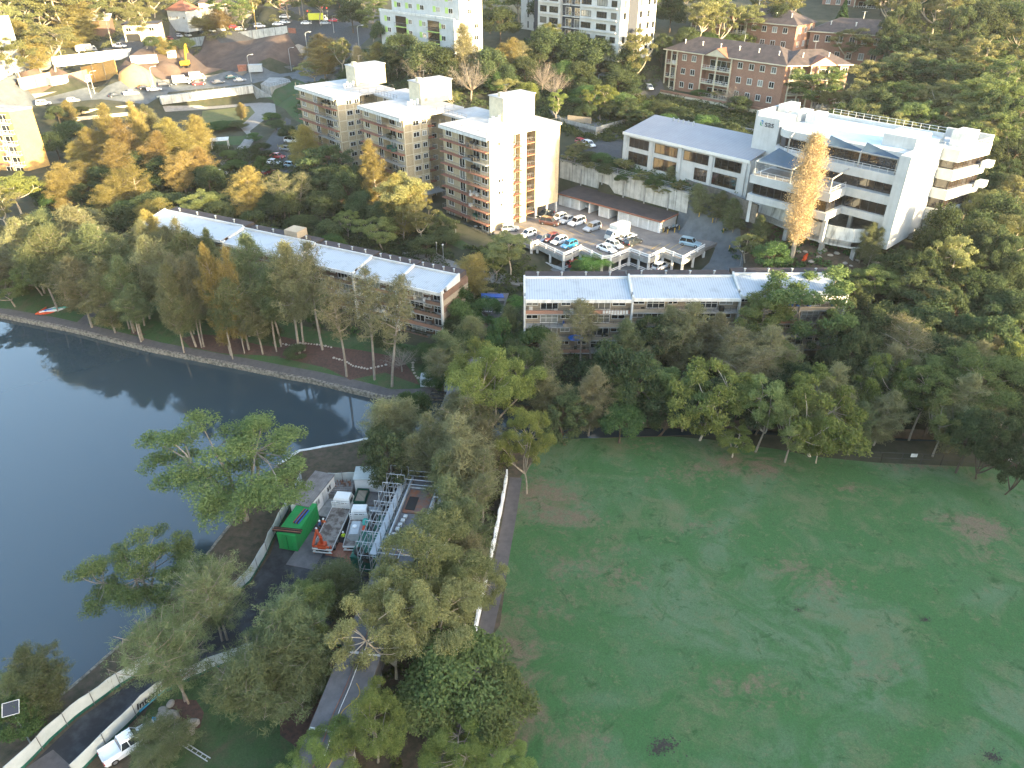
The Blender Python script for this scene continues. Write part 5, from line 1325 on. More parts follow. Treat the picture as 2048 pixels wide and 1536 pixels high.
PROTO={'near':([gum(121,34,560,.20,1.05,LL=.19,WW=.095,H=12.,multi=5),gum(122,30,560,.30,.95,LL=.19,WW=.095,H=13.,multi=5),gum(123,38,520,.16,1.1,LL=.19,WW=.095,H=11.,multi=6)],12.,5.6),'low':([gum(101,34,280,.16,1.0,H=10.),gum(102,40,250,.12,1.05,H=10.),gum(103,30,300,.2,1.0,H=10.)],10.,5.6),'gum':([gum(11),gum(12,26,320,.33,1.05),gum(13,34,260,.42,.95,multi=5),gum(14,24,300,.30,.8)],15.,5.6),
 'oak':([sheoak(21,50,230,.14,3.1),sheoak(22,54,210,.10,3.1),sheoak(23,50,190,.18,2.9,multi=2),sheoak(25,62,210,.10,3.4,multi=3)],15.,3.2),
 'oakh':([sheoak(26,44,200,.32,2.7,lean=-.6),sheoak(27,46,190,.38,2.5,multi=2,lean=-.5),sheoak(24,40,210,.42,2.3,lean=-.9),sheoak(28,50,200,.26,3.0,lean=-.4),sheoak(29,38,170,.36,2.9)],15.,3.0),
 'thin':([sheoak(31,36,110,.45,2.6,sparse=.8),sheoak(32,38,120,.40,2.9,multi=2,sparse=.8)],15.,3.0),
 'airy':([sheoak(111,64,230,.32,5.2,multi=2,LL=.4,WW=.028,w=.3),sheoak(112,60,200,.36,5.0,multi=3,LL=.4,WW=.028,w=.3)],15.,5.4),
 'fluff':([sheoak(41,70,300,.12,4.6,multi=3,LL=.42,WW=.04,w=.34),sheoak(42,64,300,.16,4.4,multi=2,LL=.42,WW=.04,w=.34)],15.,4.8),
 'dense':([dense(51),dense(52,30,380,4.8),dense(53,22,420,4.4)],10.,5.0),
 'poplar':([poplar(61)],20.,3.0),'bare':([bare(71),bare(72,nb=32)],12.,3.4),'conifer':([conifer(81)],14.,3.2),'palm':([palm(91)],5.,2.6)}
KIND={ # code: proto, leaf, bark, (name,category), words
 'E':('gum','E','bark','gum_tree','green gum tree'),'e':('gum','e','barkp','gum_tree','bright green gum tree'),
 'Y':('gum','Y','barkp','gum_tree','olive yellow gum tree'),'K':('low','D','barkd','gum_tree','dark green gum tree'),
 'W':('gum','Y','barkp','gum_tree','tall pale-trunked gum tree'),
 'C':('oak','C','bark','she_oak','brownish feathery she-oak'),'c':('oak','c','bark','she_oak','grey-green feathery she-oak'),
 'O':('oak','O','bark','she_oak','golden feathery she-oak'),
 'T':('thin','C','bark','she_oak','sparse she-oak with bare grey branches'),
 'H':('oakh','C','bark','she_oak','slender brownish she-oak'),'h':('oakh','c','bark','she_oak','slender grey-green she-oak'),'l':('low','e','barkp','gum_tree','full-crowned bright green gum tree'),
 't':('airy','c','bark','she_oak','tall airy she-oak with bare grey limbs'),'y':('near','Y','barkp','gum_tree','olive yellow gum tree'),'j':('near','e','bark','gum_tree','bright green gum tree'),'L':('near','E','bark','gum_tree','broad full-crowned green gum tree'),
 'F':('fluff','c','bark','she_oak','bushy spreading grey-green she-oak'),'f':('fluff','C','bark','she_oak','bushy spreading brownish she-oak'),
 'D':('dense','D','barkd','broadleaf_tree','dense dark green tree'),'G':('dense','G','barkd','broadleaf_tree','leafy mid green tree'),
 'Q':('dense','E','barkd','broadleaf_tree','rounded olive green tree'),'g':('dense','e','barkd','broadleaf_tree','rounded light green tree'),
 'P':('poplar','P','barkp','poplar_tree','tall tan poplar'),'B':('bare','B','bark','bare_tree','leafless grey twiggy tree'),
 'N':('conifer','G','barkd','conifer_tree','pointed green conifer'),'M':('palm','M','bark','palm_tree','small palm with arching fronds')}
TR=random.Random(123); ALLT=[]
def plant(kind,x,y,z,h,wm,label,group):
    pr,lf,bk,nm,words=KIND[kind]; lst,H0,R0=PROTO[pr]; i=TR.randrange(len(lst)); tm,cm=lst[i]
    root=empty(nm,(x,y,z),TR.uniform(0,6.28),label,'tree',group)
    s=wm/2/R0; sz=h/H0; 
    t=inst(tm,root,name='trunk'); c=inst(cm,root,name='crown')
    root.scale=(s,s,sz)
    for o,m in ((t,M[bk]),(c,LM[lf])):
        o.material_slots[0].link='OBJECT'; o.material_slots[0].material=m
    return root
ORD=['first','second','third','fourth','fifth','sixth','seventh','eighth','ninth','tenth','eleventh','twelfth','thirteenth','fourteenth','fifteenth','sixteenth','seventeenth','eighteenth','nineteenth','twentieth']
def ordn(i):
    if i<20: return ORD[i]
    return {20:'twenty-first',21:'twenty-second',22:'twenty-third',23:'twenty-fourth',24:'twenty-fifth',25:'twenty-sixth'}.get(i,'%dth'%(i+1))
def zone(place,group,items):
    """items: (kind, picture x of top, picture y of top, height m, picture width) or with base=True"""
    rows=[]
    for it in items:
        k,px,py,h,wpx=it[:5]
        if len(it)>5: x,y,z=G(px,py)
        else: x,y,z=G(px,py,h*.97)
        wm=wpx/ppm(x,y,z+h*.6); rows.append([k,px,py,h,wm,x,y,z])
    by={}
    for r in rows: by.setdefault(r[0],[]).append(r)
    for k,l in by.items():
        l.sort(key=lambda r:r[1]); n=len(l)
        for i,r in enumerate(l):
            words=KIND[k][4]
            if n==1: lab='%s %s'%(words,place)
            elif i==0: lab='%s %s, leftmost of %s'%(words,place,{2:'two',3:'three',4:'four',5:'five'}.get(n,'them'))
            elif i==n-1: lab='%s %s, rightmost of %s'%(words,place,{2:'two',3:'three',4:'four',5:'five'}.get(n,'them'))
            else: lab='%s %s, %s from the left'%(words,place,ordn(i))
            while len(lab.split())>16: lab=lab.split(' ',1)[1]
            ALLT.append(plant(k,r[5],r[6],r[7],r[3],r[4],lab,group))
def fill(place,group,poly,step,kinds,h,wpx,seed):
    rs=random.Random(seed); xs=[p[0] for p in poly]; ys=[p[1] for p in poly]; items=[]; y=min(ys); row=0
    while y<=max(ys):
        x=min(xs)+(step*.5 if row%2 else 0)
        while x<=max(xs):
            X=x+rs.uniform(-.3,.3)*step; Y=y+rs.uniform(-.3,.3)*step*.75
            if inside(poly,np.array([X]),np.array([Y]))[0]: items.append((rs.choice(kinds),X,Y,rs.uniform(*h),rs.uniform(*wpx)))
            x+=step
        y+=step*.75; row+=1
    zone(place,group,items)
# near shore
zone('on the left shore in front of the water','trees on the near shore',[('F',60,1310,8,150),('F',-5,1350,7,110),('G',10,1400,6,110),('L',275,1078,10,225),('L',450,870,14,335)])
zone('between the access road and the channel','trees by the access road',[('F',550,1190,11,190),('F',500,1285,11,240),('L',620,1180,9,110),('c',665,1118,8,150),('c',600,1300,8,120),('c',310,1455,3,110),('t',362,1417,13,200,1),('t',450,1292,12,190,1)])
zone('leaning over the concrete channel','trees over the channel',[('y',850,1075,14,230),('y',770,1185,13,190),('y',862,1190,12,205),('j',738,1420,8,160),('j',645,1490,6,150),('c',905,965,15,140),('c',920,1005,13,130),('y',925,1115,12,140),('C',925,1060,11,110)])
zone('at the bottom between channel and field','trees at the bottom edge',[('Q',920,1290,9,260),('Q',990,1370,7,200),('Q',850,1390,6,180),('j',905,1475,6,140),('j',1000,1490,4,130)])
zone('around the channel where it crosses the water','trees at the water crossing',[('C',785,785,12,150),('K',775,870,10,140),('C',860,830,13,110),('j',960,668,16,120),('j',978,722,15,180),('j',1055,835,13,110),('C',925,840,16,160),('T',960,900,13,100),('C',920,780,14,130),('c',900,900,12,120),('G',820,785,6,100),('L',1040,690,9,110),('T',880,700,8,100),('f',955,850,13,120)])
# trees behind the field
zone('behind the far edge of the field','trees behind the field',[('C',1100,735,12,110),('C',1185,735,12,95),('K',1260,708,12,190),('l',1420,738,13,165),('C',1535,655,13,140),('T',1480,660,13,120),('C',1365,600,14,130),('l',1665,768,13,200),('E',1600,800,11,120),('e',1475,860,5,90),('E',1570,690,9,110),('K',1700,650,12,120),('c',1750,700,12,130),('T',1835,640,14,140),('L',1960,718,13,210),('e',1890,765,9,90),('E',2030,780,7,110),('C',1780,780,10,100),('K',1330,770,9,130),('K',1140,790,9,120),('K',1530,770,9,130),('G',1245,810,7,110),('c',1720,800,9,80),('c',1830,750,9,110),('e',1650,860,6,80)])
zone('in front of the tan flats','trees before the tan flats',[('T',1170,590,13,85),('T',1110,665,12,80),('c',1265,640,11,90),('G',1230,695,7,110),('G',1070,655,7,110),('K',1310,640,10,110),('C',1430,625,12,100),('E',1640,545,17,210),('E',1540,590,14,120),('e',1560,690,8,100),('C',1290,690,8,90)])
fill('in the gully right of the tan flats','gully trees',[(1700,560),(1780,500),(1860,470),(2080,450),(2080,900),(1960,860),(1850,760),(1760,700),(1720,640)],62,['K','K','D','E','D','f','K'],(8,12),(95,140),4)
fill('on the wooded slope right of the office','slope trees',[(1890,420),(1975,250),(1960,60),(2070,40),(2070,470),(1900,470)],52,['Y','E','K','Y','D'],(11,15),(85,125),5)
fill('behind the office roof','trees behind the office',[(1600,170),(1700,150),(1790,60),(1960,60),(1990,260),(1830,240),(1650,200)],46,['Y','E','Y','K'],(9,13),(80,120),6)
zone('on the slope below the office deck','trees below the office',[('c',1750,440,9,45),('Y',1500,470,6,80),('G',1550,485,6,90),('G',1610,560,4,80),('G',1660,545,3,60),('D',1745,535,4,60),('G',1560,545,3,60),('D',1700,560,4,70),('K',1720,560,6,80),('G',1790,540,6,90),('c',1530,430,7,50)])
zone('above the garages','trees above the garages',[('c',1405,368,7,65),('c',1440,380,7,50),('c',1478,395,8,65),('c',1350,330,4,40)])
zone('at the back of the tan flats','plants behind the tan flats',[('M',1190,520,4,80),('M',1045,600,4,70),('G',1160,520,4,50),('M',1010,640,4,60)])
# far bank
zone('in the row along the far bank','she-oaks along the far bank',[('H',30,430,17.16,90),('h',80,450,17.16,110),('H',135,405,18.48,130),('h',175,440,18.48,110),('h',225,505,15.84,80),('H',290,465,18.48,90),('T',345,500,17.16,70),('O',410,480,22.44,70),('O',440,490,21.12,60),('H',370,505,18.48,75),('h',480,462,21.12,100),('H',560,475,22.44,115),('T',610,480,21.12,110),('T',665,545,19.8,110),('T',740,530,21.12,120),('h',255,560,11.88,90),('H',320,520,18.48,70),('h',520,530,17.16,90),('h',430,560,15.84,80),('T',235,540,11.88,80),('H',500,590,11.88,80)])
zone('on the lawn of the far bank','smaller trees on the far bank',[('Y',145,490,12,110),('E',60,520,8,100),('E',10,560,6,100),('G',625,570,10,80),('c',900,665,9,95),('B',800,698,4.5,60),('G',855,690,3,80),('G',870,740,4,70),('D',770,660,4,60),('D',590,690,3,60),('D',540,650,4,60)])
zone('behind the brown flats','trees behind the brown flats',[('O',480,332,13,100),('T',565,340,12,80),('D',230,410,8,100),('D',290,385,8,110),('G',250,400,6,80),('D',340,385,7,90),('E',395,385,8,100),('D',430,400,7,80),('D',350,415,6,90),('D',540,390,6,80),('D',600,430,5,80),('D',655,440,6,80),('E',690,420,7,55),('G',660,470,5,80),('E',760,440,7,100),('D',850,470,5,80),('Y',1020,470,9,100),('E',990,490,8,80),('O',945,500,10,95),('D',500,420,6,80),('D',310,430,6,90),('O',305,395,9,70),('D',540,455,5,60),('D',600,480,4,60),('D',820,520,4,60)])
zone('in the gardens below the cream towers','trees below the cream towers',[('O',605,245,13,85),('K',650,290,11,110),('O',740,278,17,75),('Y',800,350,14,120),('O',795,340,15,80),('D',690,340,11,90),('K',670,330,10,110),('D',620,350,9,80),('D',720,380,8,80),('D',640,380,8,80),('Y',835,400,10,90),('D',570,380,8,80),('D',890,455,4,70),('K',880,430,6,70),('D',770,400,8,90)])
zone('in the golden stand left of the park','golden stand left of the park',[('O',195,205,17,60),('O',235,235,16,85),('O',262,200,16,50),('O',330,230,15,90),('O',385,225,14,80),('O',145,285,9,60),('O',110,328,11,95),('O',165,320,8,80),('C',290,205,13,60),('O',350,250,14,100),('O',220,280,13,90),('D',130,240,9,90),('D',100,260,9,80),('D',110,210,6,60),('O',128,200,8,40),('D',260,300,9,80),('D',320,310,9,90),('D',200,330,8,80),('D',370,330,7,80),('D',410,330,8,80),('O',390,290,11,80),('O',175,250,12,70),('O',300,260,14,80),('O',250,330,11,80),('O',345,300,12,80),('O',205,370,9,70)])
zone('by the left edge in low sun','trees at the left edge',[('e',15,350,10,110),('Y',-10,380,10,90),('O',130,398,10,75),('G',70,370,4,60),('G',95,385,4,50),('C',170,410,10,110),('D',150,365,6,60),('O',60,420,10,70)])
zone('in the little park','small trees in the little park',[('D',475,240,3,45),('G',540,225,3,45),('O',478,205,6,30),('G',505,265,3,40),('D',520,285,4,60),('G',455,300,3,40),('G',470,320,3,60),('G',520,310,6,40),('D',630,215,5,60),('D',575,250,5,50),('G',440,245,2,80),('D',550,240,3,50)])
fill('along the lower street edge','shrubs along the lower street',[(110,212),(320,190),(330,205),(120,228)],40,['D','G','D'],(2.5,4),(38,55),9)
# behind the cream towers
zone('behind the farthest cream tower','trees behind the farthest tower',[('O',645,66,13,80),('O',640,85,12,85),('P',712,84,13,40),('O',762,82,11,75),('O',610,170,6,40),('Y',680,75,12,60),('Y',625,120,8,80),('D',700,130,7,50)])
zone('in front of the lime panelled building','trees before the lime panelled building',[('D',800,62,12,95),('D',850,80,13,100),('B',838,100,12,70),('D',880,90,12,100),('C',930,42,17,70),('B',940,115,12,80),('D',985,95,12,85),('D',900,110,9,80),('D',775,110,9,80),('Y',790,90,10,60),('D',1010,125,9,70),('G',995,140,8,60),('Y',905,180,5,40),('O',1020,72,11,50),('O',840,160,5,50)])
zone('before the large white apartment building','trees before the white apartments',[('D',1000,12,11,95),('D',1095,50,12,90),('Y',1100,40,11,50),('D',1150,60,12,90),('D',1200,72,12,100),('D',1250,90,11,90),('Y',1280,58,17,88),('D',1050,110,9,70),('C',1030,80,10,60),('B',1085,120,9,60),('B',1110,140,9,60),('Y',1010,152,7,60),('g',1055,162,7,60),('e',1115,180,9,50),('e',1205,170,10,65),('D',1160,120,9,80),('D',1240,135,9,80),('K',1330,70,9,60),('D',1375,50,8,60),('G',1130,120,8,70),('D',1180,150,7,80),('D',1080,75,9,70)])
fill('between the annex roof and the brick terrace','shrubs behind the annex',[(1130,190),(1180,180),(1290,195),(1360,205),(1500,225),(1490,262),(1420,262),(1300,215),(1200,215)],36,['D','D','G','K'],(4,6.5),(50,75),11)
fill('on the planted terrace of the largest brick building','terrace shrubs',[(1325,150),(1560,195),(1555,212),(1325,168)],34,['D','G','Y'],(1.6,2.6),(36,50),12)
fill('spilling over the stained retaining wall','hedge above the garages',[(1130,282),(1165,285),(1375,358),(1385,385),(1340,380),(1130,315)],28,['G','Y','G','D'],(2.6,3.6),(40,55),13)
zone('among the brick apartments','trees among the brick apartments',[('E',1645,132,13,130),('Y',1710,55,11,110),('N',1692,0,12,52),('G',1410,62,4,70),('G',1460,66,4,70),('g',1500,58,7,70),('G',1540,70,5,60),('D',1790,60,10,60),('B',1465,172,6,60),('E',1600,150,9,80),('D',1480,190,5,60),('D',1580,20,8,80)])
fill('at the top edge above the second brick building','trees at the top edge',[(1380,-40),(1600,-40),(1600,20),(1500,25),(1390,30)],52,['Y','W','D'],(12,17),(70,90),14)
fill('at the top edge among the far brick blocks','far hillside trees',[(1640,-60),(2070,-60),(2070,60),(1960,20),(1860,-10),(1800,30),(1760,-20)],44,['W','Y','D','K'],(12,18),(75,105),15)
fill('on the sunlit hill beyond the upper street','gums beyond the upper street',[(-30,-60),(330,-60),(330,0),(250,30),(160,30),(60,70),(-30,90)],44,['W','Y','W','O'],(11,17),(70,105),16)
fill('beyond the junction at the top','trees beyond the junction',[(350,-60),(780,-60),(780,20),(700,20),(600,-5),(400,0)],60,['D','E','D','Y'],(9,14),(60,90),17)
zone('beside the junction','trees beside the junction',[('D',700,0,12,70),('E',740,10,13,60),('D',760,40,9,50),('E',480,5,11,60),('O',440,15,9,60),('O',415,30,6,60),('D',380,25,8,50),('W',90,-40,22,150),('D',345,78,6,50),('O',322,72,7,50),('D',368,74,5,40),('D',300,70,6,45)])

x_,y_,z_=G(1582,520); plant('P',x_,y_,z_,27.5,9.0,'tall tan poplar glowing in low sun in front of the office terraces','poplar by the office')
# ---------------------------------------------------------------- undergrowth : low leafy cover nobody could count
def undergrowth(label,poly,n,hr,leaf,seed,wr=(.8,1.8),z=None):
    rs=np.random.RandomState(seed); xs=[p[0] for p in poly]; ys=[p[1] for p in poly]; C=[]
    X=rs.uniform(min(xs),max(xs),n*3); Y=rs.uniform(min(ys),max(ys),n*3); k=inside(poly,X,Y)&~inside(RIVER,X,Y); X=X[k][:n]; Y=Y[k][:n]; Z=hz(X,Y)
    V=[];T=[]
    for x,y,zz in zip(X,Y,Z):
        h=rs.uniform(*hr); w=rs.uniform(*wr); m=int(34*w*w*.7)+14
        q=rs.normal(size=(m,3)); q/=np.linalg.norm(q,axis=1)[:,None]; q[:,2]=np.abs(q[:,2]); pos=np.array([x,y,zz])+q*np.array([w,w,h])*rs.uniform(.6,1,(m,1))
        V.append(leaves(pos,q,.5,.3,rs,None,.2)); T.append(np.clip(rs.uniform(0,.6,m)+.4*q[:,2]*rs.uniform(.3,1),0,1))  # tint grows upward, so top light is put into the leaf colour
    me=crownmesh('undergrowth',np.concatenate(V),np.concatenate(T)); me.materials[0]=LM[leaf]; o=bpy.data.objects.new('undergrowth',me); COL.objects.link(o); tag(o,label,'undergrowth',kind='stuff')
undergrowth('dark leafy undergrowth filling the gully behind the field',[(-2,94),(60,95),(90,100),(150,100),(150,150),(100,140),(70,128),(58,112),(0,112)],1500,(.8,2.2),'D',1)
undergrowth('mixed green scrub over the wooded slope right of the office',[(95,100),(150,100),(240,190),(240,300),(140,300),(92,215),(88,170),(100,160)],2600,(.8,2.5),'K2',2,(1.2,2.6))
undergrowth('dark scrub under the trees between the cream towers and the brown flats',[(-10,128),(-14,155),(-40,185),(-62,215),(-100,240),(-130,200),(-110,170),(-75,155)],1700,(.6,1.8),'D',3,(1.,2.2))
undergrowth('scrub under the trees behind the cream towers',[(5,200),(30,222),(45,240),(10,256),(-10,250),(-50,285),(-75,270),(-60,240),(-20,205)],1500,(.6,1.8),'D',4,(1.2,2.4))
undergrowth('low scrub beneath the she-oaks along the channel',[(-12,88),(0,88),(-4,60),(-8,36),(-14,20),(-20,20),(-17,40),(-15,60)],260,(.3,.9),'K2',5,(.5,1.1))
undergrowth('scrub on the slope below the office deck',[(44,152),(50,160),(58,148),(70,137),(84,142),(90,130),(72,126),(52,133)],240,(.3,1.0),'G',6,(.6,1.3))
undergrowth('planted shrubs along the foot of the brown flats',[(-12,116),(-25,121),(-45,132),(-70,145),(-71,141),(-45,128),(-25,117.5),(-14,113)],170,(.5,1.4),'G',7,(.6,1.3))
undergrowth('scrub under the gums beyond the upper street',[(-215,300),(-170,310),(-100,355),(-60,360),(-100,430),(-260,420)],1200,(.8,2.2),'Y',8,(1.5,3))

fill('between and behind the white buildings at the top','trees behind the white buildings',[(960,-50),(1440,-50),(1440,10),(1330,10),(1100,-10),(1000,10),(960,-10)],46,['D','E','D','Y'],(10,14),(70,95),21)
fill('in the shade at the far left of the bank','trees at the far left of the bank',[(-20,430),(200,400),(230,430),(120,500),(-20,520)],50,['c','D','G','C'],(8,12),(70,100),22)
fill('around the excavation rim','shrubs around the excavation',[(600,150),(690,140),(720,110),(740,120),(740,170),(650,175)],36,['D','Y','G'],(4,7),(45,60),23)
fill('in the wooded strip behind the annex','trees of the wooded strip',[(1150,150),(1260,130),(1320,215),(1500,235),(1500,255),(1330,232),(1180,190)],40,['K','D','G'],(5,8),(60,85),24)

fill('in the second row along the far bank','second row of she-oaks',[(0,410),(220,410),(400,470),(640,540),(560,580),(330,540),(120,520),(0,500)],62,['H','h','T','h','C'],(13,17),(80,115),31)
fill('in the wooded belt before the flats','belt behind the field',[(1070,735),(1300,735),(1500,715),(1720,660),(1900,620),(2060,640),(2060,760),(1560,770),(1350,780),(1110,790)],78,['C','c','E','K','T','l','E'],(9,14),(95,135),32)
fill('in the hollow between the two blocks of flats','trees between the flats',[(860,560),(930,560),(1040,600),(1040,680),(960,660),(900,680)],48,['c','D','G'],(6,9),(60,85),33)

undergrowth('leafy hedge spilling over the top of the stained retaining wall',[(12.2,186.6),(38.2,160.4),(40.4,162.6),(14.5,189.4)],330,(1.3,2.3),'G',9,(.8,1.4))
undergrowth('scrub on the bank between the annex and the brick terrace',[(16,200),(28,192),(52,170),(80,190),(62,210),(44,230),(20,226),(8,214)],900,(.7,1.9),'K2',10,(1.0,2.0))
undergrowth('scrub between the footpath steps and the car park deck',[(-8,130),(2,128),(20,128.5),(56,129),(50,134),(36,136),(8,139),(2,147),(-10,150)],420,(.4,1.2),'K2',11,(.6,1.2))

zone('at the left end of the brown flats','trees at the left end of the brown flats',[('O',298,415,16,75),('C',338,432,17,60),('H',272,440,16,60),('c',400,455,16,60)])
# ---------------------------------------------------------------- cars, vans, trucks
CP={}
def paint(n,c,met=.0):
    if n not in CP: CP[n]=mat('car_paint_'+n,c,amt=.04,rough=.28,spec=.6,coat=.5,metal=met)
    return CP[n]
for n,c in dict(white=(.78,.79,.8),silver=(.42,.44,.46),grey=(.2,.21,.22),black=(.02,.025,.03),brown=(.09,.035,.02),navy=(.02,.04,.10),blue=(.02,.25,.48),red=(.42,.02,.025),lightblue=(.25,.36,.42),darkred=(.14,.01,.02),teal=(.03,.12,.12)).items(): paint(n,c)
M['cglass']=glassmat('car_glass',(.02,.025,.03)); M['headlamp']=mat('headlamp_lens',(.8,.8,.78),amt=.05,rough=.2); M['tail']=mat('tail_lamp_lens',(.35,.02,.02),amt=.05,rough=.3); M['hub']=mat('wheel_hub',(.4,.4,.42),amt=.1,rough=.4,metal=.6)
_cm={}
def carmeshes(t):
    if t in _cm: return _cm[t]
    L,W,Hb,H,c0,c1,c2,c3={'hatch':(4.1,1.72,.88,1.48,.9,.35,-1.55,-1.95),'sedan':(4.6,1.78,.86,1.42,.85,.3,-1.1,-1.75),'wagon':(4.75,1.8,.88,1.50,.85,.25,-1.95,-2.25),'suv':(4.6,1.85,1.0,1.74,.95,.45,-1.9,-2.2),'van':(5.0,1.9,1.1,2.1,1.7,1.1,-2.35,-2.45),'ute':(5.1,1.85,.98,1.75,.95,.45,-.7,-.95)}[t]
    hl=L/2; w=W/2
    def ring(x,wt,zb,zm,wm,zt): return [(x,-wt,zt),(x,-wm,zm),(x,-wm*.97,zb),(x,wm*.97,zb),(x,wm,zm),(x,wt,zt)]
    b=MB(); secs=[]
    for x,wm,zb,zt in ((-hl,.80,.42,Hb*.85),(-hl+.15,.93,.3,Hb*.98),(-hl+.8,1,.24,Hb),(-.3,1,.22,Hb*.99),(hl-1.5,1,.24,Hb*.96),(hl-.5,.97,.26,Hb*.84),(hl-.1,.88,.32,Hb*.72),(hl,.74,.42,Hb*.6)):
        secs.append(ring(x,w*wm*.86,zb,zt*.72,w*wm,zt))
    b.loft(secs)
    if t=='ute': b.box(-hl+.1,-w*.9,Hb*.9,c3-.02,-w*.82,Hb+.2); b.box(-hl+.1,w*.82,Hb*.9,c3-.02,w*.9,Hb+.2); b.box(-hl+.05,-w*.9,Hb*.9,-hl+.1,w*.9,Hb+.2)
    body=b.mesh('body',[paint('white',0)])
    body.polygons.foreach_set('use_smooth',[False]*len(body.polygons))
    g=MB(); r0=w*.86; r1=w*.68
    zt=H-.06
    g.add([(c0,-r0,Hb*.93),(c0,r0,Hb*.93),(c3,r0,Hb*.95),(c3,-r0,Hb*.95),(c1,-r1,zt),(c1,r1,zt),(c2,r1,zt),(c2,-r1,zt)],[(0,1,5,4),(1,2,6,5),(2,3,7,6),(3,0,4,7)])
    gl=g.mesh('windows',[M['cglass']])
    rf=MB(); rf.loft([[(c1+.05,-r1*1.02,zt-.03),(c1+.05,r1*1.02,zt-.03),(c1+.0,r1*.9,H-.015),(c1+.0,-r1*.9,H-.015)],[( (c1+c2)/2,-r1*1.03,zt-.03),((c1+c2)/2,r1*1.03,zt-.03),((c1+c2)/2,r1*.9,H+.015),((c1+c2)/2,-r1*.9,H+.015)],[(c2-.08,-r1*1.0,zt-.04),(c2-.08,r1*1.0,zt-.04),(c2-.02,r1*.86,H-.02),(c2-.02,-r1*.86,H-.02)]])
    # pillars
    for sg in (-1,1):
        for a,c in ((c0,c1),(c3,c2),((c0+c3)/2-.1,(c1+c2)/2-.05)):
            rf.cyl((a,sg*r0*1.01,Hb*.94),(c,sg*r1*1.02,zt),.045,n=4)
    roof=rf.mesh('roof',[paint('white',0)])
    wh=MB(); wh.cyl((0,-.11,0),(0,.11,0),.33,n=14); wh.mi=1; wh.cyl((0,-.118,0),(0,.118,0),.19,n=10); wheel=wh.mesh('wheel',[M['blk'],M['hub']])
    hm=MB(); hm.box(-.05,-.2,-.08,.05,.2,.08); head=hm.mesh('headlight',[M['headlamp']]); tl=MB(); tl.box(-.04,-.16,-.12,.04,.16,.12); tail=tl.mesh('tail_light',[M['tail']])
    _cm[t]=(body,gl,roof,wheel,head,tail,hl,w,Hb); return _cm[t]
def car(t,colr,x,y,z,head,label,group=None):
    body,gl,roof,wheel,hd,tl,hl,w,Hb=carmeshes(t)
    r=empty({'van':'parked_van','ute':'utility_truck'}.get(t,'parked_car'),(x,y,z),R(head),label,{'van':'van','ute':'ute'}.get(t,'car'),group)
    b=inst(body,r,name='body'); inst(gl,r,name='windows'); rf=inst(roof,r,name='roof')
    for o in (b,rf): o.material_slots[0].link='OBJECT'; o.material_slots[0].material=CP[colr]
    for sx in (-hl+.85,hl-.85):
        for sy in (-1,1): inst(wheel,r,(sx,sy*(w-.1),.33),name='wheel')
    for sy in (-1,1): inst(hd,r,(hl-.08,sy*w*.6,Hb*.66),name='headlight'); inst(tl,r,(-hl+.04,sy*w*.72,Hb*.78),name='tail_light')
    return r
def parkcars(lst,z=None,group=None,place=''):
    for px,py,t,c,hd,lab in lst:
        if z is not None: x,y,zz=P(px,py,z)
        else: x,y,zz=G(px,py); zz+=.03
        if hd is None:
            k=min(((a[0]-x)**2+(a[1]-y)**2,i) for i,a in enumerate(ROADC))[1]; hd=ROADC[k][2]
        car(t,c,x,y,zz,hd,lab,group)
ROADC=[]
for rr in (rA,rB):
    q=[G(a,b) for a,b in rr]
    for a,b in zip(q,q[1:]):
        for i in range(10):
            f=i/10; ROADC.append((a[0]+(b[0]-a[0])*f,a[1]+(b[1]-a[1])*f,math.degrees(math.atan2(b[1]-a[1],b[0]-a[0]))))
parkcars([(1020,461,'hatch','silver',10,'silver hatchback at the corner of the cream tower'),(1056,472,'hatch','white',-137,'white hatchback leftmost along the deck railing'),
 (1083,482,'sedan','navy',-137,'dark blue car between the white hatchback and a maroon car at the railing'),(1101,480,'hatch','darkred',-137,'dark maroon-blue car third along the deck railing'),(1118,486,'hatch','white',-137,'white hatchback beside the bright blue car at the railing'),
 (1138,494,'hatch','blue',-137,'bright blue car at the corner of the deck railing'),(1100,449,'suv','brown',-25,'dark brown four-wheel drive by the tower posts'),(1118,439,'hatch','white',-137,'white hatchback behind the brown four-wheel drive'),
 (1134,444,'sedan','silver',-137,'silver sedan between white hatchback and white four-wheel drive'),(1153,449,'suv','white',-137,'white boxy four-wheel drive with dark roof'),(1184,460,'suv','silver',-137,'silver four-wheel drive standing alone in mid car park'),
 (1255,478,'wagon','white',43,'white wagon just in front of the box truck'),(1228,494,'hatch','white',-47,'white hatchback with black roof beside the dark wagon'),(1213,502,'sedan','white',-47,'white sedan half hidden by the bush at the railing'),(1266,488,'wagon','black',43,'black wagon at the railing right of the white cars'),
 (1380,491,'suv','lightblue',-30,'pale blue four-wheel drive alone at the right end of the deck'),(1322,457,'hatch','blue',-137,'blue car tucked against the end of the garages'),(1090,432,'sedan','black',-137,'dark car in the shade under the tower end'),(1181,413,'hatch','white',-137,'white car inside an open garage bay')],9.21,'cars on the upper car park deck')
parkcars([(1322,536,'wagon','white',43,'white wagon on the lower level below the deck edge'),(1152,533,'hatch','red',20,'red car on the lower level under the deck'),(1172,530,'hatch','blue',20,'blue car beside the red one under the deck')],6.37,'cars on the lower car park level')
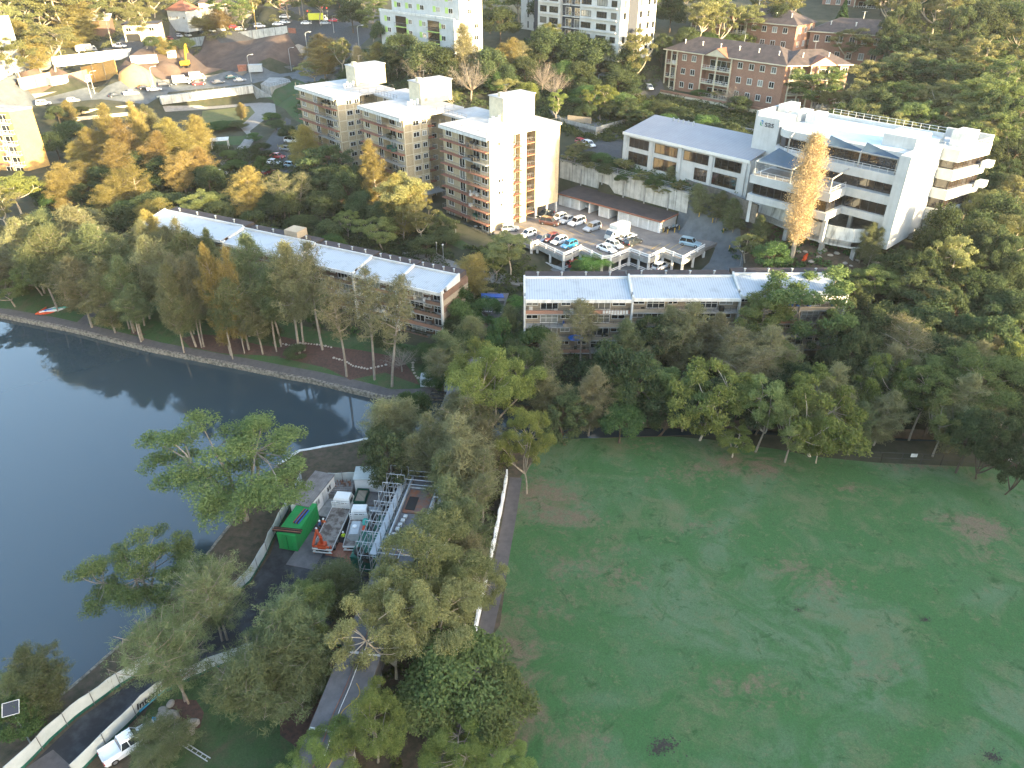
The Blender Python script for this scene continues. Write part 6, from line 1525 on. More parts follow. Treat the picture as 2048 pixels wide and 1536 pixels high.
parkcars([(88,210,'suv','white',None,'white four-wheel drive on the lower street, nearest the orange block'),(147,204,'hatch','white',None,'white hatchback on the lower street, second from the left'),(232,194,'sedan','black',None,'black sedan on the lower street left of the white ute'),(263,190,'ute','white',None,'white ute on the lower street above the garden'),(290,178,'sedan','black',None,'black sedan in the far lane of the lower street'),
 (309,182,'ute','white',None,'white ute level with the left end of the hall'),(330,174,'suv','black',None,'dark four-wheel drive in the far lane above the hall'),(398,170,'sedan','red',None,'red sedan above the hall'),(437,167,'sedan','grey',None,'grey sedan above the hall, right of the red one'),(463,157,'sedan','teal',None,'dark green sedan in the far lane beyond the grey sedan'),(480,163,'sedan','silver',None,'silver sedan at the right end above the hall'),
 (86,122,'sedan','white',None,'white sedan leftmost on the upper street'),(298,88,'suv','silver',None,'silver four-wheel drive on the upper street by the cream building'),(340,80,'hatch','red',None,'red hatchback on the upper street'),(326,80,'hatch','black',None,'dark hatchback behind the red one on the upper street'),(359,74,'sedan','white',None,'white sedan ahead of the red hatchback'),(376,73,'suv','white',None,'white four-wheel drive ahead of the white sedan'),(403,69,'sedan','black',None,'black sedan on the upper street'),
 (424,64,'hatch','white',None,'white hatchback between the black sedan and the white van'),(442,62,'van','white',None,'white van on the upper street'),(469,57,'hatch','red',None,'red hatchback right of the white van'),(482,61,'sedan','white',None,'white sedan just below the red hatchback right of the van'),(520,55,'suv','white',None,'white four-wheel drive at the tall yellow pole'),(556,51,'sedan','white',None,'white sedan near the junction'),(570,47,'sedan','white',None,'white sedan closest to the junction corner'),(570,36,'sedan','white',None,'white sedan on the upper side street'),
 (240,95,'ute','white',None,'white ute on the upper street left of the silver car')],None,'cars on the two streets')
parkcars([(613,49,'sedan','white',10,'white sedan at the junction behind the garbage truck'),(651,49,'sedan','silver',10,'silver sedan below the garbage truck'),(669,44,'sedan','red',10,'red sedan ahead of the garbage truck'),(584,285,'suv','white',-20,'white four-wheel drive at the top of the side parking bays'),(574,301,'sedan','grey',-20,'grey sedan second in the side parking bays'),(556,316,'sedan','red',-20,'red sedan in the side parking bays'),(548,328,'sedan','white',-20,'white sedan below the red one in the side parking bays'),(583,334,'hatch','lightblue',-20,'pale blue hatchback in the side parking bays'),(537,347,'hatch','darkred',60,'maroon hatchback at the foot of the side street'),(440,350,'sedan','silver',5,'silver sedan under the golden she-oak by the park'),
 (159,399,'sedan','darkred',-10,'dark red sedan among the trees below the golden stand'),(1298,179,'hatch','white',-80,'white car parked on the hillside driveway facing downhill'),(1163,289,'hatch','red',-60,'red car by the upper parking structure'),(1178,293,'hatch','white',-60,'white car beside the red one by the upper parking structure'),(1047,138,'suv','lightblue',-30,'pale blue car among the trees behind the near tower')],None,'scattered parked cars')
def boxtruck(x,y,z,hd,bl,label,name='box_truck',bc='white',tip='headlamp'):
    r=empty(name,(x,y,z),R(hd),label,'truck'); 
    mb=MB(); mb.box(-bl/2,-1.1,.95,bl/2-.05,1.1,3.3); part(mb,'cargo_box',M and 'paintedc' if bc=='white' else bc,r)
    mb=MB(); mb.box(-bl/2,-.9,.6,bl/2+1.7,.9,.94); part(mb,'chassis','blk',r)
    mb=MB(); mb.loft([[(bl/2+.05,-1,.95),(bl/2+.05,1,.95),(bl/2+.05,1,2.5),(bl/2+.05,-1,2.5)],[(bl/2+1.0,-1,.8),(bl/2+1.0,1,.8),(bl/2+1.0,.95,2.5),(bl/2+1.0,-.95,2.5)],[(bl/2+1.8,-.98,.75),(bl/2+1.8,.98,.75),(bl/2+1.55,.9,1.6),(bl/2+1.55,-.9,1.6)]]); part(mb,'cab','white',r)
    mb=MB(); mb.add([(bl/2+1.62,-.85,1.62),(bl/2+1.62,.85,1.62),(bl/2+1.12,.82,2.4),(bl/2+1.12,-.82,2.4)],[(0,1,2,3)]); mb.box(bl/2+.4,-1.02,1.55,bl/2+1.1,-1.005,2.2); mb.box(bl/2+.4,1.005,1.55,bl/2+1.1,1.02,2.2); part(mb,'windscreen','cglass',r)
    wm=carmeshes('suv')[3]
    for sx in (-bl/2+.9,bl/2+.9):
        for sy in(-1,1): inst(wm,r,(sx,sy*.95,.45),scale=(1.35,1.2,1.35),name='wheel')
    return r
x,y,z=P(1238,476,9.21); boxtruck(x,y,z,-137,4.2,'white box truck parked among the cars on the deck')
x,y,z=G(360,170); boxtruck(x,y,z,25,4.5,'white box van on the lower street above the hall, left one')
x,y,z=G(392,163); boxtruck(x,y,z,25,4.0,'white box van on the lower street above the hall, right one')
x,y,z=G(170,106); boxtruck(x,y,z,30,6.0,'large sunlit white truck on the upper street')
x,y,z=G(633,44); boxtruck(x,y,z,8,6.0,'yellow garbage truck with white cab at the junction','garbage_truck','limey') if M.setdefault('limey',mat('lime_yellow_paint',(.55,.6,.06),amt=.1)) else None
# motorbikes
def bike(px,py,lab,c='black',z=9.21):
    x,y,z=P(px,py,z); r=empty('motorbike',(x,y,z),R(-120),lab,'motorbike','motorbikes by the garages')
    mb=MB(); mb.loft([[(-.6,-.12,.7),(-.6,.12,.7),(-.6,.1,.85),(-.6,-.1,.85)],[(0,-.16,.55),(0,.16,.55),(0,.14,.85),(0,-.14,.85)],[(.45,-.15,.6),(.45,.15,.6),(.45,.12,1.0),(.45,-.12,1.0)]]); mb.cyl((.35,0,.9),(.7,0,.35),.04); mb.cyl((.4,-.35,1.05),(.4,.35,1.05),.025); mb.cyl((-.5,0,.6),(-.65,0,.35),.04); b=mb.build('body',CP[c],r)
    for sx in (-.65,.7): w=MB(); w.cyl((sx,-.06,.32),(sx,.06,.32),.32,n=12); part(w,'wheel','blk',r)
for a,b,c,l in ((1332,462,'black','black motorbike left end of the group by the garages'),(1339,460,'silver','silver motorbike in the middle by the garages'),(1347,458,'lightblue','pale blue motorbike between the silver one and the yellow post'),(1353,457,'silver','silver motorbike right end of the group by the garages'),(1388,467,'white','white scooter standing alone by the yellow posts')): bike(a,b,l,c)
for i,(a,b) in enumerate(((1326,465),(1335,467),(1349,465),(1358,460),(1371,466),(1393,470),(1420,477),(1443,484),(1459,495))):
    x,y,z=P(a,b,9.2 if i<5 else 8.9); z=gz(x,y) if i>4 else z; mb=MB(); mb.cyl((0,0,0),(0,0,1.0),.11,n=7); o=mb.build('bollard',M['yel'],None,loc=(x,y,z)); tag(o,'yellow bollard beside the car park ramp, %s from the left'%ordn(i),'bollard','yellow bollards beside the ramp')
# block wall above the ramp
q=[P(a,b,9.6) for a,b in ((1362,440),(1430,462),(1500,497))]
for i,(a,b) in enumerate(zip(q,q[1:])):
    a=Vector(a); b=Vector(b); d=b-a; mb=MB(); mb.box(0,0,-2,d.xy.length,.4,1.9); tag(mb.build('block_wall',M['blockw'] if 'blockw' in M else M['conc'],None,loc=(a.x,a.y,gz(a.x,a.y)),rz=math.atan2(d.y,d.x)),['dark block wall behind the yellow bollards, left length','dark block wall behind the yellow bollards, right length'][i],'block wall','dark block walls by the ramp')

# ---------------------------------------------------------------- concrete channel on piers
def channel():
    A=Vector((-20.6,24)); B=Vector((-4.6,133)); d=B-A; L=d.length; ang=math.atan2(d.y,d.x)
    root=empty('concrete_channel',(A.x,A.y,0),ang,'long raised concrete channel with flat grey lid crossing the water towards the flats','channel')
    W=3.9; n=13; seg=L/n
    # local x along channel, local y to the left; right edge at y=-W
    for i in range(n):
        mb=MB(); mb.box(i*seg+.12,-W,3.6,(i+1)*seg-.12,0,6.0); mb.box(i*seg+.02,-W-.12,5.75,(i+1)*seg-.02,.12,6.02); part(mb,'lid_section','chan',root)
        j=MB(); j.box(i*seg-.13,-W-.06,5.9,i*seg+.13,.06,6.05); part(j,'joint','paintedc',root)
        p=MB(); p.box(i*seg-.5,-W+.3,-1.5,i*seg+.5,-.3,3.6); part(p,'pier','conc',root)
    for k,(yy,m_,r_) in enumerate(((-W*.50,'rail',.06),(-W*.56,'railw',.04),(-W*.44,'rust',.035))):
        pts=[(x,yy+.12*math.sin(x*.35+k)+.05*math.sin(x*1.1),6.12) for x in np.arange(0,44,1.2)]; mb=MB(); mb.tube(pts,r_,n=5); part(mb,'pipe',m_,root)
    pts=[]
    for t in np.linspace(0,1,40):
        x=8+14*t; pts.append((x,-W*.7+ .25*math.sin(x*1.2)+(.6*math.sin((t-.7)*20) if t>.7 else 0),6.1))
    mb=MB(); mb.tube(pts,.04,n=5); part(mb,'hose','yel',root)
    # walkway left of the upper part
    mb=MB(); mb.box(78,.2,3.2,L-6,1.6,3.4); part(mb,'walkway','galv',root); rails(root,[(78,1.6,3.4),(L-6,1.6,3.4)],h=1.1,post=1.6,m='galv')
    mb=MB(); mb.box(L-16,-W*.8,6.03,L-11,-W*.15,6.09); part(mb,'rust_stain','rusty',root)
M['chan']=mat('grey_channel_lid',(.155,.15,.155),(.105,.105,.11),scale=.8,rough=.9,streak=.15)
M['rusty']=mat('rusty_water_stain',(.22,.09,.05),(.13,.11,.10),scale=.9,contrast=(.4,.6))
channel()
def scaffold():
    A=Vector((-20.6,24)); B=Vector((-4.6,133)); d=B-A; ang=math.atan2(d.y,d.x); W=3.9
    root=empty('scaffold',(A.x,A.y,0),ang,'tall galvanised scaffold standing on both sides of the channel inside the work compound','scaffold')
    x0,x1=38.5,52.5; r=.055
    rows=[2.7,1.3,.35,-W-.35,-W-1.3]
    xs=np.arange(x0,x1+.1,1.75)
    for ri,yy in enumerate(rows):
        mb=MB()
        top=8.0 if ri in(0,1,2,3) else 7.6
        for x in xs: mb.cyl((x,yy,1.5),(x,yy,top),r,n=4,caps=False)
        for z in np.arange(2.6,top+.1,1.1): mb.cyl((x0,yy,z),(x1,yy,z),r*.9,n=4,caps=False)
        for i in range(0,len(xs)-1,2): mb.cyl((xs[i],yy,2.6),(xs[i+1],yy,top-.2),r*.8,n=4,caps=False)
        part(mb,'scaffold_frame','galv',root)
    mb=MB()
    for x in xs:
        for z in (3.7,5.9,8.0):
            for a,b in ((rows[0],rows[2]),(rows[3],rows[4])): mb.cyl((x,a,z),(x,b,z),r*.9,n=4,caps=False)
    for x in (xs[0],xs[1],xs[-1],xs[-2]):
        mb.cyl((x,rows[2],7.4),(x,rows[3],7.4),r,n=4); mb.cyl((x,rows[2],6.6),(x,rows[3],6.6),r,n=4)
    part(mb,'cross_tube','galv',root)
    for yy in (.9,-W-.85):
        mb=MB(); mb.box(x0,yy-.4,6.15,x1,yy+.4,6.22); part(mb,'plank','galvl',root)
    mb=MB(); mb.box(x0+3,-.25,6.03,x1,-.05,6.5); mb.box(x0+3,-W+.05,6.03,x1,-W+.25,6.5); part(mb,'beam','galvl',root)
    mb=MB(); mb.box(x0+7.5,-W+.45,6.06,x0+11.8,-.45,6.16); part(mb,'pit_cover','rusty',root); mb=MB(); mb.box(x0+8.0,-1.9,6.17,x0+10.4,-.7,6.22); part(mb,'black_sheet','blk',root)
    for k in range(4): mb=MB(); mb.box(x0+4.2+k*.75,-1.0-k*.12,6.1,x0+4.7+k*.75,-.55-k*.12,6.35); part(mb,'paper_pile','line',root)
M['galvl']=mat('pale_galvanised_steel',(.42,.45,.47),(.32,.35,.37),scale=2,rough=.55)
scaffold()
# blue covered plant at the far end of the channel
x,y=-3.6,128.5; root=empty('covered_plant',(x,y,5.6),R(8),'machinery under a bright blue tarpaulin at the far end of the channel','machinery')
mb=MB(); mb.box(-2,-1.4,0,2,1.2,1.2); part(mb,'machine','rail',root); mb=MB(); mb.prism([(-2.1,-.2),(2.1,-.2),(2.1,1.4),(-2.1,1.4)],1.21,lambda p:1.5+.25*math.sin(p[0]*2)); part(mb,'tarpaulin','blue',root)
# ---------------------------------------------------------------- hoardings and fences
def hoarding(name,pts,z,h,label,cat='fence',low='dgreen',lean=.0,topm='hoard',post=3.0,foot=.35,t=.07):
    q=[]
    P3=[Vector(p[:2]) for p in pts]
    for a,b in zip(P3,P3[1:]):
        k=max(1,int((b-a).length/.8)); q+=[a+(b-a)*i/k for i in range(k)]
    q.append(P3[-1]); rs=random.Random(len(q)); root=empty(name,(q[0].x,q[0].y,0),0,label,cat); o=Vector((q[0].x,q[0].y))
    for (m_,z0,z1,nm) in ((low,0,foot,'green_foot'),(topm,foot,h,'cloth')):
        if m_ is None: continue
        secs=[]
        for i,p in enumerate(q):
            d=(q[min(i+1,len(q)-1)]-q[max(i-1,0)]).normalized(); n=Vector((-d.y,d.x)); w=(.06*math.sin(i*1.7)+rs.uniform(-.04,.04)) if nm=='cloth' else 0
            g=(gz(p.x,p.y) if z is None else z); p=p-o; a0=p+n*(lean*z0+w*.3); a1=p+n*(lean*z1+w)
            hh=z1-(.07*abs(math.sin(i*.9)) if nm=='cloth' else 0)
            secs.append([(a0.x-n.x*t/2,a0.y-n.y*t/2,g+z0),(a1.x-n.x*t/2,a1.y-n.y*t/2,g+hh),(a1.x+n.x*t/2,a1.y+n.y*t/2,g+hh),(a0.x+n.x*t/2,a0.y+n.y*t/2,g+z0)])
        mb=MB(); mb.loft(secs); part(mb,nm,m_,root)
    k=max(1,int(post/.8))
    for i in range(0,len(q),k):
        d=(q[min(i+1,len(q)-1)]-q[max(i-1,0)]).normalized(); n=Vector((-d.y,d.x)); p=q[i]-o; g=(gz(q[i].x,q[i].y) if z is None else z)
        mb=MB(); mb.cyl((p.x-n.x*.14,p.y-n.y*.14,g),(p.x-n.x*(.14)+n.x*lean*h,p.y-n.y*.14+n.y*lean*h,g+h+.25),.035,n=5); part(mb,'post','rail',root)
    return root
F1=[P(a,b,1.5) for a,b in ((20,1560),(51,1533),(100,1482),(151,1436),(225,1382),(303,1331),(360,1284),(420,1238),(500,1164),(528,1118),(552,1067),(586,1004),(605,965))]
hoarding('hoarding_fence',F1,1.5,1.9,'long pale cloth hoarding with green foot between the river bank and the access road')
F2=[P(a,b,1.5) for a,b in ((150,1555),(170,1536),(212,1492),(254,1453),(290,1415),(321,1390),(357,1370),(424,1339),(500,1310),(560,1296),(640,1290),(686,1293)) ]
f2=hoarding('hoarding_fence',F2,1.5,1.9,'pale cloth hoarding with printed name along the lawn side of the access road')
F3=[P(a,b,1.5) for a,b in ((648,968),(700,966),(760,966),(830,968))]
hoarding('hoarding_fence',F3,1.5,1.9,'straight pale hoarding across the back of the work compound',low=None,foot=0)
F4=[P(a,b,1.5) for a,b in ((1014,958),(1006,1005),(990,1085),(971,1170),(957,1240),(944,1302))]
hoarding('white_fence',F4,1.5,1.7,'thin white fence beside the dark path on the edge of the playing field',low=None,foot=0,topm='whitep',t=.22)
F5=[P(a,b,1.5) for a,b in ((944,1304),(900,1306),(850,1304),(800,1312))]
hoarding('white_fence',F5,1.5,1.5,'short white fence across the bottom end of the path, under the olive gum',low=None,foot=0,topm='whitep')
M['whitep']=M.get('whitep') or M['white']
# name on the hoarding
a=Vector(F2[5]); b=Vector(F2[4]); 
def fence_text(body,p,dirv,size,h,m,off=-.14):
    cu=bpy.data.curves.new('banner_lettering','FONT'); cu.body=body; cu.size=size; cu.extrude=.01; cu.align_x='CENTER'; cu.offset=.02; cu.shear=.2
    o=bpy.data.objects.new('t',cu); COL.objects.link(o); me=bpy.data.meshes.new_from_object(o.evaluated_get(bpy.context.evaluated_depsgraph_get())); bpy.data.objects.remove(o); me.materials.clear(); me.materials.append(M[m])
    o=bpy.data.objects.new('banner_lettering',me); COL.objects.link(o); n=Vector((dirv.y,-dirv.x,0)); o.location=(p.x+n.x*.3-F2[0][0],p.y+n.y*.3-F2[0][1],h); o.rotation_euler=(R(90),0,math.atan2(dirv.y,dirv.x)); return setp(o,f2)
dv=(Vector(F2[5])-Vector(F2[4])); dv.z=0; dv.normalize(); pm=(Vector(F2[4])*.35+Vector(F2[5])*.65)
fence_text('Interflow',pm,dv,1.05,2.25,'blk')
mb=MB(); n=Vector((dv.y,-dv.x,0)); c0=pm-dv*1.8+n*.3-Vector((F2[0][0],F2[0][1],0)); c1=pm+dv*1.6+n*.3-Vector((F2[0][0],F2[0][1],0)); mb.quad((c0.x,c0.y,1.75),(c1.x,c1.y,2.0),(c1.x,c1.y,2.08),(c0.x,c0.y,2.05)); part(mb,'banner_swoosh','bluesky',f2) if M.setdefault('bluesky',mat('sky_blue_print',(.05,.35,.6),amt=.1)) else 0
# black mesh fence on the far edge of the field with two notices
FF=[P(a,b,1.5) for a,b in ((1690,922),(1760,926),(1880,931),(2048,937),(2200,944))]
root=empty('mesh_fence',(FF[0][0],FF[0][1],0),0,'dark mesh fence along the far right edge of the playing field','fence')
for a,b in zip(FF,FF[1:]):
    a=Vector(a)-Vector(FF[0]); b=Vector(b)-Vector(FF[0]); rails(root,[(a.x,a.y,1.5),(b.x,b.y,1.5)],h=1.9,post=2.6,bars=2,m='frameD',name='fence_panel')
for i,(px,py) in enumerate(((1822,908),(2009,917))):
    x,y,z=P(px,py+18,1.5); mb=MB(); mb.box(-.45,-.03,1.15,.45,.03,1.75); tag(mb.build('notice_board',M['line'],None,loc=(x,y-.1,1.5)),['small white notice on the mesh fence, left of two','small white notice on the mesh fence, right of two'][i],'notice','notices on the mesh fence')
# ---------------------------------------------------------------- compound contents
def dirof(a,b): return math.degrees(math.atan2(b[1]-a[1],b[0]-a[0]))
def container(org,rz,L,W,H,m,label,rib=True,name='shipping_container'):
    r=empty(name,org,R(rz),label,'container'); mb=MB(); mb.box(0,0,.1,W,L,H); part(mb,'body',m,r)
    if rib:
        mb=MB(); 
        for i in range(int(L/.35)): 
            y=.12+i*.35; 
            for x in (-.03,W-.02): mb.box(x,y,.3,x+.05,y+.17,H-.15)
            mb.box(.08,y,H-.02,W-.08,y+.17,H+.025)
        part(mb,'rib_panel',m,r)
        for x in (W*.25,W*.45,W*.55,W*.75): p=MB(); p.cyl((x,-.05,.2),(x,-.05,H-.15),.03,n=5); part(p,'door_bar',m,r)
        p=MB(); p.box(W/2-.02,-.02,.15,W/2+.02,0,H-.1); part(p,'door_gap','blk',r)
        for z in (.1,H-.12):
            p=MB(); p.box(-.05,-.06,z,W+.05,-.005,z+.14); part(p,'frame_rail',m,r)
    return r
a=P(560,1097,1.5); b=P(598,1098,1.5)
cont=container(a,-13,6.05,2.44,2.6,'green','bright green shipping container beside the hoarding in the work compound')
def onroof(px,py,z,L,W,rz,cols,label,name='steel_bundle'):
    x,y,_=P(px,py,z); r=empty(name,(x,y,z),R(rz),label,'steel bundle','pipe bundles on the green container')
    for i in range(6): mb=MB(); mb.box(-L/2,-W/2+i*W/6+.02,.03,L/2,-W/2+(i+1)*W/6-.02,.2+.05*(i%2)); part(mb,'bar',cols[i%len(cols)],r)
onroof(603,1034,4.13,2.6,.75,72,['blue','blk','rust'],'bundle of blue and brown bars lying lengthwise on the green container')
onroof(575,1062,4.13,3.6,.7,-8,['blk','rust','blk'],'bundle of dark bars lying across the front of the green container')
def siteoffice(px,py,rz,L,W,H,label,roofm='galvd'):
    x,y,z=P(px,py,1.5); r=empty('site_office',(x,y,z),R(rz),label,'site hut'); mb=MB(); mb.box(0,0,.25,W,L,H); part(mb,'wall','whitep',r)
    mb=MB(); mb.box(-.12,-.15,H,W+.12,L+.1,H+.12); part(mb,'roof',roofm,r)
    win(r,W,L*.3,1.2,1.0,1.0,90); win(r,W,L*.75,1.2,1.1,1.0,90); d=MB(); d.box(W,L*.5,.3,W+.04,L*.5+.85,2.2); part(d,'door','paintedc',r); return r
M['galvd']=mat('dirty_grey_roof',(.24,.23,.22),(.13,.12,.12),scale=.8,rough=.85,stripe=(0,.3,.25))
siteoffice(586,1036,-17,6.6,2.7,2.6,'long white site hut with dirty grey roof behind the green container')
siteoffice(712,988,2,2.6,3.6,2.5,'small white site hut with pale roof at the back of the compound','hoard')
def wheelie(px,py,m,label,s=1.0,name='wheelie_bin',cat='bin',z=1.5):
    x,y,z=P(px,py,z); r=empty(name,(x,y,z),R(10),label,cat); mb=MB(); mb.loft([[(-.28*s,-.3*s,.05),(.28*s,-.3*s,.05),(.28*s,.3*s,.05),(-.28*s,.3*s,.05)],[(-.4*s,-.42*s,1.2*s),(.4*s,-.42*s,1.2*s),(.4*s,.42*s,1.2*s),(-.4*s,.42*s,1.2*s)]]); part(mb,'bin_body',m,r)
    mb=MB(); mb.box(-.44*s,-.46*s,1.2*s,.44*s,.46*s,1.32*s); part(mb,'lid',m,r)
wheelie(650,993,'yellow','bright yellow bin beside the white site hut',1.15)
def slab(px,py,w,l,h,rz,m,label,name='steel_plate',cat='steel plate',z=1.5,group=None):
    x,y,z=P(px,py,z); mb=MB(); mb.box(-w/2,-l/2,0,w/2,l/2,h); tag(mb.build(name,M[m],None,loc=(x,y,z+.01),rz=R(rz),bevel=.02),label,cat,group)
slab(655,1015,2.2,3.6,.12,-15,'conc','pale slab on the ground right of the white site hut')
slab(622,1100,3.6,6.0,.05,-14,'chan','large dark grey steel plate beside the crane truck','steel_plate','steel plate')
slab(678,1100,2.6,2.4,.05,-12,'rust','rusty steel plate between the two trucks, left one','steel_plate','steel plate'); slab(708,1118,2.4,2.2,.05,-12,'rust','rusty steel plate below the white truck, right one','steel_plate','steel plate')
slab(745,1002,3.6,2.6,.5,-6,'galvd','grey flat tray of sheet steel right of the small hut','steel_stack','steel stack'); slab(740,1022,3.4,1.0,.35,-6,'galv','low stack of steel just below the flat tray','steel_stack','steel stack')
r=empty('bar_stack',(*P(684,985,1.5)[:2],1.5),R(0),'stack of grey formwork beams topped with rusty fittings','stack')
for k in range(7): mb=MB(); mb.box(-1.6,-1.4+k*.4,0,1.6,-1.1+k*.4,.9); part(mb,'beam','galvd',r)
mb=MB(); rs_=random.Random(2)
for k in range(26): x=rs_.uniform(-1.2,1.2); y=rs_.uniform(.1,1.2); mb.cyl((x,y,.92),(x+rs_.uniform(-.3,.3),y+rs_.uniform(-.3,.3),1.25),.06,n=5)
part(mb,'fittings','rusty',r)
slab(645,985,0.01,.01,.01,0,'conc','x') if False else None
r=empty('skip_bin',(*P(724,1003,1.5)[:2],1.5),R(-4),'open-topped green skip holding timber, in front of the small hut','skip'); mb=MB()
for a_ in ((-.8,-1.3,.8,-1.24),(-.8,1.24,.8,1.3),(-.8,-1.24,-.74,1.24),(.74,-1.24,.8,1.24)): mb.box(a_[0],a_[1],.1,a_[2],a_[3],1.2)
mb.box(-.74,-1.24,.1,.74,1.24,.2); part(mb,'skip_body','dgreen',r); mb=MB(); mb.box(-.6,-1.1,.3,.6,1.1,1.0); part(mb,'timber','bricktan',r)
container(P(704,1140,1.5),-9,4.4,3.2,2.2,'dgreen','dark green low container with black coils on top, against the channel')
container(P(748,1072,1.5),-9,2.6,1.9,1.2,'dgreen','small dark green box under the edge of the scaffold') 
for i,(px,py) in enumerate(((718,1108),(734,1120))):
    x,y,_=P(px,py,3.8); r=empty('hose_coil',(x,y,3.75),0,['black coiled hoses on the dark green container, left heap','black coiled hoses on the dark green container, right heap'][i],'hose coil','hose coils')
    for k in range(7):
        a0=k*.9; pts=[(.55*math.cos(t)*(1-.05*k)+.1*math.cos(a0),.5*math.sin(t)+.1*math.sin(a0),.15+.1*k+.08*math.sin(t*2+k)) for t in np.linspace(0,6.28,14)]; mb=MB(); mb.tube(pts,.06,n=5); part(mb,'hose_loop','blk',r)
r=empty('scrap_pile',(*P(742,1078,1.5)[:2],1.5),0,'heap of rusty steel fittings beside the white tank truck','scrap heap'); mb=MB()
for k in range(60): x=rs_.uniform(-.7,.7); y=rs_.uniform(-1.8,1.8); z=rs_.uniform(0,.7); mb.cyl((x,y,z),(x+rs_.uniform(-.5,.5),y+rs_.uniform(-.5,.5),z+rs_.uniform(-.2,.4)),.05,n=4)
part(mb,'fittings','rusty',r)
# trucks
def flatbed(rear,front,zc,W,label,bedm,crane=False,load=False,bed_frac=.76):
    a=Vector(P(*rear,zc)); b=Vector(P(*front,zc)); d=b-a; L=d.xy.length; rz=math.atan2(d.y,d.x); 
    r=empty('flatbed_truck',(a.x,a.y,1.55),rz,label,'truck'); h=1.1
    bl=L*bed_frac
    mb=MB(); mb.box(.1,-.45,.55,L-.3,.45,.95); part(mb,'chassis','blk',r)
    mb=MB(); mb.box(0,-W/2,h-.14,bl,W/2,h); part(mb,'bed',bedm,r)
    mb=MB(); mb.box(0,-W/2-.03,h-.2,bl,-W/2,h+.06); mb.box(0,W/2,h-.2,bl,W/2+.03,h+.06); mb.box(-.05,-W/2-.03,h-.2,0,W/2+.03,h+.02); part(mb,'bed_edge','whitep',r)
    mb=MB()
    for z in (h+.05,h+.35,h+.65,h+.95): mb.box(bl-.08,-W/2,z,bl,W/2,z+.12)
    for y in np.linspace(-W/2,W/2-.08,5): mb.box(bl-.1,y,h,bl-.01,y+.08,h+1.1)
    part(mb,'headboard','whitep',r)
    c0=bl+.25; c1=L; w=W/2-.12
    mb=MB(); mb.loft([[(c0,-w,.6),(c0,w,.6),(c0,w*.97,2.2),(c0,-w*.97,2.2)],[(c0+.12,-w,.55),(c0+.12,w,.55),(c0+.15,w*.9,2.42),(c0+.15,-w*.9,2.42)],[(c1-.55,-w,.55),(c1-.55,w,.55),(c1-.6,w*.88,2.38),(c1-.6,-w*.88,2.38)],[(c1,-w*.97,.55),(c1,w*.97,.55),(c1-.12,w*.93,1.45),(c1-.12,-w*.93,1.45)]]); cab=part(mb,'cab','whitep',r)
    mb=MB(); mb.add([(c1-.1,-w*.88,1.5),(c1-.1,w*.88,1.5),(c1-.53,w*.82,2.28),(c1-.53,-w*.82,2.28)],[(0,1,2,3)]); mb.box(c0+.35,-w-.01,1.45,c1-.75,-w+.03,2.05); mb.box(c0+.35,w-.03,1.45,c1-.75,w+.01,2.05); mb.box(c0-.015,-w*.6,1.6,c0,w*.6,2.0); setp(mb.build('cab_glass',M['cglass']),cab)
    wm=carmeshes('suv')[3]
    for sx in (1.2,2.2,L-1.1) if L>7.5 else (1.3,L-1.0):
        for sy in (-1,1): inst(wm,r,(sx,sy*(w-.1),.42),scale=(1.3,1.6,1.3),name='wheel')
    mb=MB(); mb.box(-.08,-W/2,.45,-.02,W/2,.6); mb.box(-.1,-W/2+.1,.65,-.05,-W/2+.4,.8); mb.box(-.1,W/2-.4,.65,-.05,W/2-.1,.8); part(mb,'rear_bumper','whitep',r)
    if crane:
        cr=MB(); cr.box(-.1,-.5,h,.6,.5,h+.7); cr.cyl((.2,0,h+.5),(.2,0,h+1.7),.2,n=8); cr.loft([[(.2,-.18,h+1.6),(.2,.18,h+1.6),(.2,.18,h+1.95),(.2,-.18,h+1.95)],[(1.6,.95,h+1.2),(1.6,1.25,h+1.2),(1.6,1.25,h+1.5),(1.6,.95,h+1.5)]]); cr.loft([[(1.65,1.2,h+1.2),(1.65,.95,h+1.2),(1.65,.95,h+1.5),(1.65,1.2,h+1.5)],[(-.6,.9,h+.8),(-.6,.65,h+.8),(-.6,.65,h+1.1),(-.6,.9,h+1.1)]]); cr.cyl((0,-.9,h+.3),(0,.9,h+.3),.14,n=6)
        part(cr,'crane','orange',r)
        for y in (-1,1): p=MB(); p.cyl((.1,y*(W/2-.1),.2),(.1,y*(W/2-.1),1.6),.09,n=6); part(p,'outrigger','orange',r)
    if load:
        t=MB(); t.loft([[(.9,-.55,h),(.9,.35,h),(.9,.75,h+.5),(.9,.45,h+1.15),(.9,-.6,h+1.15),(.9,-.95,h+.5)],[(3.2,-.55,h),(3.2,.35,h),(3.2,.75,h+.5),(3.2,.45,h+1.15),(3.2,-.6,h+1.15),(3.2,-.95,h+.5)]]) ; T=part(t,'tank','galvl',r); 
        t=MB(); t.cyl((2.2,0,h+1.15),(2.2,0,h+1.3),.28,n=10); setp(t.build('tank_lid',M['whitep']),T)
        t=MB(); t.cyl((2.9,-1.0,h+.45),(4.1,-1.0,h+.45),.42,n=10); part(t,'drum','tealp',r)
        t=MB(); t.box(1.7,-1.2,h,2.8,-.9,h+.8); part(t,'locker','orange',r)
    return r
M['tealp']=mat('teal_plastic',(.03,.35,.28),amt=.1,rough=.5); M['bedm']=mat('scuffed_timber_bed',(.24,.22,.2),(.10,.08,.07),scale=1.3,rough=.9,contrast=(.42,.58))
flatbed((644,1098),(694,993),2.6,2.45,'long flatbed truck with scuffed bed and orange-red folded crane, facing away','bedm',crane=True)
flatbed((705,1093),(724,1018),2.6,2.3,'white flatbed truck carrying a pale tank, beside the scaffold','bedm',load=True,bed_frac=.70)
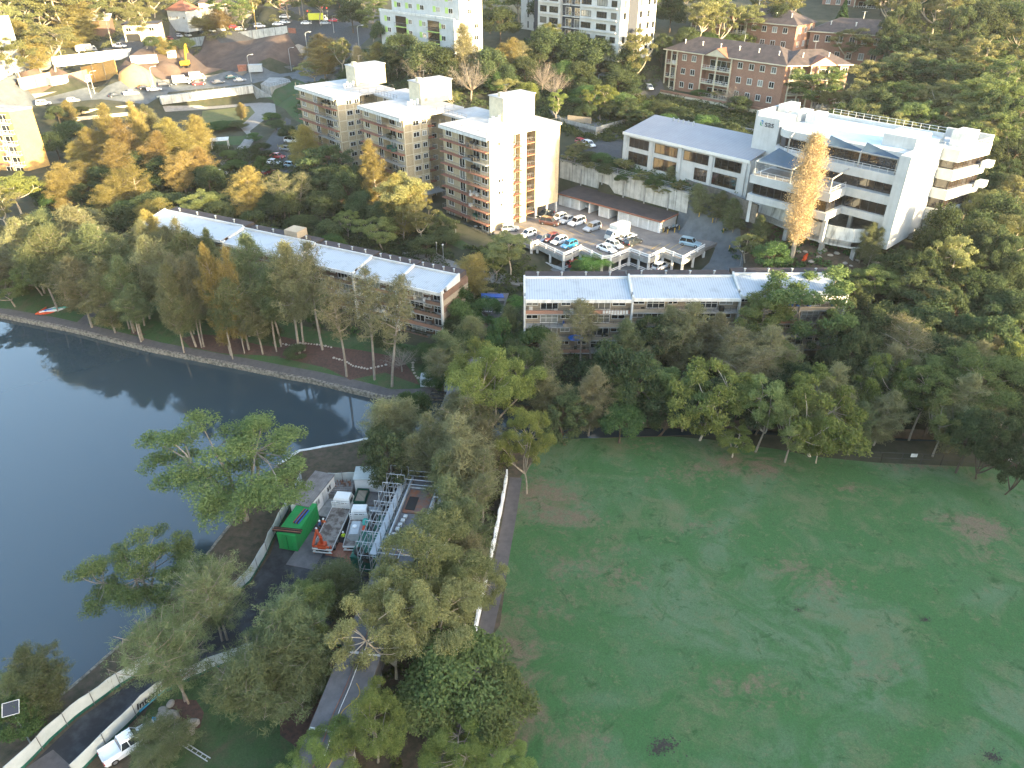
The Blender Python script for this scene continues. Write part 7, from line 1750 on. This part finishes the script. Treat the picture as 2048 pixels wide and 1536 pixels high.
# ---------------------------------------------------------------- people in hi-vis
def personmesh():
    J={'pel':(0,0,.95,.14),'wai':(0,0,1.12,.125),'che':(0,0,1.34,.155),'nec':(0,0,1.48,.06),'hd0':(0,.01,1.58,.085),'hd1':(0,.01,1.70,.09)}
    vs=[];rad=[];ed=[];ix={}
    def v(n,p,r): ix[n]=len(vs); vs.append(p); rad.append(r)
    for k,(x,y,z,r) in J.items(): v(k,(x,y,z),r)
    ed+=[(0,1),(1,2),(2,3),(3,4),(4,5)]
    for s,sg in (('l',-1),('r',1)):
        v(s+'hip',(sg*.10,0,.90),.105); v(s+'kn',(sg*.12,.03,.50),.068); v(s+'an',(sg*.13,-.01,.09),.045); v(s+'to',(sg*.14,.16,.04),.042)
        ed+=[(0,ix[s+'hip']),(ix[s+'hip'],ix[s+'kn']),(ix[s+'kn'],ix[s+'an']),(ix[s+'an'],ix[s+'to'])]
        v(s+'sh',(sg*.19,0,1.40),.065); v(s+'el',(sg*.27,-.02,1.14),.045); v(s+'wr',(sg*.24,.12,.92),.033); v(s+'pa',(sg*.235,.16,.85),.035)
        ed+=[(2,ix[s+'sh']),(ix[s+'sh'],ix[s+'el']),(ix[s+'el'],ix[s+'wr']),(ix[s+'wr'],ix[s+'pa'])]
        for f in range(4):
            v(s+'f%d'%f,(sg*.235+(f-1.5)*.018,.185,.78+.006*abs(f-1.5)),.009); ed.append((ix[s+'pa'],ix[s+'f%d'%f]))
        v(s+'th',(sg*.20,.20,.83),.010); ed.append((ix[s+'pa'],ix[s+'th']))
    me=bpy.data.meshes.new('p'); me.from_pydata(vs,ed,[]); o=bpy.data.objects.new('p',me); COL.objects.link(o)
    m=o.modifiers.new('s','SKIN'); sk=me.skin_vertices[0].data
    for i,r in enumerate(rad): sk[i].radius=(r,r*.85)
    sk[0].use_root=True
    o.modifiers.new('u','SUBSURF').levels=1
    dg=bpy.context.evaluated_depsgraph_get(); out=bpy.data.meshes.new_from_object(o.evaluated_get(dg)); bpy.data.objects.remove(o); out.name='body'
    out.materials.clear(); 
    for m_ in ('workpants','skin','hivis'): out.materials.append(M[m_])
    for p in out.polygons:
        c=p.center; p.material_index=1 if (c.z>1.5 or (abs(c.x)>.2 and c.z<1.0 and c.z>.7)) else (0 if c.z<1.0 else 2)
        p.use_smooth=True
    return out
M['skin']=mat('skin',(.45,.25,.17),amt=.1); M['workpants']=mat('navy_work_trousers',(.03,.035,.06),amt=.2); M['hivis']=mat('orange_hi_vis_cloth',(.75,.14,.03),(.7,.65,.6),scale=2.5,contrast=(.6,.64)); M['hivisy']=mat('yellow_hi_vis_cloth',(.55,.75,.05),amt=.1); M['blueshirt']=mat('blue_work_shirt',(.05,.12,.3),amt=.2)
PM=personmesh()
def person(px,py,rz,m,label):
    x,y,z=P(px,py,1.5); o=inst(PM,None,(x,y,1.52),R(rz),name='person'); tag(o,label,'person'); o.material_slots[2].link='OBJECT'; o.material_slots[2].material=M[m]
    h=MB(); n=10
    secs=[[( .125*s*math.cos(2*math.pi*k/n),.01+.14*s*math.sin(2*math.pi*k/n),z) for k in range(n)] for s,z in ((1.15,1.68),(1.0,1.70),(.95,1.76),(.65,1.82),(.2,1.845))]
    h.loft(secs); part(h,'helmet','whitep',o,smooth=True)
    f=MB(); f.box(-.035,.10,1.655,-.02,.112,1.668); f.box(.02,.10,1.655,.035,.112,1.668); f.box(-.012,.10,1.61,.012,.128,1.65); f.box(-.03,.095,1.585,.03,.108,1.593); part(f,'face','barkd',o)
person(636,1077,60,'hivis','person in orange hi-vis vest and white helmet nearest the green container')
person(642,1062,-120,'blueshirt','person in blue work shirt between two orange vests beside the flatbed truck')
person(650,1058,170,'hivis','person in orange hi-vis vest standing against the flatbed truck bed')
person(689,1085,20,'hivisy','person in yellow hi-vis clothing between the two trucks')
# ---------------------------------------------------------------- foreground odds and ends
x,y,_=P(262,1492,1.5); car('ute','white',x,y,1.5,45,'white ute under the trees beside the hoarding at the bottom left')
x,y,z=P(62,1488,1.5); r=empty('solar_light',(x,y,1.5),R(20),'solar panel on a tall grey pole at the lower left corner','solar light'); mb=MB(); mb.cyl((0,0,0),(0,0,5.2),.07,n=7); part(mb,'pole','galv',r); mb=MB(); mb.add([(-.65,-.5,5.15),(.65,-.5,5.15),(.65,.5,5.7),(-.65,.5,5.7),(-.65,-.5,5.1),(.65,-.5,5.1),(.65,.5,5.65),(-.65,.5,5.65)],[(0,1,2,3),(7,6,5,4),(0,4,5,1),(1,5,6,2),(2,6,7,3),(3,7,4,0)]); part(mb,'panel','navy',r)
mb=MB(); 
for s_ in ((-.68,-.52,.68,-.52,5.12,5.12),(-.68,.52,.68,.52,5.7,5.7),(-.68,-.52,-.68,.52,5.14,5.72),(.68,-.52,.68,.52,5.14,5.72)): mb.cyl((s_[0],s_[1],s_[4]+.03),(s_[2],s_[3],s_[5]+.03),.035,n=4)
part(mb,'panel_frame','paintedc',r)
def frameladder(a,b,w,label):
    a=Vector(P(*a,1.6)); b=Vector(P(*b,1.6)); d=b-a; L=d.xy.length; r=empty('lattice_ladder',(a.x,a.y,1.6),math.atan2(d.y,d.x),label,'steel frame','steel frames lying on the lawn'); mb=MB()
    for y in (-w/2,w/2): mb.cyl((0,y,.05),(L,y,.05),.05,n=5)
    for i in range(int(L/.6)+1): mb.cyl((i*.6,-w/2,.05),(i*.6,w/2,.05),.035,n=4)
    part(mb,'frame','galvl',r)
frameladder((316,1449),(360,1482),.35,'narrow steel lattice frame on the lawn beside the boulders'); frameladder((367,1488),(418,1520),.35,'narrow steel lattice frame on the lawn, nearer the bottom edge')
x,y,_=P(312,1444,1.5); mb=MB(); mb.loft([[(-.5,-.35,0),(.5,-.35,0),(.5,.35,0),(-.5,.35,0)],[(-.4,-.3,.3),(.45,-.25,.35),(.4,.25,.3),(-.35,.3,.4)]]); tag(mb.build('tarp_bundle',M['bluesky'],None,loc=(x,y,1.5)),'crumpled bright blue bundle at the end of the lattice frame','tarp')
rs_=random.Random(9)
def boulder(px,py,s,label,m='rock',group='boulders around the mulched tree',z=1.5,name='boulder'):
    x,y,z=P(px,py,z) if z is not None else G(px,py); rn=np.random.RandomState(int(px*7+py)); mb=MB(); n=9; secs=[]
    for zz,f in ((0,.9),(.25,1.05),(.55,.9),(.8,.55),(.9,.15)):
        secs.append([(math.cos(2*math.pi*k/n)*s*f*(1+rn.uniform(-.13,.13))*1.25,math.sin(2*math.pi*k/n)*s*f*(1+rn.uniform(-.13,.13)),zz*s*.8) for k in range(n)])
    mb.loft(secs); tag(mb.build(name,M[m],None,loc=(x,y,z-.05),rz=rs_.uniform(0,3),smooth=False,bevel=.05),label,'boulder',group)
for px,py,s,l in ((326,1433,.7,'grey boulder at the left of the mulched tree, upper'),(336,1444,1.0,'largest grey boulder left of the mulched tree'),(353,1460,.6,'round grey boulder at the front of the mulched tree'),(372,1462,.75,'broad grey boulder front right of the mulched tree'),(386,1447,.55,'small grey boulder right of the mulched tree'),(341,1408,.4,'smallest boulder at the back of the mulched tree'),(326,1420,.4,'small boulder behind the upper left boulder')): boulder(px,py,s,l)
# mulch disc under that tree
# kayaks on the far bank
for i,(px,py,c,rz,l) in enumerate(((83,624,'orange',80,'short orange kayak standing at the left of the kayaks on the bank'),(92,628,'orange',20,'orange kayak lying lowest on the far bank'),(96,622,'paintedc',50,'white kayak between orange and blue ones'),(106,621,'blue',25,'blue kayak on the far bank'),(112,622,'paintedc',25,'white kayak beside the blue one'),(124,618,'tealp',25,'pale green kayak at the right end of the kayaks'))):
    x,y,z=G(px,py); mb=MB(); secs=[]
    for t in np.linspace(-1,1,9):
        w=.36*math.cos(t*1.5)**.8+.02; hh=.2*math.cos(t*1.2)+.05; secs.append([(t*1.6,-w,.12+.15*t*t),(t*1.6,-w*.6,.0+.15*t*t),(t*1.6,w*.6,.0+.15*t*t),(t*1.6,w,.12+.15*t*t),(t*1.6,w*.4,.12+hh+.15*t*t),(t*1.6,-w*.4,.12+hh+.15*t*t)])
    mb.loft(secs); tag(mb.build('kayak',M[c],None,loc=(x,y,z+.03),rz=R(rz),smooth=True),l,'kayak','kayaks on the far bank')
# small dinghy/trailer
for i,(px,py,l) in enumerate(((496,666,'raised mulch bed with pale stone rim, upper small one'),)):
    pass
# stone edging along the garden beds: one kerb of small stones per bed
def stones(line,label):
    pts=[Vector(G(a,b)) for a,b in line]; r=empty('stone_edging',tuple(pts[0]),0,label,'edging'); mb=MB(); rn=np.random.RandomState(len(line)); 
    for a,b in zip(pts,pts[1:]):
        n=int((b-a).length/.55)
        for i in range(n):
            p=a+(b-a)*i/max(1,n)-pts[0]; s=rn.uniform(.13,.25); k=6; secs=[[(p.x+math.cos(2*math.pi*j/k)*s*f*1.2,p.y+math.sin(2*math.pi*j/k)*s*f,p.z+z*s) for j in range(k)] for z,f in ((-.3,1),(.5,.9),(.95,.4))]; mb.loft(secs)
    o=part(mb,'stone_row','rockl',r); o['kind']='stuff'
M['rockl']=mat('pale_edging_stone',(.42,.38,.33),(.3,.27,.23),scale=2)
stones([(482,664),(490,657),(504,656),(512,662),(506,671),(492,674),(482,668)],'ring of pale stones round the small mulch bed')
stones([(566,688),(585,692),(600,686),(640,690),(668,696)],'pale stone edging along the middle garden bed'); stones([(668,716),(690,722),(706,732),(735,738),(764,732),(780,728)],'curved pale stone edging round the bed of the tall she-oaks'); stones([(826,726),(826,740),(832,752),(845,764)],'pale stone edging at the right end of the garden bed')
x,y,z=G(866,768); mb=MB(); mb.box(-2,-1.0,0,2,1.0,1.6); tag(mb.build('utility_cabinet',M['galvl'],None,loc=(x,y,z),bevel=.05),'pale metal cabinet at the end of the footpath by the channel','cabinet')
r=empty('footpath_steps',(*G(885,775)[:2],1.2),R(-10),'dark footbridge stage with rails where the footpath meets the channel','stage')
for i in range(5): mb=MB(); mb.box(-1.5,-i*.8,.9-i*.12,1.5,-i*.8+.5,1.0-i*.12); part(mb,'tread','frameD',r)
# ---------------------------------------------------------------- excavation things
def excavator():
    x,y,z=G(372,134); r=empty('excavator',(x,y,z),R(100),'yellow excavator with raised boom at the bottom of the excavation','excavator')
    for s_ in (-1,1): mb=MB(); mb.box(-2,s_*1.3-.3,0,2,s_*1.3+.3,.9); part(mb,'track','blk',r)
    mb=MB(); mb.box(-2.2,-1.4,1.0,1.6,1.4,2.2); part(mb,'house','yellow',r); mb=MB(); mb.box(.2,.3,2.2,1.6,1.4,3.2); part(mb,'cab','cglass',r)
    mb=MB(); mb.tube([(1.2,-.2,2.0),(3.5,-.2,6.5),(6,-.2,7.2)],.35,n=4); part(mb,'boom','yellow',r); mb=MB(); mb.tube([(6,-.2,7.2),(7.2,-.2,3.2)],.25,n=4); part(mb,'stick','yellow',r); mb=MB(); mb.box(6.6,-.8,2.0,7.8,.4,3.1); part(mb,'bucket','rust',r)
excavator()
def heap(px,py,rad,h,m,label):
    x,y,z=G(px,py); rn=np.random.RandomState(int(px)); mb=MB(); n=18; secs=[]
    for t in (0,.3,.6,.85,1): secs.append([(math.cos(2*math.pi*k/n)*rad*(1.25-t*1.18)*(1+rn.uniform(-.1,.1)),math.sin(2*math.pi*k/n)*rad*.7*(1.25-t*1.18)*(1+rn.uniform(-.1,.1)),-4+(h+4)*t**.35 if t<.99 else h) for k in range(n)])
    mb.loft(secs); tag(mb.build('spoil_heap',M[m],None,loc=(x,y,z),smooth=True),label,'spoil heap')
heap(272,152,6,4,'sand','bright orange sand heap in the excavation'); heap(598,104,5,3,'rock','heap of broken pale stone at the right end of the excavation'); heap(330,132,5,1.8,'soil','low brown heap behind the orange sand heap')
for i,(px,py,m,w,l,lab) in enumerate(((118,168,'paintedc',6,2.4,'white site cabin lying askew in the excavation'),(178,164,'paintedc',3,2,'small white site cabin in the excavation'),(52,177,'red',5,3,'red container at the left end of the excavation'),(190,146,'red',3,3,'red bin beside the sunlit retaining panels'),(290,126,'paintedc',9,3,'white sheeted stack behind the sand heap'),(486,144,'rust',3,2.2,'small rusty tank by the lower street hoarding'),(512,143,'galvl',5,2,'pale grey generator by the lower street hoarding'),(345,115,'paintedc',3,2,'white pallet stack right of the sand heap'))):
    x,y,z=G(px,py); mb=MB(); mb.box(-w/2,-l/2,0,w/2,l/2,2.4); mb.box(-w/2-.1,-l/2-.1,2.4,w/2+.1,l/2+.1,2.55); tag(mb.build('site_cabin',CP['red'] if m=='red' else M[m],None,loc=(x,y,z),rz=R([55,20,5,20,25,10,10,15][i])),lab,'site cabin')
def panelwall(a,b,h,m,label,dz=0,name='hoarding_wall',post=True,cat='hoarding'):
    a=Vector(G(*a)); b=Vector(G(*b)); d=b-a; L=d.xy.length; r=empty(name,(a.x,a.y,a.z+dz),math.atan2(d.y,d.x),label,cat); sl=(b.z-a.z)/L; n=max(1,int(L/7))
    for i in range(n):
        x0=L*i/n; x1=L*(i+1)/n; mb=MB(); mb.add([(x0,0,x0*sl-1),(x1,0,x1*sl-1),(x1,0,x1*sl+h),(x0,0,x0*sl+h),(x0,.15,x0*sl-1),(x1,.15,x1*sl-1),(x1,.15,x1*sl+h),(x0,.15,x0*sl+h)],[(0,1,2,3),(7,6,5,4),(0,4,5,1),(1,5,6,2),(2,6,7,3),(3,7,4,0)]); part(mb,'panel',m,r)
        if post: mb=MB(); mb.box(x0-.1,-.08,x0*sl-1,x0+.1,-.002,x0*sl+h+.1); part(mb,'post','rail',r)
panelwall((37,141),(103,132),2.6,'concw','pale hoarding above the left end of the excavation'); panelwall((106,129),(257,112),2.6,'whitep','sunlit white hoarding along the upper street, left stretch'); panelwall((257,112),(363,91),2.6,'whitep','sunlit white hoarding along the upper street, middle stretch'); panelwall((363,91),(575,66),2.6,'concw','grey-white hoarding along the upper street, right stretch'); panelwall((577,66),(592,67),2,'rust','short orange hoarding panel at the junction end')
panelwall((168,160),(235,146),5,'creamo','sunlit yellow retaining panels in the excavation',-.5,'retaining_panels'); panelwall((40,176),(105,162),3,'bricktan','low tan retaining wall at the left of the excavation',0,'retaining_wall'); panelwall((130,165),(185,151),2.5,'bricktan','low tan retaining wall below the yellow panels',0,'retaining_wall')
panelwall((60,200),(200,186),1.9,'rail','dark mesh hoarding along the lower street, left stretch',0,'mesh_hoarding'); panelwall((200,186),(380,165),1.9,'rail','dark mesh hoarding along the lower street, middle stretch',0,'mesh_hoarding'); panelwall((380,165),(590,140),1.7,'rail','dark mesh hoarding along the lower street, right stretch',0,'mesh_hoarding')
# poles and lamps
def pole(px,py,top,label,arm=True,m='galv',r0=.12,lamp=True,name='street_lamp',cat='street lamp',cross=False):
    x,y,z=G(px,py); r=empty(name,(x,y,z),R(30),label,cat); mb=MB(); mb.cyl((0,0,-.3),(0,0,top),r0,r0*.6,n=6); part(mb,'pole',m,r)
    if arm: mb=MB(); mb.tube([(0,0,top),(.6,0,top+.4),(1.8,0,top+.5)],.05,n=5); part(mb,'arm',m,r); mb=MB(); mb.box(1.5,-.15,top+.38,2.2,.15,top+.52); part(mb,'lamp_head','paintedc',r)
    if cross: mb=MB(); mb.box(-1.2,-.06,top-.6,1.2,.06,top-.45); mb.box(-.9,-.06,top-1.4,.9,.06,top-1.25); part(mb,'crossarm',m,r)
for px,py,h,l in ((183,196,7,'street lamp on the lower street, leftmost'),(190,188,7,'street lamp beside the mesh hoarding, second from left'),(309,178,7,'street lamp on the lower street above the left end of the hall'),(503,164,9,'street lamp at the right end of the hall'),(583,142,8,'street lamp near the right end of the lower street'),(617,118,9,'street lamp at the right edge of the excavation'),(720,112,9,'street lamp on the road falling from the junction'),(668,66,6,'short lamp at the junction corner')): pole(px,py,h,l)
for px,py,h,l,m in ((513,58,10,'tall sunlit yellow pole beside the upper street','yel'),(151,103,11,'leaning sunlit timber pole among the gums','barkp'),(125,120,8,'lower timber pole by the white sedan','barkp'),(22,122,10,'timber pole at the far left of the upper street','barkp'),(225,92,12,'timber pole left of the cream building','barkp'),(608,38,12,'timber power pole behind the junction, left one','bark'),(600,30,12,'timber power pole behind the junction, far one','bark'),(455,45,11,'pale bare pole above the row of cars','barkp'),(702,32,9,'timber pole right of the junction','bark')): pole(px,py,h,l,arm=False,m=m,r0=.2,name='power_pole',cat='power pole',cross=(m=='bark'))
for px,py,h,l in ((618,44,4.5,'traffic light left of the garbage truck'),(647,36,4.5,'traffic light behind the garbage truck, left one'),(656,37,4.5,'traffic light behind the garbage truck, right one'),(694,38,5,'traffic light right of the junction')):
    x,y,z=G(px,py); r=empty('traffic_light',(x,y,z),0,l,'traffic light','traffic lights at the junction'); mb=MB(); mb.cyl((0,0,0),(0,0,h),.1,n=6); part(mb,'pole','galv',r); mb=MB(); mb.box(-.3,-.25,h-1.2,.3,.1,h); part(mb,'signal_box','blk',r); mb=MB(); mb.cyl((0,-.26,h-.3),(0,-.3,h-.3),.16,n=8); part(mb,'red_lamp','redlamp',r)
for px,py,h,l in ((912,475,3.4,'white globe lamp on the lawn below the near tower'),(874,515,3.2,'white globe lamp on the driveway, left of two'),(887,520,3.2,'white globe lamp on the driveway, right of two'),(1480,532,3,'grey lamp post beside the ramp'),(1288,395,3,'small lamp post by the retaining wall')):
    x,y,z=G(px,py); r=empty('garden_lamp',(x,y,z),0,l,'lamp','garden lamps'); mb=MB(); mb.cyl((0,0,0),(0,0,h),.06,n=6); part(mb,'pole','galv',r); mb=MB(); secs=[[(.22*math.cos(t)*math.cos(2*math.pi*k/8),.22*math.cos(t)*math.sin(2*math.pi*k/8),h+.15+.22*math.sin(t)) for k in range(8)] for t in (-1.4,-.7,0,.7,1.4)]; mb.loft(secs); part(mb,'globe','line',r,smooth=True)

x,y,z=G(1610,519); r=empty('orange_barrier',(x,y,z),R(50),'fallen orange plastic barrier among the rubble below the office','barrier'); mb=MB(); mb.box(-1.1,-.25,0,1.1,.25,.3); part(mb,'base','orange',r); mb=MB(); mb.box(-1.0,-.12,.3,1.0,.12,1.0); part(mb,'board','orange',r)
rs_=random.Random(31)
for i in range(14):
    px=1600+i*12.5+rs_.uniform(-3,3); py=rs_.uniform(500,532); x,y,z=G(px,py); boulder(px,py,rs_.uniform(.3,.7),'grey rock on the slope below the curved office deck, %s from the left'%ordn(i),'rock','rocks below the office',z=None)
# ---------------------------------------------------------------- the hazy evening air
mb=MB(); mb.box(-460,-140,-6,460,720,132)
hm=bpy.data.materials.new('hazy_air'); nt=nodes(hm); o_=nt.nodes.new('ShaderNodeOutputMaterial'); pv=nt.nodes.new('ShaderNodeVolumePrincipled'); pv.inputs['Color'].default_value=(.9,.93,.95,1); pv.inputs['Density'].default_value=.0001; pv.inputs['Anisotropy'].default_value=.3; nt.links.new(pv.outputs[0],o_.inputs['Volume'])
tag(mb.build('haze',hm),kind='stuff')
